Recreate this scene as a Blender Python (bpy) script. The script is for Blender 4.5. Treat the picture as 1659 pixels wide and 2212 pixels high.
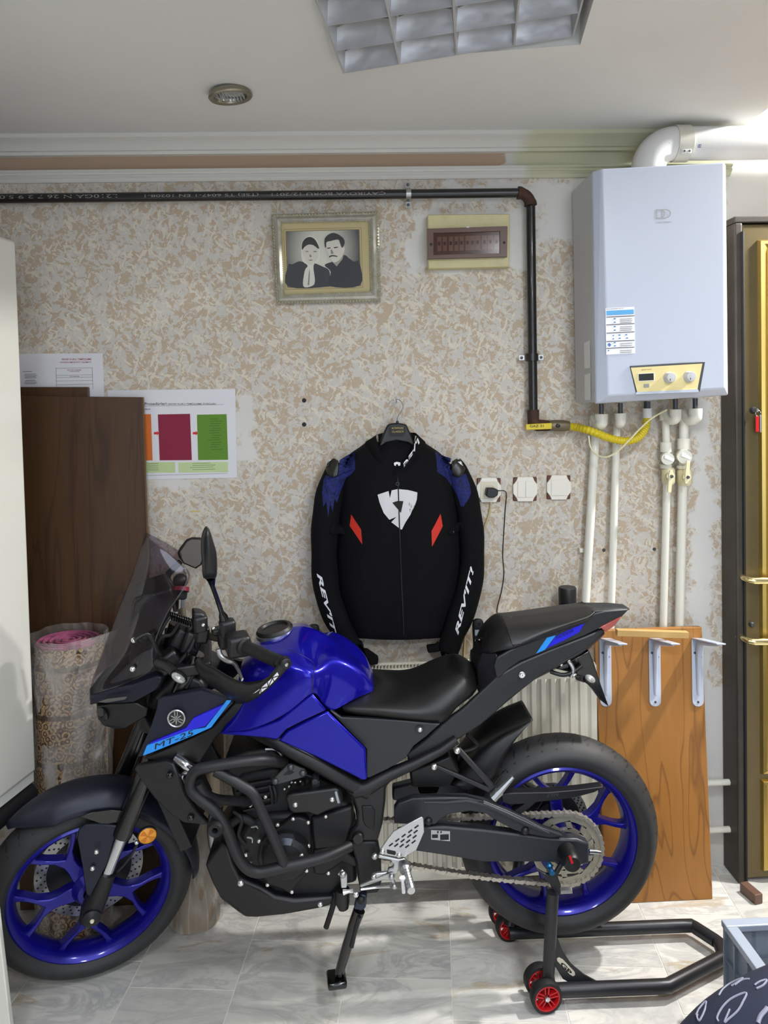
import bpy, bmesh, math, random
from mathutils import Vector, Matrix
from mathutils.bvhtree import BVHTree
random.seed(11)
sc = bpy.context.scene
C = sc.collection
for o in list(bpy.data.objects):
    bpy.data.objects.remove(o)
PI = math.pi

# ------------------------------------------------------------------ camera
FPX, PPX, PPY, EYE = 1650.0, 829.5, 927.0, 1.63
YAW, PITCH, ROLL = 0.04, math.atan(57 / 1650.0), 0.022
CAM_R = Matrix.Rotation(-YAW, 3, 'Z') @ Matrix.Rotation(PI / 2 - PITCH, 3, 'X') @ Matrix.Rotation(-ROLL, 3, 'Z')
CAM_P = Vector((0, 0, EYE))
cd = bpy.data.cameras.new('camera')
cam = bpy.data.objects.new('camera', cd)
C.objects.link(cam)
cam.matrix_world = Matrix.Translation(CAM_P) @ CAM_R.to_4x4()
cd.sensor_fit = 'AUTO'
cd.sensor_width = 36.0
cd.lens = FPX / 2212 * 36.0
cd.shift_y = -(1106 - PPY) / 2212
cd.clip_start = 0.02
sc.camera = cam

# ------------------------------------------------------------------ world, exposure
w = bpy.data.worlds.new('world')
sc.world = w
w.use_nodes = True
w.node_tree.nodes['Background'].inputs[0].default_value = (0.75, 0.8, 0.9, 1)
w.node_tree.nodes['Background'].inputs[1].default_value = 0.05
sc.view_settings.view_transform = 'Standard'
sc.view_settings.look = 'None'
sc.view_settings.gamma = 1.0
sc.view_settings.use_curve_mapping = False
sc.view_settings.exposure = 0.46
# ceiling lamps of the room (x, y, size x, size y, watts, colour), all lit but the louvred one in view
LAMPS = [(0.95, 0.75, 0.30, 0.30, 14, (0.90, 0.955, 1.0)),
         (-0.45, -0.25, 0.30, 0.30, 13, (0.92, 0.96, 1.0)),
         (1.10, -1.10, 0.30, 0.30, 27, (0.90, 0.955, 1.0))]
DOOR_LAMP = (2.26, 2.16, 2.765)
CEIL = 2.5
WALL = 2.55
for i, (x, y, sx, sy, wt, colr) in enumerate(LAMPS):
    ld = bpy.data.lights.new('ceiling_lamp_light', 'AREA')
    ld.shape = 'RECTANGLE'; ld.size = sx; ld.size_y = sy; ld.energy = wt; ld.color = colr
    lo = bpy.data.objects.new('ceiling_lamp_light', ld)
    lo.location = (x, y, CEIL - 0.03)
    C.objects.link(lo)
ld = bpy.data.lights.new('door_lamp_light', 'AREA'); ld.shape = 'DISK'; ld.size = .14; ld.energy = 84; ld.color = (1.0, .99, .97)
lo = bpy.data.objects.new('door_lamp_light', ld); lo.location = DOOR_LAMP; lo.rotation_euler = (0, math.radians(22), 0); C.objects.link(lo)
# fill light added for an unseen shop window behind the photographer
ld = bpy.data.lights.new('window_fill_light', 'AREA'); ld.shape = 'RECTANGLE'; ld.size = 2.6; ld.size_y = 1.7; ld.energy = 16; ld.color = (0.86, 0.93, 1.0)
lo = bpy.data.objects.new('window_fill_light', ld); lo.location = (0.55, -2.52, 1.35); lo.rotation_euler = (PI / 2, 0, 0); C.objects.link(lo)

# ------------------------------------------------------------------ pixel helpers: a point of the photo at a known distance
def ray(x, y):
    return CAM_R @ Vector(((x - PPX) / FPX, -(y - PPY) / FPX, -1.0))
def onz(x, y, z):
    d = ray(x, y); return CAM_P + d * ((z - EYE) / d.z)
def ony(x, y, Y):
    d = ray(x, y); return CAM_P + d * (Y / d.y)
KR = {1: (0, 1100, .38577), 2: (0, 1600, .38577), 3: (360, 1550, .36166), 4: (900, 1250, .36166), 5: (800, 1600, .38577),
      6: (400, 1280, .39783), 'J': (640, 850, .27127), 'G': (1200, 250, .29385), 'P': (1100, 850, .33695), 'Q': (1220, 1300, .41221),
      'L': (0, 740, .33755), 'W': (560, 380, .39783), 'U': (400, 0, .60277), 'S': (900, 1900, .45751), 'D': (1500, 1800, .18618),
      'M': (180, 1120, .18083), 'H': (300, 1300, .217), 'E': (480, 1580, .18083), 'F': (680, 1680, .18083), 'X': (1140, 1780, .12055),
      'V': (580, 450, .15672), 'R': (0, 1340, .19289), 'O': (980, 1020, .18983)}
def px(k, p):
    a, b, s = KR[k]; return (a + p[0] * s, b + p[1] * s)
def at(k, x, y, Y):
    q = px(k, (x, y)); return ony(q[0], q[1], Y)

# ------------------------------------------------------------------ mesh helpers
def cr(pts, n, closed=False):
    """Catmull-Rom through pts, n samples (any dimension)."""
    pts = [Vector(p) for p in pts]; m = len(pts); out = []
    segs = m if closed else m - 1
    for i in range(n):
        t = i / (n if closed else n - 1) * segs
        k = min(int(t), segs - 1); f = t - k
        if closed:
            p0, p1, p2, p3 = pts[(k - 1) % m], pts[k % m], pts[(k + 1) % m], pts[(k + 2) % m]
        else:
            p0, p1, p2, p3 = pts[max(k - 1, 0)], pts[k], pts[k + 1], pts[min(k + 2, m - 1)]
        out.append(0.5 * ((2 * p1) + (p2 - p0) * f + (2 * p0 - 5 * p1 + 4 * p2 - p3) * f * f + (3 * p1 - p0 - 3 * p2 + p3) * f * f * f))
    return out
def lin(pts, n):
    pts = [Vector(p) for p in pts]; m = len(pts) - 1; out = []
    for i in range(n):
        t = i / (n - 1) * m; k = min(int(t), m - 1)
        out.append(pts[k].lerp(pts[k + 1], t - k))
    return out

class MB:
    def __init__(s): s.v = []; s.f = []; s.mi = []; s.cur = 0
    def add(s, vs, fs):
        o = len(s.v); s.v += [Vector(p) for p in vs]; s.f += [tuple(i + o for i in f) for f in fs]; s.mi += [s.cur] * len(fs); return s
    def box(s, c, d, rot=None):
        h = Vector(d) / 2; c = Vector(c); vs = []
        for x in (-1, 1):
            for y in (-1, 1):
                for z in (-1, 1):
                    p = Vector((x * h.x, y * h.y, z * h.z)); vs.append(c + (rot @ p if rot else p))
        return s.add(vs, [(0, 1, 3, 2), (4, 6, 7, 5), (0, 4, 5, 1), (2, 3, 7, 6), (0, 2, 6, 4), (1, 5, 7, 3)])
    def tube(s, pts, r, seg=10, caps=True, flat=1.0, up=None):
        pts = [Vector(p) for p in pts]; n = len(pts)
        rs = r if isinstance(r, (list, tuple)) else [r] * n
        if len(rs) != n:
            q = len(rs) - 1; rs = [rs[min(int(i / (n - 1) * q), q - 1)] * (1 - (i / (n - 1) * q - min(int(i / (n - 1) * q), q - 1))) + rs[min(int(i / (n - 1) * q), q - 1) + 1] * (i / (n - 1) * q - min(int(i / (n - 1) * q), q - 1)) for i in range(n)]
        t0 = (pts[1] - pts[0]).normalized()
        a = up if up else (Vector((0, 0, 1)) if abs(t0.z) < .9 else Vector((1, 0, 0)))
        nrm = (a - t0 * a.dot(t0)).normalized(); rings = []
        for i, p in enumerate(pts):
            t = (pts[min(i + 1, n - 1)] - pts[max(i - 1, 0)]).normalized()
            nrm = (nrm - t * nrm.dot(t)).normalized(); b = t.cross(nrm)
            rings.append([p + (nrm * math.cos(2 * PI * k / seg) + b * math.sin(2 * PI * k / seg) * flat) * rs[i] for k in range(seg)])
        return s.loft(rings, caps)
    def loft(s, rings, caps=True, closed=False):
        n = len(rings[0]); vs = [p for r in rings for p in r]; fs = []
        m = len(rings); q = m if closed else m - 1
        for i in range(q):
            for k in range(n):
                fs.append((i * n + k, i * n + (k + 1) % n, ((i + 1) % m) * n + (k + 1) % n, ((i + 1) % m) * n + k))
        if caps and not closed:
            fs.append(tuple(range(n - 1, -1, -1))); fs.append(tuple((m - 1) * n + k for k in range(n)))
        return s.add(vs, fs)
    def lathe(s, prof, o, ax, seg=32, closed=False, a0=0, a1=2 * PI, ref=None):
        o = Vector(o); ax = Vector(ax).normalized()
        r0 = ref if ref else (Vector((0, 0, 1)) if abs(ax.z) < .9 else Vector((1, 0, 0)))
        e1 = (r0 - ax * r0.dot(ax)).normalized(); e2 = ax.cross(e1); full = abs(a1 - a0 - 2 * PI) < 1e-6; rings = []
        for k in range(seg if full else seg + 1):
            a = a0 + (a1 - a0) * k / seg; d = e1 * math.cos(a) + e2 * math.sin(a)
            rings.append([o + d * r + ax * h for r, h in prof])
        n = len(prof); m = len(rings); vs = [p for r in rings for p in r]; fs = []
        for i in range(m if full else m - 1):
            j = (i + 1) % m
            for k in range(n if closed else n - 1):
                fs.append((i * n + k, j * n + k, j * n + (k + 1) % n, i * n + (k + 1) % n))
        return s.add(vs, fs)
    def prism(s, pts, vec):
        n = len(pts); vec = Vector(vec); pts = [Vector(p) for p in pts]
        vs = pts + [p + vec for p in pts]
        return s.add(vs, [tuple(range(n - 1, -1, -1)), tuple(range(n, 2 * n))] + [(k, (k + 1) % n, n + (k + 1) % n, n + k) for k in range(n)])
    def grid(s, rows):
        n = len(rows[0]); m = len(rows)
        return s.add([p for r in rows for p in r], [(i * n + k, i * n + k + 1, (i + 1) * n + k + 1, (i + 1) * n + k) for i in range(m - 1) for k in range(n - 1)])
    def shell(s, rows, off):
        """a grid thickened by the vectors off (one vector, or rows of vectors), closed all round"""
        n = len(rows[0]); m = len(rows); A = [p for r in rows for p in r]
        O = [Vector(off)] * (n * m) if isinstance(off, (Vector, tuple)) else [q for r in off for q in r]
        B = [Vector(p) + q for p, q in zip(A, O)]; N = n * m
        fs = [(i * n + k, i * n + k + 1, (i + 1) * n + k + 1, (i + 1) * n + k) for i in range(m - 1) for k in range(n - 1)]
        fs += [tuple(N + q for q in reversed(f)) for f in fs]
        rim = [k for k in range(n)] + [i * n + n - 1 for i in range(1, m)] + [(m - 1) * n + k for k in range(n - 2, -1, -1)] + [i * n for i in range(m - 2, 0, -1)]
        fs += [(rim[(q + 1) % len(rim)], rim[q], N + rim[q], N + rim[(q + 1) % len(rim)]) for q in range(len(rim))]
        return s.add(A + B, fs)
    def ball(s, c, r, seg=12, sc3=(1, 1, 1), rot=None):
        prof = [(max(1e-5, math.sin(PI * i / (seg // 2))) , math.cos(PI * i / (seg // 2))) for i in range(seg // 2 + 1)]; rings = []
        for a, h in prof:
            ring = []
            for k in range(seg):
                p = Vector((a * math.cos(2 * PI * k / seg) * sc3[0], a * math.sin(2 * PI * k / seg) * sc3[1], h * sc3[2])) * r
                ring.append(Vector(c) + (rot @ p if rot else p))
            rings.append(ring)
        return s.loft(rings, True)
    def build(s, name, m, parent=None, smooth=40, bevel=0, bseg=2, sub=0, solid=0, loc=None, fix=True):
        me = bpy.data.meshes.new(name)
        if parent is not None:
            o0 = Vector(); q = parent
            while q is not None: o0 += q.location; q = q.parent
        elif loc is not None: o0 = Vector(loc)
        else:
            xs = [p.x for p in s.v]; ys = [p.y for p in s.v]; zs = [p.z for p in s.v]
            o0 = Vector(((min(xs) + max(xs)) / 2, (min(ys) + max(ys)) / 2, min(zs)))
        me.from_pydata([tuple(p - o0) for p in s.v], [], s.f)
        if fix:
            bm = bmesh.new(); bm.from_mesh(me); bmesh.ops.recalc_face_normals(bm, faces=bm.faces); bm.to_mesh(me); bm.free()
        ms = m if isinstance(m, (list, tuple)) else [m]
        for q in ms: me.materials.append(q)
        if len(ms) > 1:
            for p, i in zip(me.polygons, s.mi): p.material_index = i
        if smooth:
            me.polygons.foreach_set('use_smooth', [True] * len(me.polygons)); me.set_sharp_from_angle(angle=math.radians(smooth))
        me.update()
        o = bpy.data.objects.new(name, me); C.objects.link(o)
        if parent is not None: o.parent = parent
        else: o.location = o0
        if bevel:
            b = o.modifiers.new('bevel', 'BEVEL'); b.width = bevel; b.segments = bseg; b.limit_method = 'ANGLE'; b.angle_limit = math.radians(35); b.harden_normals = False
        if solid:
            b = o.modifiers.new('solid', 'SOLIDIFY'); b.thickness = solid; b.offset = 0
        if sub:
            b = o.modifiers.new('sub', 'SUBSURF'); b.levels = sub; b.render_levels = sub
        return o

def tag(o, label, cat, group=None):
    o['label'] = label; o['category'] = cat
    if group: o['group'] = group
    return o
def thing(name, loc, label, cat, group=None):
    o = bpy.data.objects.new(name, None); C.objects.link(o); o.location = loc
    o.empty_display_size = 0.1
    return tag(o, label, cat, group)
def struct(o):
    o['kind'] = 'structure'; return o
def part(o, label):
    o['label'] = label; return o
def lcopy(o, parent, delta):
    """copy of a part, moved by delta within its thing, sharing its mesh"""
    c = o.copy(); C.objects.link(c); c.parent = parent; c.location = o.location + Vector(delta); return c

def text_verts(s, shear=0.0, bold=0.0):
    cu = bpy.data.curves.new('t', 'FONT'); cu.body = s; cu.size = 1.0; cu.shear = shear; cu.offset = bold; cu.resolution_u = 3
    ob = bpy.data.objects.new('t', cu); me = bpy.data.meshes.new_from_object(ob)
    vs = [v.co.copy() for v in me.vertices]; fs = [tuple(p.vertices) for p in me.polygons]
    bpy.data.objects.remove(ob); bpy.data.curves.remove(cu); bpy.data.meshes.remove(me)
    return vs, fs
def text(mb, s, p0, p1, h, up, shear=0.0, bold=0.012, fit=None):
    """flat letters along p0->p1 (full width), height h along up; fit(point)->point lays them on a surface"""
    vs, fs = text_verts(s, shear, bold)
    if not vs: return mb
    x0 = min(v.x for v in vs); x1 = max(v.x for v in vs); y0 = min(v.y for v in vs); y1 = max(v.y for v in vs)
    p0 = Vector(p0); d = Vector(p1) - p0; up = Vector(up).normalized(); out = []
    for v in vs:
        q = p0 + d * ((v.x - x0) / (x1 - x0)) + up * ((v.y - y0) / (y1 - y0) * h)
        out.append(fit(q) if fit else q)
    return mb.add(out, fs)

def bvh_of(objs):
    vs = []; fs = []
    for o in objs:
        off = Vector(); q = o
        while q is not None: off += q.location; q = q.parent
        k = len(vs); vs += [v.co + off for v in o.data.vertices]; fs += [tuple(i + k for i in p.vertices) for p in o.data.polygons]
    return BVHTree.FromPolygons(vs, fs)
def snap(bvh, p, d=(0, 1, 0), off=0.0015):
    d = Vector(d).normalized()
    h = bvh.ray_cast(Vector(p) - d * 1.0, d)
    return h[0] - d * off if h[0] is not None else Vector(p)
def decal(outline, bvh, d=(0, 1, 0), off=0.0015, cuts=2, holes=None):
    """a flat print laid over a curved surface: outline (3D points) subdivided and dropped along d"""
    bm = bmesh.new(); vs = [bm.verts.new(Vector(p)) for p in outline]; bm.faces.new(vs)
    bmesh.ops.triangulate(bm, faces=bm.faces[:])
    for _ in range(cuts):
        bmesh.ops.subdivide_edges(bm, edges=bm.edges[:], cuts=1, use_grid_fill=True)
        bmesh.ops.triangulate(bm, faces=bm.faces[:])
    bm.verts.index_update()
    mb = MB(); mb.add([snap(bvh, v.co, d, off) for v in bm.verts], [tuple(v.index for v in f.verts) for f in bm.faces]); bm.free()
    return mb

# ------------------------------------------------------------------ materials
def lin1(c):
    c /= 255.0
    return c / 12.92 if c <= .04045 else ((c + .055) / 1.055) ** 2.4
def rgb(t): return (lin1(t[0]), lin1(t[1]), lin1(t[2]), 1.0)
class NT:
    """tiny node-graph helper"""
    def __init__(s, name):
        s.m = bpy.data.materials.new(name); s.m.use_nodes = True; s.t = s.m.node_tree; s.b = s.t.nodes['Principled BSDF']; s.o = s.t.nodes['Material Output']
    def n(s, kind, **kw):
        nd = s.t.nodes.new(kind)
        for k, v in kw.items():
            if hasattr(nd, k): setattr(nd, k, v)
            else: nd.inputs[k.replace('_', ' ').title() if k.replace('_', ' ').title() in nd.inputs else k].default_value = v
        return nd
    def l(s, a, b): s.t.links.new(a, b)
    def coord(s, kind='Object', scale=(1, 1, 1), rot=(0, 0, 0), loc=(0, 0, 0)):
        tc = s.t.nodes.new('ShaderNodeTexCoord'); mp = s.t.nodes.new('ShaderNodeMapping')
        mp.inputs['Scale'].default_value = scale; mp.inputs['Rotation'].default_value = rot; mp.inputs['Location'].default_value = loc
        s.l(tc.outputs[kind], mp.inputs[0]); return mp.outputs[0]
    def noise(s, vec, scale, detail=4, rough=.5, dist=0):
        nd = s.t.nodes.new('ShaderNodeTexNoise'); nd.inputs['Scale'].default_value = scale; nd.inputs['Detail'].default_value = detail
        nd.inputs['Roughness'].default_value = rough; nd.inputs['Distortion'].default_value = dist
        if vec is not None: s.l(vec, nd.inputs['Vector'])
        return nd.outputs['Fac']
    def ramp(s, fac, stops, interp='LINEAR'):
        nd = s.t.nodes.new('ShaderNodeValToRGB'); nd.color_ramp.interpolation = interp; e = nd.color_ramp.elements
        while len(e) < len(stops): e.new(0.5)
        for i, (p, c) in enumerate(stops): e[i].position = p; e[i].color = c if len(c) == 4 else rgb(c)
        s.l(fac, nd.inputs[0]); return nd.outputs[0]
    def mix(s, fac, a, b, mode='MIX'):
        nd = s.t.nodes.new('ShaderNodeMix'); nd.data_type = 'RGBA'; nd.blend_type = mode
        for sock, val in ((nd.inputs[0], fac), (nd.inputs[6], a), (nd.inputs[7], b)):
            if isinstance(val, (int, float)): sock.default_value = val
            elif isinstance(val, tuple): sock.default_value = val if len(val) == 4 else rgb(val)
            else: s.l(val, sock)
        return nd.outputs[2]
    def math(s, op, a, b=None, clamp=False):
        nd = s.t.nodes.new('ShaderNodeMath'); nd.operation = op; nd.use_clamp = clamp
        for i, val in enumerate((a, b)):
            if val is None: continue
            if isinstance(val, (int, float)): nd.inputs[i].default_value = val
            else: s.l(val, nd.inputs[i])
        return nd.outputs[0]
    def bump(s, h, strength=.3, dist=.002):
        nd = s.t.nodes.new('ShaderNodeBump'); nd.inputs['Strength'].default_value = strength; nd.inputs['Distance'].default_value = dist
        s.l(h, nd.inputs['Height']); s.l(nd.outputs[0], s.b.inputs['Normal'])
    def set(s, **kw):
        for k, v in kw.items():
            k = k.replace('_', ' ')
            if isinstance(v, (int, float)) or isinstance(v, tuple): s.b.inputs[k].default_value = v
            else: s.l(v, s.b.inputs[k])
        return s
def mat(name, col_, rough=.5, metal=0.0, coat=0.0, var=None, bump=None, spec=.5, sheen=0, emit=None):
    t = NT(name); t.set(Roughness=rough, Metallic=metal); t.b.inputs['Specular IOR Level'].default_value = spec
    if coat: t.set(Coat_Weight=coat, Coat_Roughness=.06)
    if sheen: t.b.inputs['Sheen Weight'].default_value = sheen
    if var:   # (scale, second colour, contrast)
        f = t.noise(t.coord(), var[0], 5, .6)
        f = t.ramp(f, [(.5 - var[2], (0, 0, 0)), (.5 + var[2], (255, 255, 255))])
        t.l(t.mix(f, rgb(col_), rgb(var[1])), t.b.inputs['Base Color'])
    else: t.b.inputs['Base Color'].default_value = rgb(col_)
    if bump: t.bump(t.noise(t.coord(), bump[0], 3, .5), bump[1], bump[2])
    if emit: t.b.inputs['Emission Color'].default_value = rgb(emit[0]); t.b.inputs['Emission Strength'].default_value = emit[1]
    return t.m

M = {}
M['white_plaster'] = mat('white_plaster', (214, 213, 208), .9, var=(3, (206, 205, 199), .2), bump=(60, .08, .002))
M['far_wall'] = mat('far_wall_paint', (132, 128, 122), .85, var=(3, (112, 106, 100), .2))
M['ceiling'] = mat('ceiling_paint', (224, 224, 221), .85, var=(2.2, (216, 216, 213), .25), bump=(25, .06, .003))
M['cream'] = mat('cream_plastic', (222, 214, 190), .4)
M['switch_white'] = mat('switch_white', (232, 228, 216), .32)
M['brown_plastic'] = mat('brown_plastic', (92, 48, 30), .35)
M['black_plastic'] = mat('black_plastic', (17, 17, 19), .45, bump=(900, .05, .0005))
M['black_gloss'] = mat('black_gloss', (10, 10, 12), .18, coat=.4)
M['black_metal'] = mat('black_metal', (20, 20, 23), .45, .1, bump=(500, .05, .0005))
M['black_tube'] = mat('black_tube', (27, 27, 30), .5, .1, bump=(400, .08, .0005))
M['grey_metal'] = mat('grey_metal', (84, 88, 92), .4, .6)
M['engine'] = mat('engine_black', (21, 21, 23), .52, .2, bump=(300, .06, .0008))
M['matte_navy'] = mat('matte_navy', (26, 29, 44), .42, .3, bump=(1500, .03, .0003))
M['spar'] = mat('tail_grey', (42, 44, 47), .45, .25, bump=(1500, .03, .0003))
M['swing'] = mat('swingarm_grey', (42, 44, 50), .44, .3, bump=(900, .05, .0004))
M['blue_paint'] = mat('blue_paint', (16, 12, 150), .28, .5, coat=.6, spec=.25)
M['blue_paint'].node_tree.nodes['Principled BSDF'].inputs['Coat IOR'].default_value = 1.36
M['blue_rim'] = mat('blue_rim', (18, 14, 138), .36, .4, coat=.4)
M['blue_sticker'] = mat('blue_sticker', (26, 20, 208), .4)
M['sky_sticker'] = mat('sky_sticker', (32, 142, 232), .45)
M['rubber'] = mat('tyre_rubber', (36, 36, 37), .6, var=(14, (43, 43, 43), .2), bump=(220, .08, .001))
M['rubber_soft'] = mat('rubber_soft', (16, 16, 17), .65)
M['seat'] = mat('seat_vinyl', (14, 14, 15), .45, bump=(900, .12, .0006))
M['chrome'] = mat('chrome', (200, 203, 208), .18, 1.0)
M['alu'] = mat('aluminium', (188, 190, 192), .34, .95, bump=(400, .05, .0003))
M['silver'] = mat('silver_bolt', (225, 225, 225), .25, .9)
M['steel'] = mat('steel_disc', (170, 170, 168), .35, .9)
M['chain'] = mat('chain_steel', (176, 170, 160), .4, .7)
M['sprocket'] = mat('sprocket', (182, 178, 162), .42, .75)
M['amber'] = mat('amber_lens', (238, 156, 16), .25, coat=.6)
M['red_lens'] = mat('red_lens', (150, 60, 52), .25, coat=.6)
M['red_plastic'] = mat('red_plastic', (190, 22, 30), .4)
M['clear_lens'] = mat('clear_lens', (178, 180, 178), .2, .4, coat=.6)
M['print_white'] = mat('print_white', (236, 236, 238), .6)
M['print_black'] = mat('print_black', (14, 14, 16), .6)
M['pipe_white'] = mat('pipe_white', (226, 224, 212), .38)
M['pipe_ivory'] = mat('pipe_ivory', (224, 216, 178), .38)
M['yellow'] = mat('gas_yellow', (214, 192, 30), .42)
M['gold'] = mat('gold_anodised', (190, 164, 92), .3, .85, bump=(300, .04, .0004))
M['gold_bright'] = mat('gold_bar', (222, 205, 150), .16, .95)
M['olive_metal'] = mat('olive_metal', (112, 99, 66), .42, .45, var=(4, (98, 86, 58), .2), bump=(80, .05, .001))
M['dark_frame'] = mat('dark_frame', (62, 57, 52), .5, .3, var=(10, (74, 68, 60), .2))
M['paper'] = mat('paper', (222, 221, 226), .75)
M['ink_red'] = mat('ink_red', (150, 34, 44), .75)
M['ink_dark'] = mat('ink_dark', (70, 68, 76), .75)
M['boiler'] = mat('boiler_white', (190, 197, 212), .32, coat=.2, bump=(700, .03, .0004))
M['boiler_side'] = mat('boiler_side', (196, 197, 198), .45)
M['rad'] = mat('radiator_white', (226, 221, 204), .4)
M['blue_crate'] = None

# ------------------------------------------------------------------ surface materials
def m_wallpaper():
    t = NT('wallpaper'); v = t.coord('Object')
    nz = t.t.nodes.new('ShaderNodeTexNoise'); nz.inputs['Scale'].default_value = 42; nz.inputs['Detail'].default_value = 2; t.l(v, nz.inputs['Vector'])
    vm = t.t.nodes.new('ShaderNodeVectorMath'); vm.operation = 'MULTIPLY_ADD'; t.l(nz.outputs['Color'], vm.inputs[0]); vm.inputs[1].default_value = (.026, .026, .026); t.l(v, vm.inputs[2])
    def shards(rot, scale, lx, lz, off):
        mp = t.t.nodes.new('ShaderNodeMapping'); mp.vector_type = 'POINT'; mp.inputs['Rotation'].default_value = (0, rot, 0); mp.inputs['Location'].default_value = (off, 0, off * .7); t.l(vm.outputs[0], mp.inputs[0])
        m2 = t.t.nodes.new('ShaderNodeMapping'); m2.inputs['Scale'].default_value = (lx, 1, lz); t.l(mp.outputs[0], m2.inputs[0])
        n = t.t.nodes.new('ShaderNodeTexVoronoi'); n.inputs['Scale'].default_value = scale; t.l(m2.outputs[0], n.inputs['Vector'])
        e = t.t.nodes.new('ShaderNodeTexVoronoi'); e.feature = 'DISTANCE_TO_EDGE'; e.inputs['Scale'].default_value = scale; t.l(m2.outputs[0], e.inputs['Vector'])
        sp = t.t.nodes.new('ShaderNodeSeparateColor'); t.l(n.outputs['Color'], sp.inputs[0]); return sp.outputs[0], e.outputs['Distance']
    big = t.math('MULTIPLY', t.math('SUBTRACT', t.noise(v, 10, 2), .5), .6)
    base = t.mix(t.noise(v, 3.0, 2), (206, 201, 193), (197, 191, 182))
    c = base
    for rot, scale, lx, lz, off, th, kind in ((.7, 66, 1, .5, 0, .50, 0), (-.6, 76, 1, .42, 3, .58, 0), (1.35, 84, 1, .4, 6, .64, 0), (.25, 92, 1, .32, 9, .74, 1), (-1.1, 104, 1, .3, 12, .76, 1), (.95, 130, 1, .2, 15, .86, 2), (-.4, 140, 1, .2, 18, .87, 2)):
        r_, e_ = shards(rot, scale, lx, lz, off)
        k = t.math('MULTIPLY', t.math('GREATER_THAN', t.math('ADD', r_, big) if kind == 0 else r_, th), t.math('GREATER_THAN', e_, .035))
        c = t.mix(k, c, [t.mix(t.noise(v, 9.0, 2), (185, 166, 143), (192, 174, 152)), base, (214, 206, 190)][kind])
    # bare plaster where the paper is gone: around the fuse box, beside the gas pipe, behind the boiler pipes, over the door
    sx = t.t.nodes.new('ShaderNodeSeparateXYZ'); t.l(v, sx.inputs[0])
    rag = t.math('MULTIPLY', t.math('SUBTRACT', t.noise(v, 11, 5, .65), .5), .20)
    tot = None
    for (a, b, c2, d) in [(872, 452, 1150, 590), (930, 388, 1300, 445), (1155, 410, 1300, 528), (1478, 1100, 1548, 1500), (1490, 860, 1552, 1960), (1560, 300, 1800, 520), (310, 1030, 420, 1060), (500, 840, 560, 1010), (1480, 1480, 1600, 1990)]:
        p = ony(a, b, WALL); q = ony(c2, d, WALL)
        mm = t.math('MINIMUM', t.math('MINIMUM', t.math('SUBTRACT', sx.outputs[0], p.x), t.math('SUBTRACT', q.x, sx.outputs[0])),
                    t.math('MINIMUM', t.math('SUBTRACT', p.z, sx.outputs[2]), t.math('SUBTRACT', sx.outputs[2], q.z)))
        k = t.math('MULTIPLY_ADD' if False else 'ADD', mm, t.math('ADD', rag, -.005)); k = t.math('MULTIPLY', k, 60, True)
        tot = k if tot is None else t.math('MAXIMUM', tot, k)
    c = t.mix(tot, c, t.mix(t.noise(v, 6, 5, .6), (206, 204, 200), (222, 219, 213)))
    t.set(Base_Color=c, Roughness=.75); t.bump(t.noise(v, 90, 4), .12, .002); return t.m
def m_marble():
    t = NT('marble'); tc = t.t.nodes.new('ShaderNodeTexCoord'); oi = t.t.nodes.new('ShaderNodeObjectInfo')
    cx = t.t.nodes.new('ShaderNodeCombineXYZ'); t.l(t.math('MULTIPLY', oi.outputs['Random'], 37.0), cx.inputs[0]); t.l(t.math('MULTIPLY', oi.outputs['Random'], 91.0), cx.inputs[1])
    va = t.t.nodes.new('ShaderNodeVectorMath'); va.operation = 'ADD'; t.l(tc.outputs['Object'], va.inputs[0]); t.l(cx.outputs[0], va.inputs[1])
    mp = t.t.nodes.new('ShaderNodeMapping'); mp.inputs['Rotation'].default_value = (0, 0, .5); mp.inputs['Scale'].default_value = (1, 2.6, 1); t.l(va.outputs[0], mp.inputs[0]); v = mp.outputs[0]
    b = t.ramp(t.noise(v, 2.2, 6, .6, .8), [(.28, (196, 195, 193)), (.5, (221, 218, 210)), (.72, (232, 229, 222))])
    n = t.noise(v, 3.2, 7, .62, 1.6); vein = t.math('SUBTRACT', 1.0, t.math('MULTIPLY', t.math('ABSOLUTE', t.math('SUBTRACT', n, .5)), 13.0), True)
    vein = t.math('MULTIPLY', vein, t.noise(v, 2.0, 2))
    b = t.mix(t.math('MULTIPLY', vein, .75), b, (150, 150, 152))
    n = t.noise(v, 2.1, 6, .6, 2.2); oc = t.ramp(n, [(.60, (0, 0, 0)), (.67, (255, 255, 255)), (.74, (0, 0, 0))])
    b = t.mix(t.math('MULTIPLY', oc, .55), b, (176, 152, 108))
    tone = t.math('ADD', .86, t.math('MULTIPLY', oi.outputs['Random'], .16)); cc = t.t.nodes.new('ShaderNodeCombineColor')
    for i in range(3): t.l(tone, cc.inputs[i])
    b = t.mix(1.0, b, cc.outputs[0], 'MULTIPLY')
    t.set(Base_Color=b, Roughness=.2); t.b.inputs['Specular IOR Level'].default_value = .45; return t.m
def m_wood(name, c1, c2, c3, scale, ring, rough=.4, coat=.2, along=2):
    t = NT(name); s = [scale, scale, scale]; s[along] = scale * .09
    v = t.coord('Object', scale=tuple(s))
    n = t.noise(v, 1.0, 3, .5, .6)
    r = t.math('FRACT', t.math('MULTIPLY', n, ring)); line = t.ramp(r, [(.0, (0, 0, 0)), (.8, (40, 40, 40)), (.93, (230, 230, 230)), (1.0, (0, 0, 0))])
    s2 = [scale * 14] * 3; s2[along] = scale * .6
    g = t.noise(t.coord('Object', scale=tuple(s2)), 1.0, 4, .6)
    c = t.mix(g, c1, c2); c = t.mix(t.math('MULTIPLY', line, .75), c, c3)
    t.set(Base_Color=c, Roughness=rough, Coat_Weight=coat, Coat_Roughness=.2); t.bump(g, .08, .0008); return t.m
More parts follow.
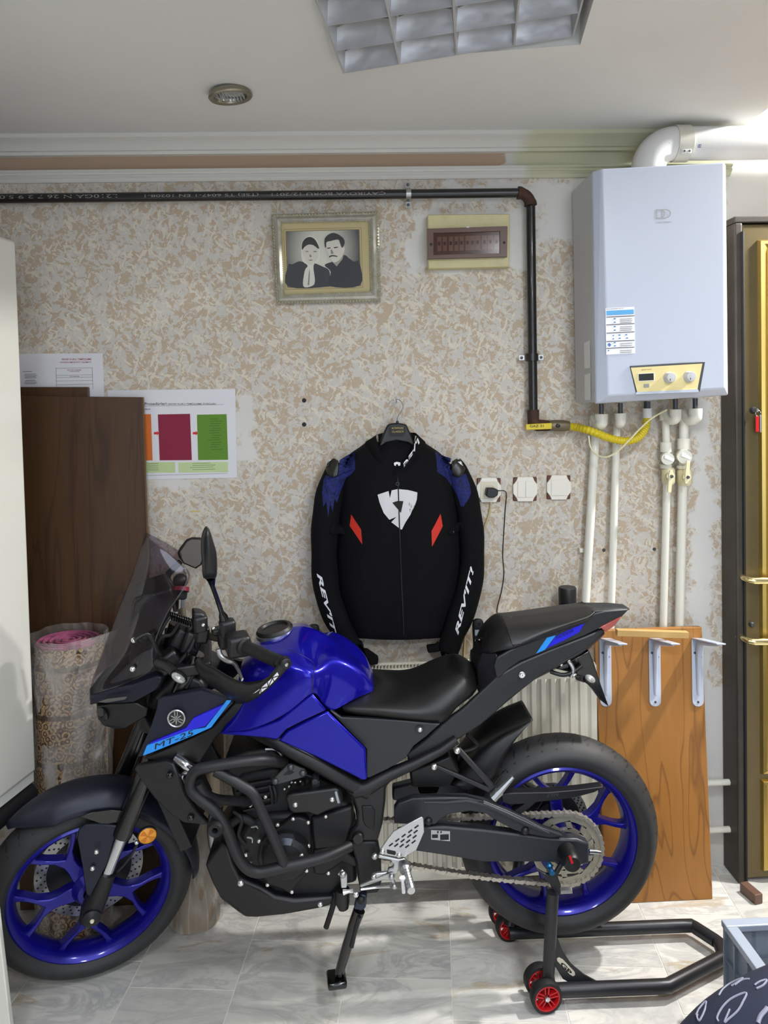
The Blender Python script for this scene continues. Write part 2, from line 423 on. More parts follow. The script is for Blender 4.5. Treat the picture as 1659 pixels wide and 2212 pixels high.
def m_carpet(name='carpet_pile', c=((158, 134, 98), (62, 44, 36), (112, 72, 56))):
    t = NT(name); v = t.coord('Object')
    n = t.t.nodes.new('ShaderNodeTexVoronoi'); n.inputs['Scale'].default_value = 44; t.l(v, n.inputs['Vector'])
    m = t.t.nodes.new('ShaderNodeTexVoronoi'); m.inputs['Scale'].default_value = 16; m.distance = 'MANHATTAN'; t.l(v, m.inputs['Vector'])
    f = t.math('FRACT', t.math('MULTIPLY', n.outputs['Distance'], 2.6)); f2 = t.math('FRACT', t.math('MULTIPLY', m.outputs['Distance'], 4.0))
    col_ = t.mix(t.math('GREATER_THAN', f, .62), c[0], c[1]); col_ = t.mix(t.math('MULTIPLY', t.math('GREATER_THAN', f2, .7), .8), col_, c[2])
    sx = t.t.nodes.new('ShaderNodeSeparateXYZ'); t.l(v, sx.inputs[0]); b = t.math('FRACT', t.math('MULTIPLY', sx.outputs[2], 7.0))
    col_ = t.mix(t.math('MULTIPLY', t.math('LESS_THAN', b, .1), .8), col_, (60, 46, 36))
    t.set(Base_Color=col_, Roughness=.95); t.bump(t.noise(v, 160, 3), .4, .002); return t.m
def m_film():
    t = NT('clear_film'); v = t.coord('Object', scale=(1, 1, .45))
    cl = t.ramp(t.noise(v, 5, 4, .6, 1.5), [(.4, (0, 0, 0)), (.62, (255, 255, 255))])
    t.set(Base_Color=rgb((206, 202, 196)), Roughness=.22, Alpha=t.math('ADD', .10, t.math('MULTIPLY', cl, .36))); t.bump(t.noise(v, 22, 4, .6, 2.0), .9, .012); return t.m
def m_cornice():
    t = NT('cornice_paint'); v = t.coord('Object'); sx = t.t.nodes.new('ShaderNodeSeparateXYZ'); t.l(v, sx.inputs[0])
    x0 = ony(1110, 330, WALL).x
    k = t.math('MULTIPLY', t.math('ADD', t.math('SUBTRACT', sx.outputs[0], x0), t.math('MULTIPLY', t.math('SUBTRACT', t.noise(v, 9, 4), .5), .12)), 16, True)
    t.set(Base_Color=t.mix(k, (214, 212, 206), (196, 196, 168)), Roughness=.7); return t.m
def m_frieze():
    t = NT('frieze_paint'); v = t.coord('Object'); sx = t.t.nodes.new('ShaderNodeSeparateXYZ'); t.l(v, sx.inputs[0])
    rag = t.math('MULTIPLY', t.math('SUBTRACT', t.noise(v, 14, 4), .5), .22)
    k = t.math('MULTIPLY', t.math('ADD', t.math('SUBTRACT', sx.outputs[0], ony(1062, 350, WALL).x), rag), 90, True)
    k2 = t.math('MULTIPLY', t.math('SUBTRACT', sx.outputs[0], ony(1102, 350, WALL).x), 40, True)
    c = t.mix(k, (172, 148, 126), (200, 198, 194)); c = t.mix(k2, c, (192, 192, 164))
    t.set(Base_Color=c, Roughness=.8); return t.m
M['wallpaper'] = m_wallpaper(); M['marble'] = m_marble(); M['film'] = m_film(); M['carpet'] = m_carpet()
M['teak'] = m_wood('teak_veneer', (172, 118, 54), (150, 98, 40), (98, 58, 24), 3.4, 13)
M['walnut'] = m_wood('walnut_laminate', (84, 56, 29), (66, 42, 20), (44, 27, 12), 9, 4, .42, .1)
M['pine'] = m_wood('pine_stick', (196, 162, 102), (180, 144, 84), (140, 104, 58), 20, 3, .6, 0, 0)
M['walnut_edge'] = mat('walnut_edge', (122, 88, 48), .6)
M['grout'] = mat('grout', (222, 218, 208), .8)

# ------------------------------------------------------------------ the room
X0, X1, YB = -2.2, 2.5, -2.6
fl = struct(MB().box(((X0 + X1) / 2, (WALL + YB) / 2, -.0512), (X1 - X0 + .4, WALL - YB + .4, .10)).build('floor', M['grout'], smooth=0, loc=(0, 0, 0)))
# marble tiles, laid about six degrees off the wall
def clip(poly, nrm, d):
    out = []
    for i in range(len(poly)):
        a, b = poly[i], poly[(i + 1) % len(poly)]; da, db = a.dot(nrm) - d, b.dot(nrm) - d
        if da <= 0: out.append(a)
        if (da < 0) != (db < 0) and abs(da - db) > 1e-9: out.append(a + (b - a) * (da / (da - db)))
    return out
TA = math.radians(-6.0); tx = Vector((math.cos(TA), math.sin(TA), 0)); ty = Vector((-math.sin(TA), math.cos(TA), 0)); T0 = Vector((.247, 2.15, 0)); TS = .303; TL = .40; gap = .0018
hx, hy = TS / 2 - gap, TL / 2 - gap
tile_me = None
offs = [0, .52, .1, .63, .3, .8, .45, .2, .7, .35]
for i in range(-9, 9):
    for j in range(-14, 4):
        c = T0 + tx * ((i + .5) * TS) + ty * ((j + offs[i % 10]) * TL)
        if c.x < X0 - .1 or c.x > X1 + .1 or c.y < YB or c.y > 2.75: continue
        poly = [c - tx * hx - ty * hy, c + tx * hx - ty * hy, c + tx * hx + ty * hy, c - tx * hx + ty * hy]
        cl = poly
        for nn, dd in ((Vector((0, 1, 0)), WALL - .001), (Vector((-1, 0, 0)), -X0 - .001), (Vector((1, 0, 0)), X1 - .001), (Vector((0, -1, 0)), -YB - .001)):
            if cl: cl = clip(cl, nn, dd)
        if not cl or len(cl) < 3: continue
        whole = len(cl) == 4 and all((a - b).length < 1e-6 for a, b in zip(cl, poly))
        if whole and tile_me:
            o = bpy.data.objects.new('marble_tile', tile_me); C.objects.link(o); o.parent = fl; o.location = c; continue
        mb = MB(); mb.prism([p - c + Vector((0, 0, -.006)) for p in cl], (0, 0, .006))
        o = mb.build('marble_tile', M['marble'], smooth=0, loc=(0, 0, 0)); o.parent = fl; o.location = c
        if whole: tile_me = o.data
wb = struct(MB().box(((X0 + X1) / 2, WALL + .1, 1.4), (X1 - X0 + .4, .2, 3.0)).build('wall_back', M['wallpaper'], smooth=0, loc=(0, 0, 0)))
struct(MB().box((X0 - .1, (WALL + YB) / 2, 1.4), (.2, WALL - YB, 3.0)).build('wall_left', M['far_wall'], smooth=0))
struct(MB().box((X1 + .1, (WALL + YB) / 2, 1.4), (.2, WALL - YB, 3.0)).build('wall_right', M['far_wall'], smooth=0))
struct(MB().box(((X0 + X1) / 2, YB - .1, 1.4), (X1 - X0 + .4, .2, 3.0)).build('wall_front', M['far_wall'], smooth=0))
w1 = struct(thing('fill_window_1', (.55, YB, .5), 'large unseen shop window added as fill light behind the photographer', 'window')); del w1['category']
for sx_, sz_, dx_, dz_ in ((2.7, .06, 0, .88), (2.7, .06, 0, -.88), (.06, 1.7, 1.33, 0), (.06, 1.7, -1.33, 0), (.04, 1.7, 0, 0)): MB().box((.55 + dx_, YB + .02, 1.35 + dz_), (sx_, .04, sz_)).build('fill_window_frame', M['alu'], w1, smooth=0)
MB().box((.55, YB + .006, 1.35), (2.6, .006, 1.7)).build('fill_window_pane', mat('glowing_fill_glass', (210, 220, 235), .1, emit=((206, 222, 250), .9)), w1, smooth=0)  # glowing pane added to lift the ambient light of the room
# ceiling with the hole of the louvred lamp; it steps up beside the door
EC = 1.285
HA = Vector((-.012, 1.985, 0)); HB = Vector((.58, 1.89, 0)); hd = (HB - HA).normalized(); hn = Vector((hd.y, -hd.x, 0))
HCc = HB + hn * .6; HD = HA + hn * .6
mb = MB()
outer = [Vector((X0, WALL, 0)), Vector((EC, WALL, 0)), Vector((EC, YB, 0)), Vector((X0, YB, 0))]; inner = [HA, HB, HCc, HD]
zl = Vector((0, 0, CEIL)); zh = Vector((0, 0, CEIL + .09)); zt = Vector((0, 0, CEIL + .2))
for k in range(4):
    a, b, c, d = outer[k], outer[(k + 1) % 4], inner[(k + 1) % 4], inner[k]
    mb.add([a + zl, b + zl, c + zl, d + zl], [(0, 1, 2, 3)]); mb.add([d + zl, c + zl, c + zh, d + zh], [(0, 1, 2, 3)]); mb.add([a + zl, b + zl, b + zt, a + zt], [(0, 1, 2, 3)])
mb.add([p + zh for p in inner], [(0, 1, 2, 3)]); mb.add([p + zt for p in outer], [(0, 1, 2, 3)])
ce = struct(mb.build('ceiling', M['ceiling'], smooth=0, loc=(0, 0, 0)))
mb = MB().box(((EC + X1) / 2 + .05, (WALL + YB) / 2, CEIL + .32), (X1 - EC + .1, WALL - YB, .04))
mb.build('ceiling_recess', M['ceiling'], ce, smooth=0)
# cornice: upper moulding, painted frieze, lower moulding
def run_trim(name, prof, m, xa=X0, xb=EC):
    mb = MB().prism([Vector((xa, WALL - y, z)) for y, z in prof], (xb - xa, 0, 0)); return struct(mb.build(name, m, smooth=25, loc=(0, 0, 0)))
mc = m_cornice()
run_trim('trim_1', [(0, CEIL), (.075, CEIL), (.075, CEIL - .012), (.068, CEIL - .016), (.062, CEIL - .018), (.05, CEIL - .026), (.04, CEIL - .036), (.036, CEIL - .041), (.028, CEIL - .043), (.026, CEIL - .052), (0, CEIL - .052)], mc)
run_trim('trim_2', [(0, 2.455), (.006, 2.455), (.006, 2.400), (0, 2.400)], m_frieze())
run_trim('trim_3', [(0, 2.402), (.024, 2.402), (.026, 2.396), (.018, 2.392), (.018, 2.388), (.022, 2.384), (.016, 2.379), (.012, 2.376), (.010, 2.371), (.006, 2.366), (0, 2.366)], mc)

# ------------------------------------------------------------------ lamps
def flat_lamp(x, y, label):
    t = thing('ceiling_lamp', (x, y, CEIL - .001), label, 'lamp', 'lit ceiling lamps behind the photographer')
    mb = MB()
    for sx, sy, dx, dy in ((.6, .02, 0, .29), (.6, .02, 0, -.29), (.02, .56, .29, 0), (.02, .56, -.29, 0)): mb.box((x + dx, y + dy, CEIL - .013), (sx, sy, .024))
    mb.build('frame', M['switch_white'], t, smooth=0)
    MB().box((x, y, CEIL - .006), (.56, .56, .01)).build('diffuser', mat('lit_diffuser', (240, 240, 240), .5, emit=((240, 244, 255), 4.0)), t, smooth=0)
for l, lb in zip(LAMPS, ('lit square ceiling lamp nearest the boiler', 'lit square ceiling lamp on the cabinet side of the room', 'lit square ceiling lamp nearest the added fill window')): flat_lamp(l[0], l[1], lb)
dl_ = thing('door_spotlight', DOOR_LAMP, 'small round lit spotlight above the entrance door', 'lamp')
MB().lathe([(.072, .004), (.085, .006), (.088, .0), (.088, .03), (.072, .03)], Vector(DOOR_LAMP), (0, 0, 1), 32, closed=True).build('ring', M['alu'], dl_)
MB().lathe([(.0001, .012), (.072, .012), (.072, .014), (.0001, .014)], Vector(DOOR_LAMP), (0, 0, 1), 32).build('bulb_glass', mat('lit_bulb', (250, 246, 236), .3, emit=((255, 250, 240), 8.0)), dl_)

M['louvre'] = mat('louvre_silver', (196, 196, 198), .32, .45, bump=(8, .25, .02))
M['hole_dark'] = mat('raw_hole', (40, 36, 32), .9)
lam = thing('louvre_lamp', ((HA + HCc) / 2 + Vector((0, 0, CEIL - .06))), 'unlit square ceiling lamp with a silver louvre grille hanging askew from its hole', 'lamp')
A_ = HA + hd * .012 + hn * .02 + Vector((0, 0, CEIL - .036)); B_ = HB - hd * .02 + hn * .02 + Vector((0, 0, CEIL + .012)); D_ = A_ + hn * .57 + Vector((0, 0, .02)); C_ = B_ + hn * .57
def bil(s, t): return (A_ * (1 - s) + B_ * s) * (1 - t) + (D_ * (1 - s) + C_ * s) * t
upv = Vector((0, 0, 1))
ncol, nrow = 4, 5
for k in range(nrow + 1):     # cross blades, wedge shaped
    for c in range(ncol):
        p, q = bil(c / ncol + .004, k / nrow), bil((c + 1) / ncol - .004, k / nrow)
        mb = MB(); n = hn
        # curved reflector blade
        rows = []
        for a, (dz, dn) in enumerate(((0, 0), (.012, .002), (.028, .007), (.045, .016))):
            rows.append([p.lerp(q, j / 6) + upv * dz + n * (dn if k < nrow else 0) + upv * (.004 * math.sin(PI * j / 6) * a) for j in range(7)])
        mb.shell(rows, n * .0016); mb.build('louvre_blade', M['louvre'], lam, smooth=60)
for c in range(ncol + 1):
    p, q = bil(c / ncol, 0), bil(c / ncol, 1.0); wd = hd * .0022
    mb = MB()
    mb.loft([[p - wd, p + wd, p + wd * 3.5 + upv * .047, p - wd * 3.5 + upv * .047], [q - wd, q + wd, q + wd * 3.5 + upv * .047, q - wd * 3.5 + upv * .047]])
    mb.build('louvre_bar', M['louvre'], lam, smooth=0)
mb = MB().box(((HA + HCc) / 2 + Vector((0, 0, CEIL + .075))), (.5, .5, .012), Matrix.Rotation(-math.atan2(-hd.y, hd.x), 3, 'Z')); mb.build('reflector_pan', M['steel'], lam, smooth=0)
for s in (.25, .5, .75):
    a, b = bil(s, .03) , bil(s, .97); a.z = b.z = CEIL + .055
    MB().tube([a, b], .008, 10).build('lamp_tube', M['print_white'], lam)
# recessed downlight
dc = onz(497, 198, CEIL); ax = Vector((.10, .05, -1)).normalized()
dl = thing('downlight', dc, 'round recessed ceiling spotlight with a brushed nickel ring', 'downlight')
oc = dc + Vector((0, 0, -.006))
MB().lathe([(.060, .004), (.061, .008), (.058, .012), (.046, .010), (.043, .004), (.043, -.004), (.058, -.004), (.060, .004)], oc, ax, 36).build('ring', mat('nickel', (150, 144, 128), .35, .8), dl)
mb = MB().lathe([(.043, .004), (.036, -.004), (.02, -.008), (.0001, -.009)], oc, ax, 28); mb.build('reflector', M['chrome'], dl)
lens = MB()
for i in range(9):
    f = -.036 + i * .009; h = math.sqrt(max(1e-6, .042 ** 2 - f * f)); lens.box(oc + Vector((f, 0, -.004)), (.0035, 2 * h, .003))
lens.build('lens', M['clear_lens'], dl, smooth=0)

# ------------------------------------------------------------------ gas pipe along the wall
PR = .0152; PY_ = WALL - .035
pa, pb_ = ony(-60, 425, PY_), ony(1122, 421, PY_); zP = (pa.z + pb_.z) / 2; xe = ony(1146, 430, PY_).x; pb_bot = ony(1147, 905, PY_)
gp = thing('gas_pipe', (xe, PY_, zP), 'black gas pipe running under the cornice and down beside the fuse box', 'pipe')
M['gas_black'] = mat('gas_pipe_paint', (20, 19, 19), .35, var=(26, (28, 24, 22), .1), coat=.2)
M['rust'] = mat('rusty_iron', (84, 54, 38), .75, .2, var=(40, (52, 38, 32), .2), bump=(120, .3, .001))
MB().tube([Vector((pa.x, PY_, zP)), Vector((xe - .04, PY_, zP))], PR, 16).build('horizontal_pipe', M['gas_black'], gp)
MB().tube([Vector((xe, PY_, zP - .045)), Vector((xe - .002, PY_, pb_bot.z))], PR, 16).build('vertical_pipe', M['gas_black'], gp)
arc = [Vector((xe - .042 + .042 * math.sin(a), PY_, zP - .042 + .042 * math.cos(a))) for a in [PI / 2 * k / 8 for k in range(9)]]
MB().tube(arc, [.021, .021] + [.0185] * 5 + [.021, .021], 16).build('elbow', M['rust'], gp)
MB().tube([Vector((xe - .003, PY_, ony(1147, 780, PY_).z)), Vector((xe - .003, PY_, ony(1147, 764, PY_).z))], PR + .006, 16).build('coupling', M['gas_black'], gp)
bz = pb_bot.z
MB().tube([Vector((xe - .002, PY_, bz + .03)), Vector((xe - .002, PY_, bz - .012)), Vector((xe + .012, PY_, bz - .022)), Vector((xe + .05, PY_, bz - .024))], [.02, .02, .02, .018], 14).build('lower_elbow', M['rust'], gp)
fit_cyl = lambda q: Vector((q.x, PY_ - math.sqrt(max(0, PR ** 2 - (q.z - zP) ** 2)) - .0004, q.z))
M['stamp'] = mat('stamp_grey', (142, 140, 136), .7)
mb = MB()
for s, a, b in (('ÇAYIROVA BORU 12/2011', 832, 588), ('(TSE) TS 6047-1 EN 10208-1', 560, 315), ('L210GA N 26 7 2 9 5.00', 256, -10)):
    p, q = ony(a, 425, PY_), ony(b, 425, PY_)
    text(mb, s, Vector((p.x, PY_, zP + .006)), Vector((q.x, PY_, zP + .006)), .011, (0, 0, -1), 0, 0, fit_cyl)
mb.build('stamped_lettering', M['stamp'], gp, smooth=0)
# pipe clamps
for nm, xc, zc, vert in (('pipe_clamp', ony(882, 420, PY_).x, zP, False), ('pipe_clamp', xe - .003, ony(1147, 772, PY_).z, True)):
    cl_ = thing(nm, (xc, PY_, zc), 'steel saddle clamp holding the ' + ('vertical run of the gas pipe' if vert else 'horizontal gas pipe under the cornice'), 'clamp', 'gas pipe clamps')
    mb = MB(); R_ = PR + .0035; pts = []
    for k in range(11):
        a = PI * k / 10
        pts.append((math.cos(a) * R_, math.sin(a) * R_))
    rows = []
    for s in (-.008, .008):
        r = []
        seq = [(R_ + .022, -.012), (R_ + .004, -.012)] + pts + [(-R_ - .004, -.012), (-R_ - .022, -.012)]
        for u_, d_ in seq: r.append(Vector((xc + u_, PY_ - d_, zc + s)) if vert else Vector((xc + s, PY_ - d_, zc + u_)))
        rows.append(r)
    mb.shell(rows, Vector((0, -.002, 0))); mb.build('strap', M['steel'], cl_, smooth=30)
    for sg in (-1, 1):
        u_ = sg * (R_ + .014); p = Vector((xc + u_, PY_ + .009, zc)) if vert else Vector((xc, PY_ + .009, zc + u_))
        MB().lathe([(.0001, -.006), (.004, -.005), (.005, 0), (.005, .004)], p, (0, 1, 0), 10).build('screw', M['grey_metal'], cl_)
# gas valve and hose
vz = bz - .024
gv = thing('gas_valve', (xe, PY_ - .02, vz), 'brass gas valve with a yellow lever at the foot of the black pipe', 'valve')
MB().tube([Vector((xe + .0515, PY_, vz)), Vector((xe + .062, PY_, vz)), Vector((xe + .10, PY_, vz - .001)), Vector((xe + .118, PY_, vz - .002))], [.017, .019, .019, .016], 12).build('valve_body', mat('dull_brass', (118, 108, 86), .5, .6), gv)
MB().lathe([(.0001, -.01), (.006, -.009), (.007, 0), (.007, .012)], Vector((xe + .075, PY_ - .018, vz)), (0, 1, 0), 12).build('stem', M['black_metal'], gv)
mb = MB(); a = at('P', 108, 215, PY_ - .026); b = at('P', 235, 222, PY_ - .026)
mb.prism([Vector((a.x, a.y, a.z + .009)), Vector((b.x + .02, a.y, vz + .010)), Vector((b.x + .02, a.y, vz - .010)), Vector((a.x, a.y, a.z - .010))], (0, .006, 0)); lev = mb.build('lever', M['yellow'], gv, bevel=.002)
mb = MB(); text(mb, 'GAZ 21', Vector((a.x + .012, a.y - .0006, vz - .003)), Vector((a.x + .058, a.y - .0006, vz - .003)), .008, (0, 0, 1)); mb.build('lever_lettering', M['print_black'], lev, smooth=0)
hp = cr([at('P', 345, 208, PY_), at('P', 420, 215, PY_ - .005), at('P', 520, 240, PY_ - .05), at('P', 640, 285, PY_ - .058), at('P', 740, 305, PY_ - .058), at('P', 820, 285, PY_ - .045), at('P', 870, 225, PY_ - .025), at('P', 885, 150, PY_ - .012)], 150)
hs = thing('gas_hose', hp[0], 'yellow corrugated gas hose curving up to the boiler', 'hose')
MB().tube(hp, [.0125 + .0013 * math.sin(i * 1.6) for i in range(150)], 12).build('corrugated_tube', M['yellow'], hs)
MB().tube([hp[0] - Vector((.028, 0, 0)), hp[0] + Vector((.004, 0, 0))], .0155, 6).build('hose_nut', M['grey_metal'], hs, smooth=0)
MB().tube([hp[-1] - Vector((0, 0, .004)), hp[-1] + Vector((0, 0, .028))], .0145, 14).build('hose_label', M['print_white'], hs)
MB().tube([hp[-1] + Vector((0, 0, .026)), hp[-1] + Vector((0, 0, .052))], .0115, 6).build('hose_nut', M['grey_metal'], hs, smooth=0)

# ------------------------------------------------------------------ boiler
YF = 2.30
b0, b1, b2, b3 = ony(1285, 365, YF), ony(1577, 350, YF), ony(1582, 857, YF), ony(1293, 872, YF)
bo = thing('boiler', ((b0.x + b1.x) / 2, 2.44, b3.z), 'white wall-hung gas boiler with a cream control panel', 'boiler')
ex = (b1 - b0).normalized(); ez = (b0 - b3); bw = (b1 - b0).length; bh = ez.length; ez.normalize(); eyv = Vector((0, 1, 0))
def bp(u, v, d=0): return b0 + ex * (u * bw) - ez * (v * bh) + eyv * d   # u right, v down, d depth
mb = MB().loft([[bp(0, 0, .045), bp(1, 0, .045), bp(1, .995, .045), bp(0, .995, .045)], [bp(0, 0, .24), bp(1, 0, .24), bp(1, .995, .24), bp(0, .995, .24)]])
mb.build('casing', M['boiler_side'], bo, smooth=0, bevel=.004)
mb = MB().loft([[bp(0, 0, .044), bp(1, 0, .044), bp(1, 1, .044), bp(0, 1, .044)], [bp(0, 0, .026), bp(1, 0, .026), bp(1, 1, .026), bp(0, 1, .026)], [bp(.05, .0, 0), bp(.955, .0, 0), bp(.945, .968, 0), bp(.075, .968, 0)]])
cov = mb.build('front_cover', M['boiler'], bo, smooth=0, bevel=.004)
def gq(x, y, d): return at('G', x, y, YF + d)
def quad(pts, d, th): return MB().prism([gq(x, y, d) for x, y in pts], (0, -th, 0))
pan = quad([(540, 1840), (1095, 1805), (1055, 2030), (590, 2052)], .004, .007).build('control_panel', M['grey_metal'], bo, bevel=.002)
quad([(553, 1853), (1078, 1822), (1042, 2012), (600, 2034)], -.002, .0015).build('panel_face', mat('panel_cream', (226, 210, 150), .4), pan, smooth=0)
quad([(585, 2050), (592, 2032), (1042, 2010), (1052, 2030)], -.003, .004).build('panel_lip', M['boiler'], pan, smooth=0)
quad([(605, 1893), (725, 1887), (727, 1949), (608, 1955)], -.003, .0012).build('display_frame', M['switch_white'], pan, smooth=0)
quad([(611, 1899), (720, 1893), (722, 1943), (613, 1949)], -.0043, .0008).build('display', mat('lcd_dark', (44, 48, 46), .25), pan, smooth=0)
quad([(648, 1972), (686, 1970), (686, 1996), (648, 1998)], -.003, .003).build('button', M['steel'], pan, smooth=0)
for kx, ky in ((832, 1925), (978, 1918)):
    c = gq(kx, ky, -.003); k = MB().lathe([(.0001, -.022), (.0135, -.0215), (.0150, -.019), (.0155, -.003), (.018, 0), (.018, .003)], c, (0, 1, 0), 28).build('knob', mat('knob_grey', (198, 198, 200), .35), pan)
    MB().box(c + Vector((-.004, -.0222, -.007)), (.0016, .001, .006)).build('knob_mark', M['print_black'], k, smooth=0)
mb = MB(); text(mb, 'atron', gq(632, 1873, -.0038), gq(706, 1868, -.0038), .0042, (0, 0, 1)); mb.build('panel_lettering', mat('brown_ink', (150, 128, 84), .6), pan, smooth=0)
mb = MB(); text(mb, 'D', gq(738, 757, -.0006), gq(806, 754, -.0006), .028, (0, 0, 1), 0, -.01); text(mb, 'D', gq(776, 756, -.0012), gq(850, 752, -.0012), .028, (0, 0, 1), 0, -.012)
text(mb, 'DemirDöküm', gq(740, 790, -.0006), gq(852, 786, -.0006), .0055, (0, 0, 1)); mb.build('emblem', mat('emblem_grey', (168, 168, 170), .35, .4), bo, smooth=0)
st = quad([(366, 1415), (578, 1404), (585, 1746), (372, 1757)], -.0004, .0006).build('instruction_sticker', M['print_white'], bo, smooth=0)
quad([(374, 1434), (575, 1424), (576, 1458), (375, 1468)], -.0012, .0004).build('sticker_band', mat('sticker_blue', (90, 168, 222), .6), st, smooth=0)
mb = MB()
for yy in (1478, 1535, 1596, 1658, 1708): mb.prism([gq(x, y, -.0012) for x, y in ((374, yy), (580, yy - 10), (580, yy - 5), (374, yy + 5))], (0, -.0004, 0))
for yy in (1495, 1508, 1521, 1552, 1565, 1578, 1690, 1675, 1726, 1740):
    mb.prism([gq(x, y, -.0012) for x, y in ((474, yy), (560 + (yy % 3) * 5, yy - 5), (560, yy - 2), (474, yy + 3))], (0, -.0004, 0))
text(mb, 'DemirDöküm atron', gq(374, 1425, -.0014), gq(500, 1418, -.0014), .0026, (0, 0, 1))
mb.build('sticker_lettering', M['ink_dark'], st, smooth=0)
mb = MB()
for x, y in ((435, 1492), (435, 1518), (435, 1550), (435, 1576), (425, 1616), (470, 1612), (520, 1610), (425, 1640), (472, 1636), (526, 1634), (435, 1668), (436, 1692), (390, 1726)): mb.box(gq(x, y, -.0014), (.006 if x > 430 else .004, .0006, .003))
mb.box(gq(396, 1684, -.0014), (.009, .0006, .008), Matrix.Rotation(.7, 3, 'Y')); mb.build('sticker_icons', mat('sticker_icon_blue', (62, 120, 186), .6), st, smooth=0)
mb = MB().lathe([(.0001, -.002), (.003, -.002), (.003, 0)], gq(1405, 0, 0), (0, 1, 0), 8)
for y0, y1, x in ((1670, 1860, 262), (1905, 2090, 280)):   # peeling labels on the left flank
    a = gq(x - 22, y0, .13); b_ = gq(x - 22, y1, .13); xs = bp(0, .5, 0).x - .0006
    MB().prism([Vector((xs, a.y, a.z)), Vector((xs, a.y - .06, a.z + .004)), Vector((xs, a.y - .06, b_.z)), Vector((xs, a.y, b_.z))], (-.0006, 0, 0)).build('side_label', M['print_white'], bo, smooth=0)

# flue pipe
YFl = 2.425; zf = ony(1500, 310, YFl).z; RF = .053
fx = at('G', 680, 300, YFl).x; ctop = max(b0.z, b1.z) + .003
fp = thing('flue_pipe', (fx, YFl, ctop), 'fat white flue pipe with an elbow leaving the top of the boiler', 'flue pipe')
er = .085; arc = [Vector((fx + er - er * math.cos(a), YFl, zf - er + er * math.sin(a))) for a in [PI / 2 * k / 14 for k in range(15)]]
M['flue'] = mat('flue_white', (222, 222, 220), .35)
MB().tube([Vector((fx, YFl, ctop - .002))] + arc, RF, 28).build('elbow', M['flue'], fp)
xc0, xc1 = at('G', 862, 200, YFl).x, at('G', 968, 200, YFl).x
MB().tube([Vector((xc0, YFl, zf)), Vector((X1, YFl, zf))], RF - .001, 28).build('straight_pipe', M['flue'], fp)
MB().tube([Vector((xc0, YFl, zf)), Vector((xc1, YFl, zf))], RF + .004, 28).build('collar', mat('collar_ivory', (206, 204, 192), .4), fp)
cb = MB().box((at('G', 912, 330, YFl).x, YFl - .045, zf - RF + .012), (.03, .02, .012)).build('collar_lug', M['flue'], fp, bevel=.002)
for dx in (-.008, .008): MB().lathe([(.0001, -.001), (.0032, -.001), (.0032, .001)], (at('G', 912, 330, YFl).x + dx, YFl - .0555, zf - RF + .012), (0, 1, 0), 8).build('screw', M['grey_metal'], fp)
fitf = lambda q: Vector((q.x, YFl - math.sqrt(max(0, RF ** 2 - (q.z - zf) ** 2)) - .0004, q.z))
mb = MB(); z1 = at('G', 830, 203, YFl - RF).z; xa = at('G', 817, 190, YFl - RF).x
fite = lambda q: Vector((q.x, YFl - RF * .97 - .001, q.z))
text(mb, 'D', (xa, 0, z1), (xa + .0065, 0, z1), .0085, (0, 0, 1), fit=fite); text(mb, 'D', (xa + .0045, 0, z1), (xa + .011, 0, z1), .0085, (0, 0, 1), fit=fite)
xa = at('G', 1076, 220, YFl - RF).x
text(mb, 'D', (xa, 0, z1 - .003), (xa - .0065, 0, z1 - .003), .0085, (0, 0, -1), fit=fitf); text(mb, 'D', (xa - .0045, 0, z1 - .003), (xa - .011, 0, z1 - .003), .0085, (0, 0, -1), fit=fitf)
mb.build('flue_logo', mat('logo_blue', (40, 60, 140), .6), fp, smooth=0)

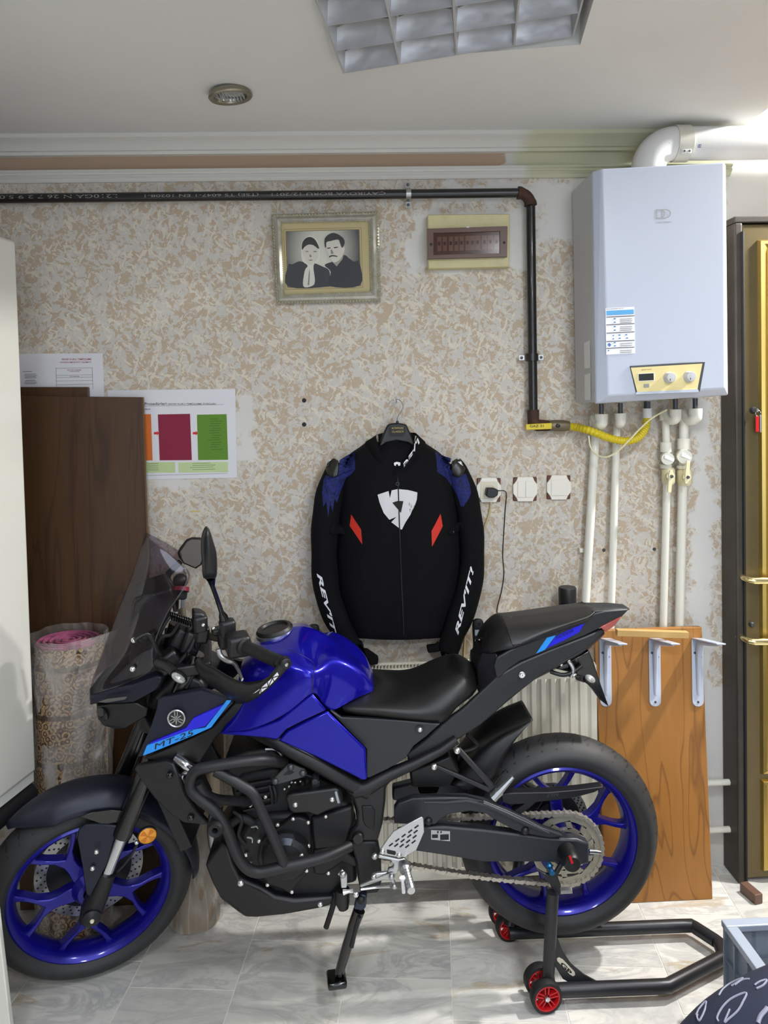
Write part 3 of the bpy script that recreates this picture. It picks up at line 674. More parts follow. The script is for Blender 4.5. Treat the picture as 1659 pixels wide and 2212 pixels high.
# ------------------------------------------------------------------ four heating pipes below the boiler
def wp(x, y, d=.038): return at('P', x, y, WALL - d)
def riser(nip, elb, pts, r, label, valve=None):
    top = wp(nip[0], nip[1], .085); top.z = min(top.z, bp(0, 1, 0).z + .003)
    t = thing('heating_pipe', wp(*pts[-1]), label, 'pipe', 'white heating pipes')
    m1, m2 = M['pipe_white'], M['pipe_ivory']
    MB().tube([top + Vector((0, 0, .01)), top - Vector((0, 0, .028))], .008, 10).build('nipple', M['grey_metal'], t)
    c = top - Vector((0, 0, .024)); e = wp(*elb)
    MB().tube([c, c - Vector((0, 0, .020))], [r + .0065, r + .0065], 16).build('cap_fitting', m1, t)
    k = c - Vector((0, 0, .03)); path = cr([c - Vector((0, 0, .012)), k, (k + e) / 2 + Vector((0, 0, -.006)), e + Vector((0, 0, .012)), e - Vector((0, 0, .012))], 14)
    MB().tube(path, [r + .005] * 10 + [r + .006] * 4, 14).build('elbow', m1, t)
    seg = [wp(*q) for q in pts]
    MB().tube([e] + seg, r, 14).build('pipe_run', m1, t)
    if valve:
        for (cy0, cy1, cx) in valve['sleeve']:
            MB().tube([wp(cx, cy0), wp(cx, cy1)], r + .006, 14).build('sleeve', m1, t)
        (ux, uy) = valve['union']; u_ = wp(ux, uy, .075)
        MB().tube([wp(ux - 12, uy - 5, .05), u_ + Vector((-.003, -.004, 0))], r + .008, 16).build('filter_plug', m1, t)
        fl_ = MB().box(u_ + Vector((0, -.006, 0)), (.034, .006, .010), Matrix.Rotation(.42, 3, 'Y')).build('plug_grip', M['print_white'], t, bevel=.002)
        (vx, vy) = valve['ball']; vc = wp(vx - 14, vy)
        MB().tube([vc + Vector((0, 0, .028)), vc + Vector((0, 0, .02)), vc - Vector((0, 0, .02)), vc - Vector((0, 0, .028))], [r + .004, r + .009, r + .009, r + .004], 16).build('valve_body', m2, t)
        hp_ = wp(vx, vy, .092)
        MB().tube([wp(vx - 8, vy, .055), hp_ + Vector((0, -.004, 0))], .013, 16).build('valve_boss', m2, t)
        a, b_ = [wp(x, y, .10) for x, y in valve['handle']]; d_ = (b_ - a).normalized(); s_ = d_.cross(Vector((0, 1, 0)))
        MB().prism([a + s_ * .004, a + s_ * .007 + d_ * .012, b_ + s_ * .006, b_ - s_ * .006, a - s_ * .007 + d_ * .012, a - s_ * .004], (0, .006, 0)).build('valve_handle', m2, t, bevel=.0015)
        MB().lathe([(.0001, -.003), (.005, -.0025), (.0055, .001)], hp_ + Vector((0, -.010, 0)), (0, 1, 0), 10).build('handle_screw', M['grey_metal'], t)
    return t
riser((590, 85), (555, 185), [(553, 260), (470, 1640)], .0145, 'white heating pipe nearest the yellow gas lever, leaning slightly')
riser((712, 80), (690, 170), [(688, 260), (645, 1640)], .0125, 'white heating pipe second from the yellow gas lever')
riser((1065, 55), (1000, 150), [(1005, 250), (1008, 330), (1010, 610), (985, 1600)], .0125, 'white heating pipe with a small ivory lever valve, its lever pointing down',
      dict(sleeve=[(312, 375, 1004), (455, 480, 1005)], union=(1020, 418), ball=(1034, 530), handle=[(1040, 492), (1028, 636)]))
riser((1192, 50), (1122, 150), [(1120, 250), (1120, 330), (1112, 610), (1088, 1600)], .0155, 'thicker white heating pipe nearest the door with its ivory lever pointing up',
      dict(sleeve=[(288, 358, 1120), (460, 480, 1115)], union=(1128, 405), ball=(1138, 535), handle=[(1136, 580), (1150, 432)]))
mb = MB().tube(cr([wp(1010, 105, .12), wp(920, 155, .13), wp(840, 225, .14), wp(760, 310, .14), wp(690, 375, .13), wp(620, 408, .12), wp(560, 392, .10), wp(520, 340, .085), wp(510, 270, .08)], 40), .0028, 6)
tag(mb.build('thin_cable', M['pipe_ivory'], loc=None), 'thin ivory cable looping under the yellow gas hose', 'cable')
for x, y, lb in ((460, 1003, 'small white pipe clip beside the pipe nearest the gas lever'), (1068, 998, 'small white pipe clip beside the thicker pipe nearest the door')):
    c = wp(x, y, .012); mb = MB().box(c, (.014, .022, .014)); mb.box(c + Vector((.009, -.02, .004)), (.006, .02, .004)); mb.box(c + Vector((.009, -.02, -.004)), (.006, .02, .004)); tag(mb.build('pipe_clip', M['switch_white'], smooth=0, bevel=.0012), lb, 'clip', 'wall clips')
for x, y, lb in ((607, 1004, 'grey wall screw right of the second heating pipe'), (930, 998, 'grey wall screw left of the third heating pipe')):
    c = wp(x, y, .0); tag(MB().lathe([(.0001, -.006), (.004, -.006), (.006, -.002), (.006, .002)], c, (0, 1, 0), 12).build('wall_screw', M['grey_metal']), lb, 'screw', 'wall screws')
for (x, y), lb in (((657, 865), 'upper dark wall plug left of the jacket hook'), ((657, 917), 'lower dark wall plug left of the jacket hook')):
    c = ony(x, y, WALL); tag(MB().lathe([(.0001, -.002), (.0035, -.002), (.004, -.004), (.0065, -.004), (.0075, 0)], c, (0, 1, 0), 14).build('wall_plug', M['print_black']), lb, 'wall plug', 'wall plugs beside the jacket')

# ------------------------------------------------------------------ socket and switches
def frame_plate(k, cx, cy, name, label, cat, ang, group):
    c = at(k, cx, cy, WALL); t = thing(name, c, label, cat, group); R_ = Matrix.Rotation(ang, 3, 'Y')
    P_ = lambda x, z, y: c + R_ @ Vector((x, -y, z))
    h = .0405
    MB().prism([P_(x * .99, z * .99, 0) for x, z in ((-h, -h), (h, -h), (h, h), (-h, h))], (0, -.007, 0)).build('corner_accents', M['brown_plastic'], t, bevel=.003)
    out = []
    for sx, sz in ((-1, -1), (1, -1), (1, 1), (-1, 1)):
        tri = [(sx * h * .62, sz * h * 1.02), (sx * h * .74, sz * h * .72), (sx * h * 1.02, sz * h * .36)]
        out += tri[::-1] if sx * sz > 0 else tri
    out = [P_(x, z, .001) for x, z in out]
    MB().prism(out, (0, -.0105, 0)).build('frame_plate', M['switch_white'], t, bevel=.0015)
    return t, P_
t, P_ = frame_plate('O', 395, 200, 'wall_socket', 'white wall socket with brown corners and a black charger plugged in', 'socket', .03, 'wall plates beside the jacket')
MB().prism([P_(x, z, .011) for x, z in ((-.029, -.029), (.029, -.029), (.029, .029), (-.029, .029))], (0, -.002, 0)).build('socket_face', M['cream'], t, bevel=.001)
MB().lathe([(.021, .002), (.021, -.002), (.019, -.0025), (.018, 0)], P_(0, 0, .012), (0, 1, 0), 24).build('socket_ring', M['cream'], t)
ch = thing('charger', P_(.002, 0, .03), 'black plug-in charger in the wall socket with a thin black lead', 'charger')
MB().prism([P_(.002 + x, -.004 + z, .012) for x, z in ((-.017, -.010), (-.008, -.018), (.010, -.018), (.022, -.010), (.024, .008), (.010, .014), (-.014, .014))], (0, -.032, 0)).build('plug_body', M['black_plastic'], ch, bevel=.003)
ca = cr([P_(.024, 0, .03), P_(.034, 0, .028), at('O', 580, 215, WALL - .012), at('O', 600, 260, WALL - .006), at('O', 585, 450, WALL - .004), at('O', 570, 700, WALL - .004), at('O', 558, 950, WALL - .004), at('O', 572, 1150, WALL - .004), at('O', 545, 1350, WALL - .004), at('O', 500, 1520, WALL - .004), at('O', 495, 1620, WALL - .004), at('O', 520, 1850, WALL - .004), at('O', 480, 2150, WALL - .006), at('O', 400, 2190, WALL - .01)], 70)
MB().tube(ca, .0017, 6).build('charger_lead', M['black_gloss'], ch)
t, P_ = frame_plate('O', 808, 190, 'light_switch', 'white double rocker light switch with brown corners', 'light switch', .02, 'wall plates beside the jacket')
for s in (-1, 1): MB().prism([P_(s * .0135 + x, z, .0105) for x, z in ((-.0128, -.027), (.0128, -.027), (.0128, .027), (-.0128, .027))], (0, -.004, 0)).build('rocker', M['switch_white'], t, bevel=.001)
t, P_ = frame_plate('O', 1190, 170, 'light_switch', 'white single rocker light switch with brown corners', 'light switch', .02, 'wall plates beside the jacket')
MB().prism([P_(x, z, .0105) for x, z in ((-.027, -.027), (.027, -.027), (.027, .027), (-.027, .027))], (0, -.004, 0)).build('rocker', M['switch_white'], t, bevel=.001)
mb = MB().tube(cr([at('O', 425, 340, WALL - .006), at('O', 410, 450, WALL - .006), at('O', 370, 580, WALL - .006), at('O', 325, 700, WALL - .006), at('O', 250, 950, WALL - .006), at('O', 150, 1500, WALL - .006), at('O', 110, 2150, WALL - .008)], 24), .004, 8)
tag(mb.build('power_cable', mat('cable_beige', (196, 178, 130), .5)), 'beige power cable running down from the wall socket behind the jacket', 'cable')

# ------------------------------------------------------------------ fuse box
def wq(x, y, d): return at('W', x, y, WALL - d)
fb = thing('fuse_box', wq(1125, 510, .03), 'cream fuse box with a brown see-through cover', 'fuse box')
MB().prism([wq(x, y, 0) for x, y in ((908, 226), (1347, 222), (1345, 505), (912, 515))], (0, -.040, 0)).build('housing', mat('aged_cream', (208, 198, 150), .5, var=(30, (196, 186, 140), .2)), fb, bevel=.003)
MB().prism([wq(x, y, .040) for x, y in ((910, 288), (1347, 274), (1345, 442), (912, 454))], (0, -.003, 0)).build('cover_back', mat('fuse_dark', (58, 34, 26), .5), fb, smooth=0)
for x, w_ in ((977, 22), (1007, 22), (1040, 22), (1070, 22), (1098, 22), (1131, 26), (1158, 26), (1186, 26), (1222, 28), (1255, 28), (1288, 28)):
    y = 366 - (x - 977) * .035
    f = MB().prism([wq(a, b, .043) for a, b in ((x - w_ / 2, y - 32), (x + w_ / 2, y - 33), (x + w_ / 2, y + 44), (x - w_ / 2, y + 45))], (0, -.004, 0)).build('breaker', mat('breaker_tan', (150, 116, 96), .5), fb, smooth=0)
    MB().box(wq(x, y + 2, .05), (.007, .008, .010)).build('toggle', M['print_black'], f, smooth=0)
mb = MB()
t_ = NT('smoked_cover'); t_.set(Base_Color=rgb((96, 56, 42)), Roughness=.15, Alpha=.3)
MB().prism([wq(x, y, .053) for x, y in ((910, 290), (1347, 276), (1345, 440), (912, 452))], (0, -.002, 0)).build('cover', t_.m, fb, smooth=0)
mb = MB()
for pts in (((910, 290), (1347, 276), (1347, 300), (910, 312)), ((912, 452), (1345, 440), (1345, 420), (912, 432)), ((910, 312), (945, 311), (945, 431), (912, 432)), ((1306, 302), (1347, 300), (1345, 420), (1306, 422))):
    mb.prism([wq(x, y, .055) for x, y in pts], (0, -.004, 0))
mb.build('cover_rim', mat('cover_brown', (92, 62, 47), .4), fb, smooth=0)
for x, y in ((933, 372), (1330, 362)): MB().lathe([(.0001, -.004), (.004, -.004), (.0045, 0)], wq(x, y, .058), (0, 1, 0), 10).build('cover_screw', M['print_black'], fb)
MB().lathe([(.0001, -.003), (.005, -.003), (.0055, 0)], wq(1132, 282, .045), (0, 1, 0), 12).build('latch_dot', M['print_white'], fb)

# ------------------------------------------------------------------ framed photograph
def vq(x, y, d): return at('V', x, y, WALL - d - .018 * (1404 - y) / 1404)
pf = thing('picture_frame', vq(820, 1310, .012), 'silver framed black and white portrait of a woman in headscarf and a moustached man', 'picture')
M['frame_silver'] = mat('frame_silver', (206, 205, 196), .35, .5, var=(40, (168, 164, 144), .25), bump=(60, .2, .001))
M['frame_gilt'] = mat('frame_gilt', (178, 170, 140), .45, .4, bump=(90, .4, .002))
OUT = [(40, 85), (1515, 42), (1550, 1290), (110, 1320)]; INN = [(178, 200), (1385, 180), (1410, 1150), (215, 1190)]
def mix2(t): return [(a[0] + (b[0] - a[0]) * t, a[1] + (b[1] - a[1]) * t) for a, b in zip(OUT, INN)]
prof = [(0, .004), (0, .016), (.16, .020), (.3, .017), (.36, .022), (.6, .026), (.8, .022), (1.0, .015), (1.0, .006)]
for k in range(4):
    rows = []
    for t, d in prof:
        q = mix2(t); a, b = q[k], q[(k + 1) % 4]; rows.append([vq(a[0], a[1], d), vq(b[0], b[1], d)])
    mb = MB(); n = len(rows); mb.loft([[r[0] for r in rows], [r[1] for r in rows]]); mb.build('moulding', M['frame_silver'], pf, smooth=35)
for t, rr in ((.13, .0042), (.97, .0028)):    # beaded edges
    q = mix2(t)
    for k in range(4):
        a, b = vq(q[k][0], q[k][1], .0195 if t < .5 else .016), vq(q[(k + 1) % 4][0], q[(k + 1) % 4][1], .0195 if t < .5 else .016); L = (b - a).length; n = int(L / (rr * 2.4)); mb = MB()
        for i in range(n):
            p = a.lerp(b, (i + .5) / n); mb.ball(p, rr, 6)
        mb.build('beading', M['frame_gilt'], pf, smooth=60)
MB().prism([vq(x, y, .006) for x, y in ((175, 195), (1390, 175), (1415, 1155), (212, 1195))], (0, -.004, 0)).build('mount_board', mat('mount_card', (186, 172, 128), .7), pf, smooth=0)
mb = MB()
for o_, w_ in ((0, 6), (26, 4)):
    qs = [(238 - o_, 318 - o_), (1250 + o_, 292 - o_), (1272 + o_, 1070 + o_), (262 - o_, 1092 + o_)]
    for k in range(4):
        a, b = vq(*qs[k], .0105), vq(*qs[(k + 1) % 4], .0105); d_ = (b - a).normalized(); s_ = Vector((-d_.z, 0, d_.x)) * w_ * .00012
        mb.add([a + s_, b + s_, b - s_, a - s_], [(0, 1, 2, 3)])
mb.build('mount_line', mat('mount_line', (108, 98, 66), .7), pf, smooth=0)
def ph(): # vignette backdrop of the printed photograph
    t = NT('photo_backdrop'); c0 = vq(730, 560, 0); v = t.coord('Object', loc=(0, 0, 0)); sx = t.t.nodes.new('ShaderNodeSeparateXYZ'); t.l(v, sx.inputs[0])
    o0 = vq(820, 1310, .012)
    dx = t.math('MULTIPLY', t.math('SUBTRACT', sx.outputs[0], c0.x - o0.x), 1 / .125); dz = t.math('MULTIPLY', t.math('SUBTRACT', sx.outputs[2], c0.z - o0.z), 1 / .16)
    r = t.math('SQRT', t.math('ADD', t.math('MULTIPLY', dx, dx), t.math('MULTIPLY', dz, dz)))
    t.set(Base_Color=t.ramp(r, [(.35, (196, 194, 180)), (.7, (150, 148, 138)), (1.0, (66, 66, 66))]), Roughness=.5); return t.m
pr = MB().prism([vq(x, y, .0102) for x, y in ((245, 322), (1245, 298), (1266, 1062), (268, 1084))], (0, -.0006, 0)).build('photograph', ph(), pf, smooth=0)
G_ = {n: mat('photo_' + n, c, .5) for n, c in dict(coat=(44, 45, 50), suit=(34, 35, 42), skin=(196, 192, 180), hair=(38, 36, 36), scarf=(206, 204, 192), shade=(120, 116, 108), mid=(150, 146, 136)).items()}
_ly = [0]
def figure(pts, col_, name):
    _ly[0] += 1
    q = [vq(x, y, .0109 + .00012 * _ly[0]) for x, y in pts]; q = [v.xyz for v in cr(q, len(q) * 4, True)] if len(q) > 5 else q
    MB().prism(q, (0, -.0001, 0)).build(name, G_[col_], pr, smooth=0)
figure([(270, 790), (330, 770), (430, 730), (540, 760), (640, 760), (740, 800), (830, 850), (850, 960), (850, 1072), (270, 1080)], 'coat', 'printed_coat')
figure([(775, 790), (820, 755), (900, 730), (1040, 645), (1110, 690), (1180, 735), (1252, 745), (1264, 1060), (840, 1070), (860, 880)], 'suit', 'printed_jacket')
figure([(450, 560), (470, 450), (560, 380), (660, 420), (700, 520), (705, 640), (690, 720), (620, 790), (640, 1000), (600, 1070), (480, 1074), (500, 860), (540, 790), (465, 720)], 'scarf', 'printed_headscarf')
figure([(565, 830), (570, 900), (560, 1060), (540, 1060), (555, 900)], 'shade', 'printed_fold')
figure([(468, 560), (520, 500), (600, 500), (670, 550), (690, 590), (680, 690), (620, 765), (570, 780), (520, 740), (480, 650)], 'skin', 'printed_face')
figure([(462, 570), (465, 480), (510, 415), (575, 395), (640, 430), (690, 520), (690, 560), (620, 510), (555, 500), (500, 530)], 'hair', 'printed_hair')
for p in (((500, 592), (540, 586), (560, 598), (525, 604)), ((610, 596), (650, 586), (672, 596), (640, 606)), ((540, 712), (590, 706), (618, 712), (585, 724)), ((565, 640), (585, 640), (596, 668), (570, 672))): figure(list(p), 'shade', 'printed_feature')
figure([(870, 730), (950, 690), (1040, 620), (1020, 700), (940, 800)], 'mid', 'printed_neck')
figure([(790, 470), (860, 440), (970, 440), (1040, 530), (1050, 560), (1030, 630), (980, 710), (900, 745), (850, 690), (805, 590)], 'skin', 'printed_face')
figure([(775, 520), (775, 420), (830, 360), (900, 340), (980, 370), (1035, 420), (1050, 480), (1015, 545), (985, 480), (960, 430), (860, 450), (800, 470), (795, 540)], 'hair', 'printed_hair')
for p in (((805, 545), (850, 538), (860, 550), (815, 560)), ((900, 535), (955, 530), (960, 542), (905, 552)), ((835, 660), (880, 644), (945, 655), (945, 668), (880, 662), (845, 676)), ((858, 570), (872, 570), (900, 620), (862, 630))): figure(list(p), 'hair' if p[0][0] != 858 else 'shade', 'printed_feature')

# ------------------------------------------------------------------ printed notices
def lq(x, y, d): return at('L', x, y, WALL - d)
pn = MB().prism([lq(x, y, .0006) for x, y in ((60, 72), (657, 68), (668, 350), (70, 400))], (0, -.0006, 0)).build('notice', M['paper'], smooth=0); tag(pn, 'white notice with red heading half hidden behind the brown boards', 'notice', 'printed notices on the wall')
mb = MB(); text(mb, 'SEDEF KURU TEMİZLEME', lq(395, 113, .0018), lq(585, 112, .0018), .0075, (0, 0, 1)); text(mb, 'YANGIN EMNİYETİ TALİMATI', lq(382, 131, .0018), lq(583, 130, .0018), .006, (0, 0, 1))
text(mb, 'SEDEF KURU TEMİZLEME', lq(428, 178, .0018), lq(522, 178, .0018), .0034, (0, 0, 1)); text(mb, 'YANGIN EKİPLERİ', lq(442, 187, .0018), lq(510, 187, .0018), .0034, (0, 0, 1)); text(mb, 'SÖNDÜRME EKİBİ', lq(445, 219, .0018), lq(508, 219, .0018), .0032, (0, 0, 1)); mb.build('heading', M['ink_red'], pn, smooth=0)
mb = MB()
for y in (163, 208, 222, 244, 268): mb.box((lq(360, y, .0016) + lq(592, y, .0016)) / 2, (.12, .0004, .0007))
for x in (360, 592): mb.box(lq(x, 230, .0016), (.0007, .0004, .07))
for i, y in enumerate((186, 202, 212, 219, 227, 240, 247, 256, 263)): mb.box(lq(195 - (20 if i == 0 else 0), y, .0016), (.03 + .012 * ((i * 7) % 5) / 4, .0004, .0012))
mb.build('small_print', M['ink_dark'], pn, smooth=0)
ps = MB().prism([lq(x, y, .0012) for x, y in ((688, 306), (1505, 296), (1517, 865), (720, 880))], (0, -.0006, 0)).build('notice', M['paper'], smooth=0); tag(ps, 'white flow-chart notice with orange, crimson and green boxes beside the brown boards', 'notice', 'printed notices on the wall')
mb = MB(); text(mb, 'Prosedürleri', lq(926, 402, .0022), lq(1066, 400, .0022), .0095, (0, 0, 1)); text(mb, '(SEDEF KURU TEMİZLEME ÖVEÇLER)', lq(1074, 402, .0022), lq(1382, 400, .0022), .0085, (0, 0, 1)); text(mb, 'prosedürü', lq(880, 435, .0022), lq(962, 434, .0022), .007, (0, 0, 1))
mb.box((lq(926, 403, .002) + lq(1428, 401, .002)) / 2, (.26, .0004, .0008)); mb.box((lq(760, 848, .002) + lq(1445, 845, .002)) / 2, (.36, .0004, .0008)); mb.build('heading', M['ink_dark'], ps, smooth=0)
def block(pts, c, nm): MB().prism([lq(x, y, .0021) for x, y in pts], (0, -.0003, 0)).build(nm, mat(nm + '_ink', c, .7), ps, smooth=0)
block(((840, 460), (966, 458), (977, 754), (850, 756)), (216, 112, 40), 'orange_box')
block(((1010, 460), (1216, 456), (1228, 752), (1022, 754)), (132, 22, 56), 'crimson_box')
block(((1260, 462), (1450, 458), (1460, 750), (1268, 752)), (92, 136, 36), 'green_box')
block(((780, 768), (1120, 764), (1122, 832), (785, 834)), (188, 206, 150), 'pale_box'); block(((1141, 767), (1458, 763), (1460, 830), (1143, 832)), (192, 210, 156), 'pale_box')
for x in (985, 1234): block(((x, 573), (x + 20, 572), (x + 20, 564), (x + 32, 580), (x + 20, 595), (x + 20, 587), (x, 588)), (206, 40, 40), 'arrow')
mb = MB()
for i in range(14): mb.box(lq(1300 + 70 + ((i * 5) % 3) * 8, 488 + i * 15, .0026), (.028 + .012 * ((i * 3) % 4) / 3, .0002, .0011))
for i in range(4): mb.box(lq(1290 + (i % 2) * 15, 772 + i * 13, .0026), (.075 if i else .06, .0002, .001)); mb.box(lq(980, 776 + i * 13, .0026), (.035, .0002, .001))
mb.build('small_print', mat('ink_green', (44, 66, 30), .7), ps, smooth=0)
mb = MB().box(at('L', 1250, 1080, WALL - .001), (.034, .001, .004)); tag(mb.build('tape_scrap', mat('tape_yellow', (206, 190, 110), .6), smooth=0), 'short scrap of yellow tape on the wallpaper', 'tape')

# ------------------------------------------------------------------ brown boards leaning on the wall
def lean_board(name, pts_top, pxl, pxr, ytop, ytop_r, Yt, Yb, th, m, label, cat, group=None, edge=None):
    a = ony(pxl, ytop, Yt); b = ony(pxr, ytop_r, Yt); ztop = (a.z + b.z) / 2
    tl, tr = Vector((a.x, Yt, a.z)), Vector((b.x, Yt, b.z)); bl, br = Vector((a.x - .004, Yb, 0.001)), Vector((b.x + .004, Yb, .001))
    n = Vector((0, ztop, -(Yt - Yb) * -1)).normalized(); n = Vector((0, 1, 0))
    mb = MB().prism([tl, tr, br, bl], n * th); o = mb.build(name, m, smooth=0, bevel=.0015); tag(o, label, cat, group)
    return o
lean_board('wood_board', None, 20, 190, 836, 836, 2.530, 2.514, .015, M['walnut'], 'taller dark brown laminate board standing behind another brown board', 'board', 'brown boards behind the carpet')
bb = lean_board('wood_board', None, 10, 307, 855, 858, 2.508, 2.484, .016, M['walnut'], 'wide dark brown laminate board in front of the taller one', 'board', 'brown boards behind the carpet')
a = ony(307, 858, 2.508); eb = MB().prism([Vector((a.x + .0005, 2.509, a.z)), Vector((a.x + .0045, 2.485, .002)), Vector((a.x + .0045, 2.499, .002)), Vector((a.x + .0005, 2.523, a.z))], (.0012, 0, 0)).build('board_edge', M['walnut_edge'], bb, smooth=0)

# ------------------------------------------------------------------ carpets
def roll(base, top, r, label, capc):
    t = thing('rolled_carpet', base, label, 'carpet', 'rolled carpets in clear film')
    ax_ = (top - base); L = ax_.length; ax_.normalize(); rr = []
    prof = [(.001, .001), (r * .96, .001), (r, .012), (r, L * .5), (r, L - .012), (r * .97, L), (.001, L)]
    MB().lathe(prof, base, ax_, 40).build('carpet_roll', M['carpet'], t, smooth=50)
    # spiral edge of the backing on the upper end
    sp = []; e1 = Vector((1, 0, 0)); e1 = (e1 - ax_ * e1.dot(ax_)).normalized(); e2 = ax_.cross(e1)
    for i in range(120):
        a = i * .26; q = r * (.1 + .84 * i / 119); sp.append(base + ax_ * (L + .003) + e1 * math.cos(a) * q + e2 * math.sin(a) * q)
    MB().tube(sp, .005, 6).build('roll_edge', capc, t)
    return t, ax_, L, e1, e2
cb_, ct_ = Vector((ony(165, 1900, 2.352).x - .01, 2.352, 0)), ony(150, 1384, 2.358)
rc, ax_, L, e1, e2 = roll(cb_, ct_, .105, 'tall rolled patterned carpet wrapped in clear film beside the white cabinet', mat('carpet_back', (168, 84, 120), .9, var=(30, (96, 44, 74), .2)))
rings = []
rnd = random.Random(4)
ph_ = [rnd.uniform(0, 6.28) for _ in range(12)]
for i in range(40):
    f = i / 39; ring = []
    for k in range(72):
        a = 2 * PI * k / 72
        q = .109 + .003 * math.sin(3 * a + 5 * f + ph_[0]) + .004 * math.sin(7 * a - 9 * f + ph_[1]) + .003 * math.sin(11 * a + 17 * f) + .0035 * math.sin(5 * a + 26 * f + ph_[2]) + (.02 * max(0, math.sin(a * 1 - .4)) * (1 if .4 < f < .95 else .3))
        q += .012 * max(0, math.cos(a)) * math.sin(PI * f)
        ring.append(cb_ + ax_ * (.01 + (L + .015) * f) + (e1 * math.cos(a) + e2 * math.sin(a)) * q)
    rings.append(ring)
MB().loft(rings, caps=False).build('film_wrap', M['film'], rc, smooth=180)
# loose flap of film falling over the right-hand side
rows = []
for i in range(22):
    f = i / 21; z = L + .028 - .44 * f; r_ = []
    for k in range(14):
        g = k / 13; a = -.95 + 1.25 * g - .55 * f
        q = .120 + .010 * math.sin(6 * g + 7 * f) + .010 * math.sin(13 * f + 3 * g) + (.035 * (1 - f) * math.sin(PI * g) if f < .35 else .01)
        r_.append(cb_ + ax_ * (z + .02 * math.sin(4 * g)) + (e1 * math.cos(a) + e2 * math.sin(a)) * q)
    rows.append(r_)
MB().grid(rows).build('film_flap', M['film'], rc, smooth=180)
b2 = onz(425, 1965, 0); b2 = Vector((b2.x, 2.40, 0)); t2 = b2 + Vector((.03, .04, .60))
M['jute'] = m_wood('jute_roll', (150, 132, 106), (118, 100, 80), (190, 176, 150), 8, 5, .8, 0)
rc2, ax2, L2, f1, f2 = roll(b2, t2, .082, 'short pale streaky rolled carpet in clear film behind the front wheel', M['jute'])
rc2.children[0].data.materials[0] = M['jute']
rings = []
for i in range(24):
    f = i / 23; rings.append([b2 + ax2 * (.004 + L2 * f) + (f1 * math.cos(a) + f2 * math.sin(a)) * (.087 + .004 * math.sin(4 * a + 14 * f) + .003 * math.sin(9 * a - 20 * f)) for a in [2 * PI * k / 56 for k in range(56)]])
MB().loft(rings, caps=False).build('film_wrap', M['film'], rc2, smooth=180)

# ------------------------------------------------------------------ white cabinet at the left
c0 = ony(80, 1666, 2.235); c1 = onz(-6, 1733, c0.z); dd = (c1 - c0); dd.z = 0; dd.normalize(); nn = Vector((-dd.y, dd.x, 0))
nn = Vector((-1, 0, 0))
ztop = ony(25, 519, 2.235).z
cab = thing('cabinet', Vector((c0.x - .3, c0.y - .2, 0)), 'tall glossy white cabinet on a black steel base at the end of the wall', 'cabinet')
q0 = Vector((c0.x, c0.y, 0)); q1 = q0 + dd * .62; q2 = q1 + nn * .6; q3 = q0 + nn * .6
def vz_(p, z): return Vector((p.x, p.y, z))
M['gloss_white'] = mat('gloss_white', (214, 213, 204), .16, coat=.3)
MB().prism([vz_(p, c0.z) for p in (q0, q1, q2, q3)], (0, 0, ztop - c0.z)).build('carcass', M['gloss_white'], cab, smooth=30, bevel=.012, bseg=4)
e = -nn * .004
MB().prism([vz_(p, c0.z - .028) for p in (q0 + nn * .01, q1 + nn * .01, q2, q3)], (0, 0, .027)).build('bottom_rail', M['white_plaster'], cab, smooth=0)
zb_ = c0.z - .062
MB().tube([vz_(q0 + nn * .028, zb_), vz_(q1 + nn * .028, zb_)], .032, 14).build('base_bar', M['black_tube'], cab)
for p in (q0 + nn * .3 + dd * .06, q1 + nn * .06 - dd * .03, q2 - nn * .06 - dd * .03, q3 - nn * .06 + dd * .03): MB().box(vz_(p, zb_ / 2), (.03, .03, zb_)).build('leg', M['black_tube'], cab, smooth=0, bevel=.003)
YL = 1.86
pz = [ony(-14, 1905, YL), ony(22, 2240, YL)]
mb = MB().prism([Vector((pz[0].x - .10, YL, pz[0].z)), pz[0], Vector((pz[1].x + .01, YL, .001)), Vector((pz[0].x - .10, YL, .001))], (0, .018, 0))
tag(mb.build('white_panel', M['gloss_white'], smooth=0, bevel=.002), 'loose white panel standing on the floor beside the front wheel', 'panel')

# ------------------------------------------------------------------ radiator
RY = 2.425; rx0, rx1 = ony(690, 1450, RY).x, .768; rz1 = .768; rz0 = .075
ra = thing('radiator', ((rx0 + rx1) / 2, 2.47, rz0), 'cream panel radiator with vertical flutes under the hanging jacket', 'radiator')
cols = []; n = int((rx1 - rx0) / .0325); xs = []
for i in range(n):
    x = rx0 + .02 + (rx1 - rx0 - .04) * i / n; w_ = (rx1 - rx0 - .04) / n
    xs += [(x, 0), (x + w_ * .42, 0), (x + w_ * .56, 1), (x + w_ * .86, 1)]
xs = [(rx0, 0)] + xs + [(rx1 - .015, 0), (rx1, 0)]
rows = []
for z, k in ((rz0, 0), (rz0 + .035, 0), (rz0 + .05, 1), (rz1 - .062, 1), (rz1 - .045, 0), (rz1, 0)):
    rows.append([Vector((x, RY + .012 * h * k, z)) for x, h in xs])
MB().shell(rows, (0, .008, 0)).build('front_panel', M['rad'], ra, smooth=30)
MB().box(((rx0 + rx1) / 2, WALL - .045, (rz0 + rz1) / 2), (rx1 - rx0, .010, rz1 - rz0)).build('rear_panel', M['rad'], ra, smooth=0)
for x in (rx0 - .0015, rx1 + .0015): MB().box((x, (RY + WALL - .04) / 2, (rz0 + rz1) / 2), (.003, WALL - .04 - RY, rz1 - rz0 - .01)).build('side_cover', M['rad'], ra, smooth=0)
mb = MB()
for i in range(int((rx1 - rx0) / .011)):
    mb.box((rx0 + .006 + i * .011, (RY + WALL - .04) / 2, rz1 - .003), (.0045, WALL - .05 - RY, .004))
g = mb.build('top_grille', M['rad'], ra, smooth=0); g['kind'] = 'stuff'
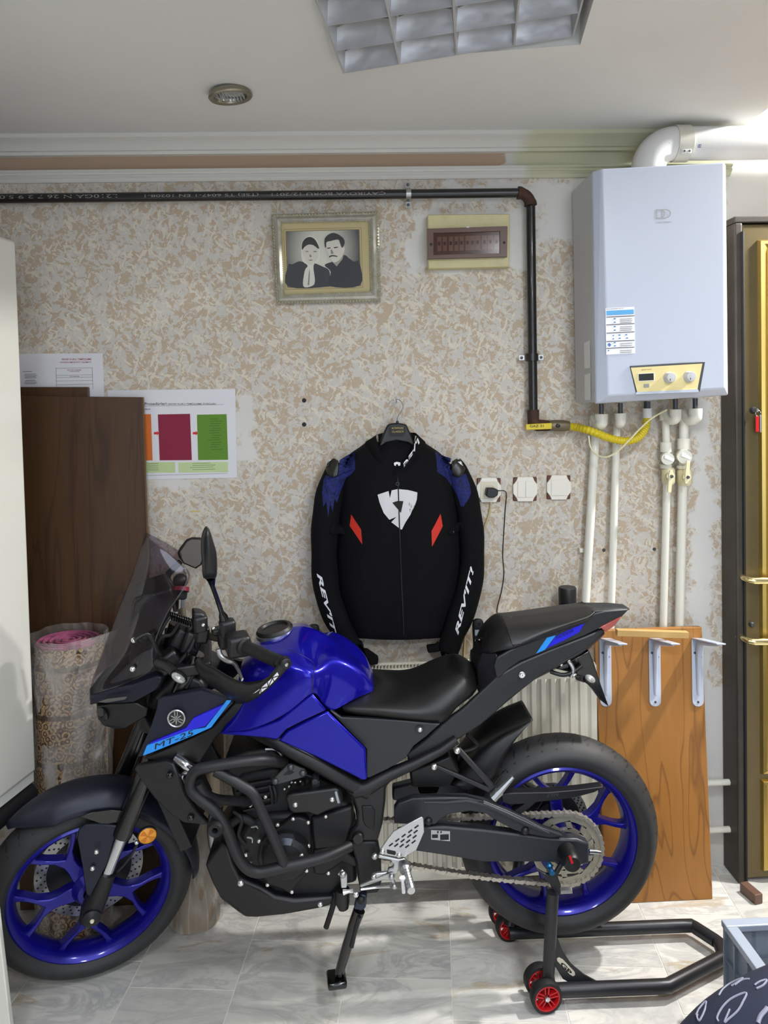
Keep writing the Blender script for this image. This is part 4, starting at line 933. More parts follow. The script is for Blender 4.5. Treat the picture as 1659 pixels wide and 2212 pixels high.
for yy in (RY + .010, WALL - .052): MB().box(((rx0 + rx1) / 2, yy, rz1 - .002), (rx1 - rx0, .010, .008)).build('grille_rail', M['rad'], ra, smooth=0)
for y, lb in ((1691, 'upper white radiator feed pipe beside the teak board'), (1793, 'lower white radiator feed pipe beside the teak board')):
    a = ony(1536, y, WALL - .045); a2 = ony(1588, y + 2, WALL - .045)
    t = thing('radiator_pipe', Vector((rx1, a.y, a.z)), lb, 'pipe', 'radiator feed pipes')
    MB().tube([Vector((rx1 + .004, a.y, a.z)), Vector((a2.x + .05, a.y, a.z))], .0105, 12).build('pipe_run', M['pipe_white'], t)
    MB().tube([Vector((rx1 + .004, a.y, a.z)), Vector((rx1 + .05, a.y, a.z))], .015, 12).build('pipe_nut', M['alu'], t)

# phones and spray can standing on the radiator
def phone(cx, Y, z0, hh, w_, label, tilt, screen=True):
    t = thing('cordless_phone', (cx, Y, z0), label, 'phone', 'cordless phones on the radiator')
    R_ = Matrix.Rotation(tilt, 3, 'X')
    MB().loft([[Vector((cx + x * w_, Y - .03 + y * .06, z0)) for x, y in ((-.75, 0), (.75, 0), (.75, 1), (-.75, 1))], [Vector((cx + x * w_, Y - .02 + y * .04, z0 + .045)) for x, y in ((-.68, 0), (.68, 0), (.68, 1), (-.68, 1))]]).build('cradle', M['black_plastic'], t, bevel=.004)
    def hp2(x, z, y): return Vector((cx, Y - .012, z0 + .022)) + R_ @ Vector((x, y, z))
    o_ = [(-.46, 0), (.46, 0), (.5, .1), (.5, .85), (.4, .97), (.15, 1.0), (-.15, 1.0), (-.4, .97), (-.5, .85), (-.5, .1)]
    hs_ = MB().prism([hp2(x * w_, z * hh, -.011) for x, z in o_], R_ @ Vector((0, .024, 0))).build('handset', M['black_plastic'], t, bevel=.004)
    if screen:
        MB().prism([hp2(x * w_, z * hh, -.0125) for x, z in ((-.36, .60), (.36, .60), (.36, .74), (-.36, .74))], R_ @ Vector((0, .001, 0))).build('screen', mat('phone_lcd', (150, 166, 172), .3), t, smooth=0)
        for r in range(5):
            for c in range(3):
                if r == 0 and c == 1:
                    MB().prism([hp2((x) * w_, (.48 + z) * hh, -.0125) for x, z in ((-.13, -.03), (.13, -.03), (.13, .035), (-.13, .035))], R_ @ Vector((0, .001, 0))).build('nav_key', M['switch_white'], t, smooth=0)
                else: MB().prism([hp2(((c - 1) * .3 + x) * w_, (.48 - r * .085 + z) * hh, -.0125) for x, z in ((-.08, -.012), (.08, -.012), (.08, .014), (-.08, .014))], R_ @ Vector((0, .001, 0))).build('key', mat('key_grey', (150, 152, 158), .5), t, smooth=0)
        MB().lathe([(.007, -.001), (.009, -.001), (.009, .001)], hp2(0, hh * .88, -.0125), R_ @ Vector((0, 1, 0)), 16).build('earpiece', M['grey_metal'], t)
    return t
phone(ony(1034, 1400, 2.452).x, 2.452, rz1 + .002, .128, .037, 'black cordless phone with a grey screen standing beside the jacket sleeve', -.12)
phone(ony(677, 1350, 2.475).x, 2.475, rz1 + .002, .122, .038, 'black cordless phone behind the blue fuel tank', -.10)
cx_ = ony(1226, 1300, 2.48).x; zc = rz1 + .001; zt_ = ony(1226, 1268, 2.48).z
sp_ = thing('spray_can', (cx_, 2.48, zc), 'black spray can with a red and white label standing behind the tail', 'can')
MB().lathe([(.0001, 0), (.027, 0), (.0285, .004), (.0285, zt_ - zc - .075), (.026, zt_ - zc - .07)], (cx_, 2.48, zc), (0, 0, 1), 32).build('can_body', M['black_gloss'], sp_)
MB().lathe([(.026, zt_ - zc - .072), (.0292, zt_ - zc - .07), (.0292, zt_ - zc - .004), (.027, zt_ - zc), (.0001, zt_ - zc)], (cx_, 2.48, zc), (0, 0, 1), 32).build('cap', M['black_plastic'], sp_)
MB().lathe([(.0289, zt_ - zc - .115), (.0292, zt_ - zc - .115), (.0292, zt_ - zc - .076), (.0289, zt_ - zc - .076)], (cx_, 2.48, zc), (0, 0, 1), 12, a0=PI * .98, a1=PI * 1.28, ref=Vector((0, 1, 0))).build('label_patch', M['red_plastic'], sp_)
mb = MB(); text(mb, 'L', (cx_ + .004, 2.4494, zt_ - .107), (cx_ + .013, 2.4494, zt_ - .107), .022, (0, 0, 1), 0, .02); mb.build('label_letter', M['print_white'], sp_, smooth=0)

# ------------------------------------------------------------------ teak board with shelf brackets
BT, BB = 2.474, 2.375
t0_, t1_ = ony(1284, 1364, BT), ony(1516, 1355, BT); u0, u1 = onz(1284, 1951, 0), onz(1542, 1946, 0); u0 = Vector((t0_.x - .005, BB, .001)); u1 = Vector((u1.x, BB, .001)); t0_.z = t1_.z
wbd = MB().prism([t0_, t1_, u1, u0], (0, .020, 0)).build('teak_board', M['teak'], smooth=0, bevel=.002); tag(wbd, 'orange-brown teak veneer board leaning on the wall with white brackets screwed on', 'board')
def onb(x, y, off=0.0):   # point of the photo on the leaning face
    d = ray(x, y); n = Vector((0, -(t1_.z), (BB - BT) * -1)); n = (t1_ - t0_).cross(u0 - t0_).normalized(); n = n if n.y < 0 else -n
    return CAM_P + d * ((t0_ - CAM_P).dot(n) / d.dot(n)) + n * off, n
for i, (xa, xt, lb) in enumerate(((208, 300, 'white steel shelf bracket partly hidden by the motorcycle tail'), (466, 560, 'white steel shelf bracket in the middle of the teak board'), (690, 750, 'white steel shelf bracket at the free edge of the teak board'))):
    top, nb = onb(*px('Q', (xa + 2, 196))); bot, _ = onb(*px('Q', (xa + 6, 548))); nb = nb.normalized()
    dn = (bot - top).normalized(); sd = dn.cross(nb).normalized()
    if sd.x < 0: sd = -sd
    br_ = thing('shelf_bracket', bot, lb, 'bracket', 'white brackets on the teak board')
    H_ = (bot - top).length; w_ = .0195
    o_ = [top - sd * w_, top + sd * w_, bot + sd * w_ - dn * .018] + [bot - dn * .018 + sd * w_ * math.cos(a) + dn * .018 * math.sin(a) for a in [PI * k / 8 for k in range(1, 8)]] + [bot - sd * w_ - dn * .018]
    MB().prism([p + nb * .001 for p in o_], nb * .004).build('wall_leaf', M['boiler'], br_, bevel=.0015)
    am = at('Q', xt + 18 - 0, 188, 2.27); arm = (at('Q', xt + 20, 186, 2.29) - top); arm = Vector((0, -.17, .035)) + Vector((.0, 0, 0))
    ws = sd * w_ * .95
    MB().prism([top + nb * .001 - ws, top + nb * .001 + ws, top + arm + ws * .8, top + arm - ws * .8], Vector((0, .0008, .0045))).build('shelf_leaf', M['boiler'], br_, bevel=.0015)
    rib = [top + nb * .004 + dn * (.16 * f) for f in (0, 1)]
    pth = cr([bot - dn * .04 + nb * .006, bot - dn * .10 + nb * .010, top + dn * .05 + nb * .014, top + dn * .018 + nb * .020, top + nb * .045 + Vector((0, 0, -.004)), top + arm * .55 + Vector((0, 0, -.006)), top + arm * .9 + Vector((0, 0, -.001))], 24)
    MB().tube(pth, [.005 + .004 * math.sin(PI * k / 23) for k in range(24)], 8).build('rib', M['boiler'], br_)
    for f, s in ((.2, -.5), (.26, .5), (.93, 0)): MB().lathe([(.0001, -.002), (.0035, -.002), (.004, 0)], top + dn * H_ * f + sd * w_ * s + nb * .005, -nb, 10).build('screw', M['grey_metal'], br_)
sa, sb = at('Q', 270, 166, 2.40), at('Q', 643, 178, 2.40)
tag(MB().box((sa + sb) / 2 + Vector((0, 0, .004)), ((sb - sa).length, .022, .020), Matrix.Rotation(math.atan2(-(sb.z - sa.z), sb.x - sa.x), 3, 'Y')).build('wooden_stick', M['pine'], smooth=0, bevel=.001), 'pale pine batten lying across the shelf brackets', 'batten')

# ------------------------------------------------------------------ door
DY = 2.455
dr = struct(thing('door_1', (ony(1640, 1900, DY).x + .4, DY, 0), 'olive and gold metal entrance door in a dark frame', 'door')); del dr['category']
xl = ony(1586, 900, DY).x; xm = ony(1604, 1000, DY).x; zt2 = ony(1600, 482, DY).z; XR = X1 - .05
MB().box(((xl + xm) / 2, (DY + WALL) / 2 - .005, zt2 / 2), (xm - xl, WALL - DY + .01, zt2)).build('frame_jamb', M['dark_frame'], dr, smooth=0, bevel=.006)
MB().box(((xl + XR) / 2, (DY + WALL) / 2 - .005, zt2 + .010), (XR - xl, WALL - DY + .01, .020)).build('frame_head', M['dark_frame'], dr, smooth=0, bevel=.003)
MB().tube([Vector((xm - .002, DY - .012, .005)), Vector((xm - .002, DY - .012, zt2 - .03))], .005, 8).build('weather_seal', M['rubber_soft'], dr)
xg = ony(1638, 1000, DY).x; lz = .012
MB().box(((xm + XR) / 2, DY + .022, (zt2 - .004 + lz) / 2), (XR - xm - .006, .045, zt2 - .004 - lz)).build('leaf', M['olive_metal'], dr, smooth=0, bevel=.004)
def panel_frame(x0, x1, z0, z1, nm):
    g = []
    pr_ = [(0, 0), (.006, .012), (.016, .016), (.028, .010), (.036, .018), (.05, .018), (.058, .006), (.064, 0)]
    rows = []
    for o_, h in pr_: rows.append([Vector((x0 + o_, DY - h, z0 + o_)), Vector((x1 - o_, DY - h, z0 + o_)), Vector((x1 - o_, DY - h, z1 - o_)), Vector((x0 + o_, DY - h, z1 - o_))])
    MB().loft(rows, caps=False).build(nm, M['gold'], dr, smooth=25)
    MB().box(((x0 + x1) / 2, DY - .002, (z0 + z1) / 2), (x1 - x0 - .12, .006, z1 - z0 - .12)).build('panel_infill', mat('amber_glass', (206, 150, 84), .2) if z1 - z0 > .6 else M['gold'], dr, smooth=0)
zu = ony(1645, 518, DY).z; zm1 = ony(1645, 1672, DY).z; zm0 = ony(1645, 1682, DY).z; zl0 = ony(1645, 1880, DY).z
panel_frame(xg, XR - .1, zm1, zu, 'gold_moulding'); panel_frame(xg, XR - .1, zl0, zm0, 'gold_moulding')
for y in (1253, 1385):
    a = ony(1617, y, DY - .05); b = ony(1690, y + 6, DY - .055)
    hdl = MB().tube([Vector((a.x, DY, a.z)), a + Vector((0, .02, 0)), a + Vector((.006, .004, -.001)), a + Vector((.02, 0, -.003)), b + Vector((.3, 0, 0))], [.010, .010, .0105, .011, .011], 14).build('bar_handle', M['gold_bright'], dr)
    MB().lathe([(.0001, -.006), (.015, -.005), (.018, 0), (.018, .002)], Vector((a.x, DY - .001, a.z)), (0, 1, 0), 20).build('handle_rose', M['gold_bright'], dr)
kc = ony(1622, 1348, DY); MB().lathe([(.0001, -.012), (.006, -.012), (.009, -.008), (.009, 0)], kc, (0, 1, 0), 14).build('keyhole', M['grey_metal'], dr)
kc = ony(1626, 886, DY); MB().lathe([(.0001, -.014), (.008, -.014), (.011, -.006), (.012, 0)], kc, (0, 1, 0), 14).build('lock_cylinder', M['grey_metal'], dr)
kb = thing('key_bunch', kc + Vector((0, -.02, 0)), 'bunch of keys with a red tag hanging from the door lock', 'keys')
MB().lathe([(.009, -.0008), (.0105, 0), (.009, .0008), (.0078, 0)], kc + Vector((.006, -.022, -.010)), (1, .6, 0), 20, closed=True).build('key_ring', M['chrome'], kb)
MB().box(kc + Vector((0, -.022, 0)), (.006, .016, .012)).build('key', M['alu'], kb, smooth=0)
MB().box(kc + Vector((.004, -.02, -.045)), (.012, .005, .052)).build('red_tag', M['red_plastic'], kb, smooth=0, bevel=.002)
MB().box(kc + Vector((.015, -.022, -.045)), (.006, .003, .055)).build('key', M['alu'], kb, smooth=0, bevel=.001)
wc = onz(1626, 1934, .015)
tag(MB().box((wc.x, wc.y + .01, .017), (.030, .07, .032), Matrix.Rotation(.22, 3, 'Z')).build('door_wedge', mat('wedge_brown', (98, 70, 58), .5, var=(30, (112, 84, 70), .2)), smooth=0, bevel=.003), 'small brown wooden block holding the door', 'door wedge')
sgn = at('P', 1385, 150, WALL - .004)
tag(MB().box(sgn, (.028, .008, .17)).build('wood_strip', M['switch_white'], smooth=0, bevel=.001), 'short white strip on the wall between the boiler pipes and the door frame', 'strip')

# ------------------------------------------------------------------ crate, laundry and bag at the right
ct = onz(1557, 1985, .25); CX0, CY1 = ct.x, ct.y; CX1, CY0 = CX0 + .42, 1.615; CZ = .25
t_ = NT('crate_plastic'); t_.set(Base_Color=rgb((134, 147, 164)), Roughness=.35, Alpha=.8); M['crate'] = t_.m
crt = thing('crate', ((CX0 + CX1) / 2, (CY0 + CY1) / 2, 0), 'translucent blue-grey plastic crate holding navy laundry', 'crate')
ti = .02
def wall_(a, b, ins, nm):
    d_ = (b - a); nrm = ins; MB().prism([a + nrm * ti, b + nrm * ti, b, a][::1], (0, 0, CZ - .004)).build(nm, M['crate'], crt, smooth=0)
P00, P10, P11, P01 = Vector((CX0, CY0, 0)), Vector((CX1, CY0, 0)), Vector((CX1, CY1, 0)), Vector((CX0, CY1, 0))
th = .004
for (a, b, nrm) in ((P00, P10, Vector((0, 1, 0))), (P01, P11, Vector((0, -1, 0))), (P00, P01, Vector((1, 0, 0))), (P10, P11, Vector((-1, 0, 0)))):
    i0, i1 = a + nrm * .012, b + nrm * .012
    MB().prism([vz_(i0, .003), vz_(i1, .003), vz_(i1 + nrm * th, .003), vz_(i0 + nrm * th, .003)], (0, 0, CZ - .01)).build('side_wall', M['crate'], crt, smooth=0)
    L_ = (b - a).length
    for k in range(1, 5):
        c = i0.lerp(i1, k / 5); d_ = (b - a).normalized()
        MB().box(vz_(c - nrm * .004, CZ / 2 - .012), (abs(d_.x) * .006 + abs(nrm.x) * .010, abs(d_.y) * .006 + abs(nrm.y) * .010, CZ - .03)).build('side_rib', M['crate'], crt, smooth=0)
    for z in (.07, .15): MB().box(vz_((i0 + i1) / 2 - nrm * .003, z), (abs((b - a).normalized().x) * (L_ - .03) + abs(nrm.x) * .008, abs((b - a).normalized().y) * (L_ - .03) + abs(nrm.y) * .008, .004)).build('side_rib', M['crate'], crt, smooth=0)
    sh_ = (b - a).normalized() * (.0301 if nrm.x else 0)
    MB().prism([vz_(p, CZ - .018) for p in (a + sh_, b - sh_, b - sh_ + nrm * .03, a + sh_ + nrm * .03)], (0, 0, .018)).build('rim', mat('crate_rim', (164, 174, 190), .3), crt, smooth=0, bevel=.003)
MB().box(((CX0 + CX1) / 2, (CY0 + CY1) / 2, .004), (CX1 - CX0 - .02, CY1 - CY0 - .02, .006)).build('crate_bottom', M['crate'], crt, smooth=0)
def blob(c, r3, seed, amp, seg=40):
    r_ = random.Random(seed); k = [(r_.randint(1, 4), r_.randint(1, 5), r_.uniform(0, 6.28), r_.uniform(.4, 1)) for _ in range(7)]; rings = []
    for i in range(seg // 2 + 1):
        th_ = PI * i / (seg // 2); ring = []
        for j in range(seg):
            a = 2 * PI * j / seg; q = 1 + amp * sum(w_ * math.sin(p * a + s) * math.sin(m_ * th_) for p, m_, s, w_ in k) / 3
            ring.append(Vector(c) + Vector((math.sin(th_) * math.cos(a) * r3[0], math.sin(th_) * math.sin(a) * r3[1], math.cos(th_) * r3[2])) * q)
        rings.append(ring)
    return MB().loft(rings)
M['navy_cloth'] = mat('navy_cloth', (18, 24, 82), .9, bump=(160, .3, .002), sheen=.3)
tag(blob(((CX0 + CX1) / 2 + .03, (CY0 + CY1) / 2, .118), (.165, .12, .112), 3, .16).build('laundry_heap', M['navy_cloth'], smooth=180), 'crumpled navy blue cloth heaped inside the crate', 'laundry')
M['bag_cloth'] = mat('bag_cloth', (32, 38, 58), .85, bump=(400, .2, .001))
bag = thing('laundry_bag', (.965, 1.40, 0), 'bulging dark navy fabric bag printed with white leaf outlines', 'bag')
rings = []
for i in range(30):
    f = i / 29; z = .002 + .53 * f; zc_ = .24
    kx = math.sqrt(max(.0004, 1 - ((z - zc_) / (.533 - zc_)) ** 2)) if z > zc_ else .93 + .07 * (z / zc_)
    rings.append([Vector((.965 + .42 * kx * math.cos(a) * (1 + .008 * math.sin(5 * a + 9 * f)), 1.40 + .165 * kx * math.sin(a) * (1 + .015 * math.sin(7 * a)), z)) for a in [2 * PI * k / 48 for k in range(48)]])
sack = MB().loft(rings).build('sack', M['bag_cloth'], bag, smooth=180)
bvb = bvh_of([sack])
def leaf(pts, w_=.0019):
    P3 = []
    for p in pts:
        q = px('D', p); d = ray(*q); h = bvb.ray_cast(CAM_P, d.normalized())
        if h[0] is not None: P3.append(h[0] - d.normalized() * .001)
    if len(P3) > 2: MB().tube(cr(P3, len(P3) * 5), w_, 6).build('leaf_outline', mat('leaf_white', (146, 146, 164), .8), bag)
leaf([(280, 2180), (265, 2130), (330, 2010), (440, 1910), (600, 1850), (560, 1960), (500, 2060), (400, 2150), (350, 2190), (390, 2090), (410, 2040)])
leaf([(285, 1880), (330, 1810), (420, 1740), (560, 1680), (500, 1730), (430, 1770)]); leaf([(470, 1760), (560, 1700), (640, 1690)])
leaf([(20, 2110), (60, 2030), (135, 1950), (120, 2050), (60, 2170), (30, 2130), (40, 2100)])
leaf([(740, 2200), (770, 2120), (830, 2050), (850, 2020)], .004)
leaf([(700, 1760), (760, 1720), (840, 1700), (800, 1760), (720, 1800)])

# ------------------------------------------------------------------ jacket on its hanger
def jq(x, y, Y): return at('J', x, y, Y)
t_ = NT('jacket_fabric'); v = t_.coord(); t_.set(Base_Color=t_.mix(t_.noise(v, 40, 3), (9, 9, 12), (13, 13, 16)), Roughness=.9); t_.b.inputs['Specular IOR Level'].default_value = .2; t_.bump(t_.noise(t_.coord(scale=(1, 1, .25)), 30, 3), .5, .006); M['jk'] = t_.m
M['jk_blue'] = mat('jacket_blue', (20, 34, 112), .8, var=(120, (12, 18, 60), .12), bump=(300, .3, .001))
M['jk_red'] = mat('jacket_red', (206, 46, 30), .7)
M['jk_armor'] = mat('jacket_armor', (30, 30, 26), .35)
jk = thing('motorcycle_jacket', jq(800, 1940, WALL - .08), 'black motorcycle jacket with white shield emblem and blue shoulders on a hanger', 'jacket')
YBk = WALL - .016
rows = [(385, 560, 1010, .05), (430, 500, 1080, .07), (480, 430, 1150, .085), (560, 375, 1225, .105), (680, 340, 1275, .12), (850, 335, 1290, .125), (1050, 325, 1315, .12), (1250, 310, 1325, .115), (1450, 320, 1315, .11), (1650, 350, 1280, .11), (1800, 400, 1215, .105), (1890, 428, 1185, .10), (1945, 445, 1165, .085)]
R_ = [Vector((y, a, b, d)) for y, a, b, d in rows]
rs = cr(R_, 46); rings = []
for i, q in enumerate(rs):
    y, a, b, d = q; ring = []; nF = 36
    for k in range(nF + 1):
        t = k / nF; x = a + (b - a) * t; e = abs(2 * t - 1)
        dep = d * (1 - e ** 3.2) ** .6
        dep += .006 * math.sin(6.3 * t * 2 + y * .004) * (1 - e ** 4) + .003 * math.sin(23 * t + y * .012) * (1 - e ** 4)
        yy = y + (18 * math.sin(PI * t) if i > 40 else 0)
        # scooped neckline
        ring.append(jq(x, yy, YBk - .012 - max(0, dep)))
    for k in range(1, 12):
        t = 1 - k / 12; ring.append(jq(a + (b - a) * t, y, YBk))
    rings.append(ring)
torso = MB().loft(rings).build('body', M['jk'], jk, smooth=180)
def sleeve(pts, nm='sleeve'):
    P4 = [Vector((x, y, w_, Y)) for x, y, w_, Y in pts]; q = cr(P4, 40); rings = []
    for i, p in enumerate(q):
        x, y, w_, Y = p; a, b = q[max(i - 1, 0)], q[min(i + 1, 39)]; t = Vector((b[0] - a[0], b[1] - a[1])).normalized(); s = Vector((-t.y, t.x)); ring = []
        for k in range(28):
            an = 2 * PI * k / 28; c_, s_ = math.cos(an), math.sin(an)
            wr = 1 + .03 * math.sin(i * .9 + 2 * an)
            ring.append(jq(x + s.x * w_ * c_ * wr, y + s.y * w_ * c_ * wr, min(YBk, Y - s_ * (.022 + w_ * .0002) * wr)))
        rings.append(ring)
    return MB().loft(rings).build(nm, M['jk'], jk, smooth=180)
Ys = WALL - .066
sl = sleeve([(355, 560, 75, Ys), (310, 650, 95, Ys), (265, 800, 108, Ys), (235, 1000, 112, Ys), (222, 1200, 104, Ys), (225, 1400, 104, Ys), (250, 1600, 104, Ys - .006), (320, 1800, 96, Ys - .01), (395, 1930, 82, Ys - .012), (450, 2020, 72, Ys - .014)])
sr = sleeve([(1240, 555, 75, Ys), (1290, 650, 92, Ys), (1345, 800, 98, Ys), (1385, 1000, 98, Ys), (1402, 1200, 96, Ys), (1400, 1400, 96, Ys), (1365, 1600, 104, Ys - .004), (1300, 1800, 100, Ys - .01), (1240, 1950, 90, Ys - .012), (1205, 2070, 82, Ys - .012)])
for pts, nm in ((((395, 1990), (520, 1985), (540, 2030), (480, 2060), (560, 2045), (655, 2110), (650, 2160), (590, 2165), (470, 2090)), 'cuff_strap'), (((1040, 2020), (1110, 2010), (1140, 1990), (1140, 2060), (1050, 2070)), 'cuff_strap')):
    MB().prism([jq(x, y, Ys - .03) for x, y in pts], (0, .03, 0)).build(nm, M['jk'], jk, bevel=.004)
mb = MB(); c = jq(1208, 2085, Ys - .014); mb.lathe([(.024, -.008), (.026, 0), (.022, .006), (.018, -.004)], c, Vector((-.42, -.55, -.72)), 24, closed=True); mb.build('cuff_opening', M['jk'], jk)
bvj = bvh_of([torso, sl, sr])
jd = lambda pts, off=.0015, cuts=3: decal([jq(x, y, WALL - .1) for x, y in pts], bvj, (0, 1, 0), off, cuts)
jd([(345, 530), (400, 495), (462, 465), (470, 600), (440, 640), (400, 670), (370, 740), (345, 800), (325, 870), (310, 800), (290, 940), (272, 860), (255, 980), (240, 860), (215, 900), (205, 790), (215, 690), (235, 650), (330, 660)]).build('shoulder_patch', M['jk_blue'], jk, smooth=180)
jd([(1115, 470), (1180, 500), (1232, 515), (1220, 600), (1290, 655), (1350, 635), (1380, 720), (1392, 790), (1370, 840), (1350, 820), (1330, 900), (1310, 900), (1285, 820), (1255, 760), (1190, 670), (1115, 620)]).build('shoulder_patch', M['jk_blue'], jk, smooth=180)
for cx, s in ((292, -1), (1282, 1)):
    o_ = [(cx + s * (-48 + 0), 600), (cx + s * (-40), 540), (cx - s * 5, 518), (cx + s * 30, 540), (cx + s * 58, 600), (cx + s * 40, 645), (cx, 665), (cx - s * 40, 650)]
    q = jd(o_, .010, 2); q2 = q.build('shoulder_armor', M['jk_armor'], jk, smooth=180, solid=.006)
    jd([(cx - s * 10, 530), (cx + s * 25, 528), (cx + s * 45, 575), (cx + s * 20, 560)], .0145, 1).build('armor_tip', M['print_white'], jk, smooth=180)
sh = jd([(643, 790), (728, 760), (738, 815), (752, 755), (800, 745), (880, 755), (955, 775), (950, 830), (935, 875), (885, 852), (924, 895), (900, 950), (862, 1010), (835, 1065), (826, 1066), (750, 1006), (792, 965), (735, 986), (690, 930), (658, 850)], .0016, 3).build('shield_emblem', mat('emblem_white', (214, 212, 214), .6), jk, smooth=180)
jd([(757, 850), (800, 838), (845, 842), (826, 935)], .0026, 2).build('emblem_centre', M['print_black'], jk, smooth=180)
jd([(437, 958), (515, 1070), (525, 1185), (425, 1050)]).build('chest_flash', M['jk_red'], jk, smooth=180); jd([(1140, 945), (1158, 1045), (1070, 1200), (1066, 1078)]).build('chest_flash', M['jk_red'], jk, smooth=180)
MB().tube([snap(bvj, jq(800 + (y - 660) * .04, y, WALL - .1), off=.0015) for y in range(660, 1910, 40)], .0022, 6).build('zip', M['rubber_soft'], jk)
zp = snap(bvj, jq(798, 705, WALL - .1), off=.004); MB().lathe([(.0038, -.0015), (.0068, -.0015), (.0068, .0015), (.0038, .0015)], zp, (0, 1, 0), 6, closed=True).build('zip_puller', M['black_metal'], jk, smooth=0)
for x, y in ((350, 1110), (1250, 1105)): MB().lathe([(.0001, -.003), (.004, -.0025), (.0055, 0)], snap(bvj, jq(x, y, WALL - .1), off=.001), (0, 1, 0), 12).build('snap_button', M['black_gloss'], jk)
jd([(260, 1115), (300, 1020), (385, 1085), (385, 1135)], .003, 2).build('arm_tab', M['jk'], jk, smooth=180, solid=.002); jd([(1205, 1095), (1320, 1020), (1335, 1090), (1220, 1130)], .003, 2).build('arm_tab', M['jk'], jk, smooth=180, solid=.002)
# collar
def band(inn, outt, Yi, Yo, nm):
    a = cr([Vector((x, y, Y)) for (x, y), Y in zip(inn, Yi)], 20); b = cr([Vector((x, y, Y)) for (x, y), Y in zip(outt, Yo)], 20); rows = []
    for t in (0, .35, .7, 1):
        rows.append([jq(*(p.lerp(q, t))) + Vector((0, -.010 * math.sin(PI * t), 0)) for p, q in zip(a, b)])
    return MB().shell(rows, (0, .007, 0)).build(nm, M['jk'], jk, smooth=60)
W0 = WALL
cl = band([(650, 322), (636, 345), (665, 450), (720, 548), (772, 605)], [(590, 365), (548, 402), (612, 525), (690, 622), (752, 668)], [W0 - .045, W0 - .075, W0 - .125, W0 - .138, W0 - .142], [W0 - .045, W0 - .06, W0 - .105, W0 - .128, W0 - .136], 'collar')
crr = band([(915, 312), (960, 325), (932, 420), (880, 535), (790, 600)], [(1000, 370), (1030, 402), (965, 530), (890, 625), (765, 668)], [W0 - .045, W0 - .075, W0 - .125, W0 - .14, W0 - .148], [W0 - .045, W0 - .06, W0 - .105, W0 - .13, W0 - .142], 'collar')
MB().prism([jq(x, y, W0 - .038) for x, y in ((650, 325), (700, 312), (800, 306), (900, 308), (950, 322), (930, 430), (860, 560), (790, 600), (720, 545), (665, 440))], (0, .006, 0)).build('lining', mat('lining_black', (10, 10, 11), .9), jk)
MB().prism([jq(x, y, W0 - .0395) for x, y in ((758, 372), (815, 368), (816, 392), (760, 395))], (0, .001, 0)).build('size_label', M['grey_metal'], jk, smooth=0)
jd2 = lambda pts: MB().prism([jq(x, y, W0 - .144) for x, y in pts], (0, .001, 0))
jd2([(778, 552), (800, 544), (830, 550), (828, 574), (812, 576), (808, 562), (792, 566), (794, 578), (780, 572)]).build('lining_emblem', M['print_white'], jk, smooth=0)
bvc = bvh_of([crr]); mb = MB(); text(mb, "REV'I", jq(866, 598, W0 - .2), jq(1018, 388, W0 - .2), .0145, jq(800, 540, 0 + WALL) - jq(866, 598, WALL), .25, .03, lambda q: snap(bvc, q, off=.004)); mb.build('collar_lettering', M['print_white'], jk, smooth=0)
mb = MB(); text(mb, "REV'IT!", jq(1318, 1990, W0 - .2), jq(1458, 1440, W0 - .2), .0155, jq(1250, 1960, WALL) - jq(1318, 1990, WALL), .3, .03, lambda q: snap(bvj, q, off=.0018)); mb.build('sleeve_lettering', M['print_white'], jk, smooth=0)
mb = MB(); text(mb, "REV'IT!", jq(150, 1490, W0 - .2), jq(290, 2030, W0 - .2), .0155, jq(210, 1470, WALL) - jq(150, 1490, WALL), .3, .03, lambda q: snap(bvj, q, off=.0018)); mb.build('sleeve_lettering', M['print_white'], jk, smooth=0)
# hanger
hg = thing('coat_hanger', jq(800, 420, W0 - .06), 'black plastic coat hanger with a thin steel hook', 'hanger')
mb = MB().prism([jq(x, y, W0 - .085) for x, y in ((725, 250), (750, 240), (800, 234), (850, 240), (880, 248), (905, 310), (950, 400), (930, 425), (890, 395), (800, 378), (720, 395), (680, 425), (655, 420), (680, 350))], (0, .028, 0)); mb.build('shoulders', M['black_plastic'], hg, bevel=.005)
MB().prism([jq(x, y, W0 - .086) for x, y in ((735, 262), (870, 258), (868, 322), (850, 340), (755, 340), (738, 325))], (0, -.001, 0)).build('badge', M['print_black'], hg, smooth=0)
mb = MB(); text(mb, 'ALTINYILDIZ', jq(760, 284, W0 - .0875), jq(856, 282, W0 - .0875), .0065, (0, 0, 1)); text(mb, 'CLASSICS', jq(762, 312, W0 - .0875), jq(854, 310, W0 - .0875), .0062, (0, 0, 1)); mb.build('badge_lettering', mat('badge_gold', (150, 132, 78), .4, .5), hg, smooth=0)
MB().tube([jq(805, 245, W0 - .07), jq(805, 218, W0 - .07)], [.006, .0035], 10).build('hook_socket', M['black_plastic'], hg)
MB().tube(cr([jq(805, 222, W0 - .07), jq(806, 190, W0 - .07), jq(840, 135, W0 - .065), jq(850, 95, W0 - .055), jq(830, 58, W0 - .035), jq(795, 45, W0 - .025), jq(755, 58, W0 - .025), jq(735, 85, W0 - .028)], 30), .0016, 8).build('hook', M['chrome'], hg)
hk = thing('wall_hook', jq(795, 60, W0), 'small clear hook stuck on the wallpaper above the hanger', 'hook')
c = jq(795, 75, W0); MB().lathe([(.0001, -.003), (.012, -.003), (.016, 0)], c, (0, 1, 0), 24).build('suction_pad', mat('clear_plastic', (206, 200, 192), .2), hk); MB().tube([c, c + Vector((0, -.026, .002)), c + Vector((0, -.032, .008))], .0028, 8).build('peg', M['clear_lens'], hk)

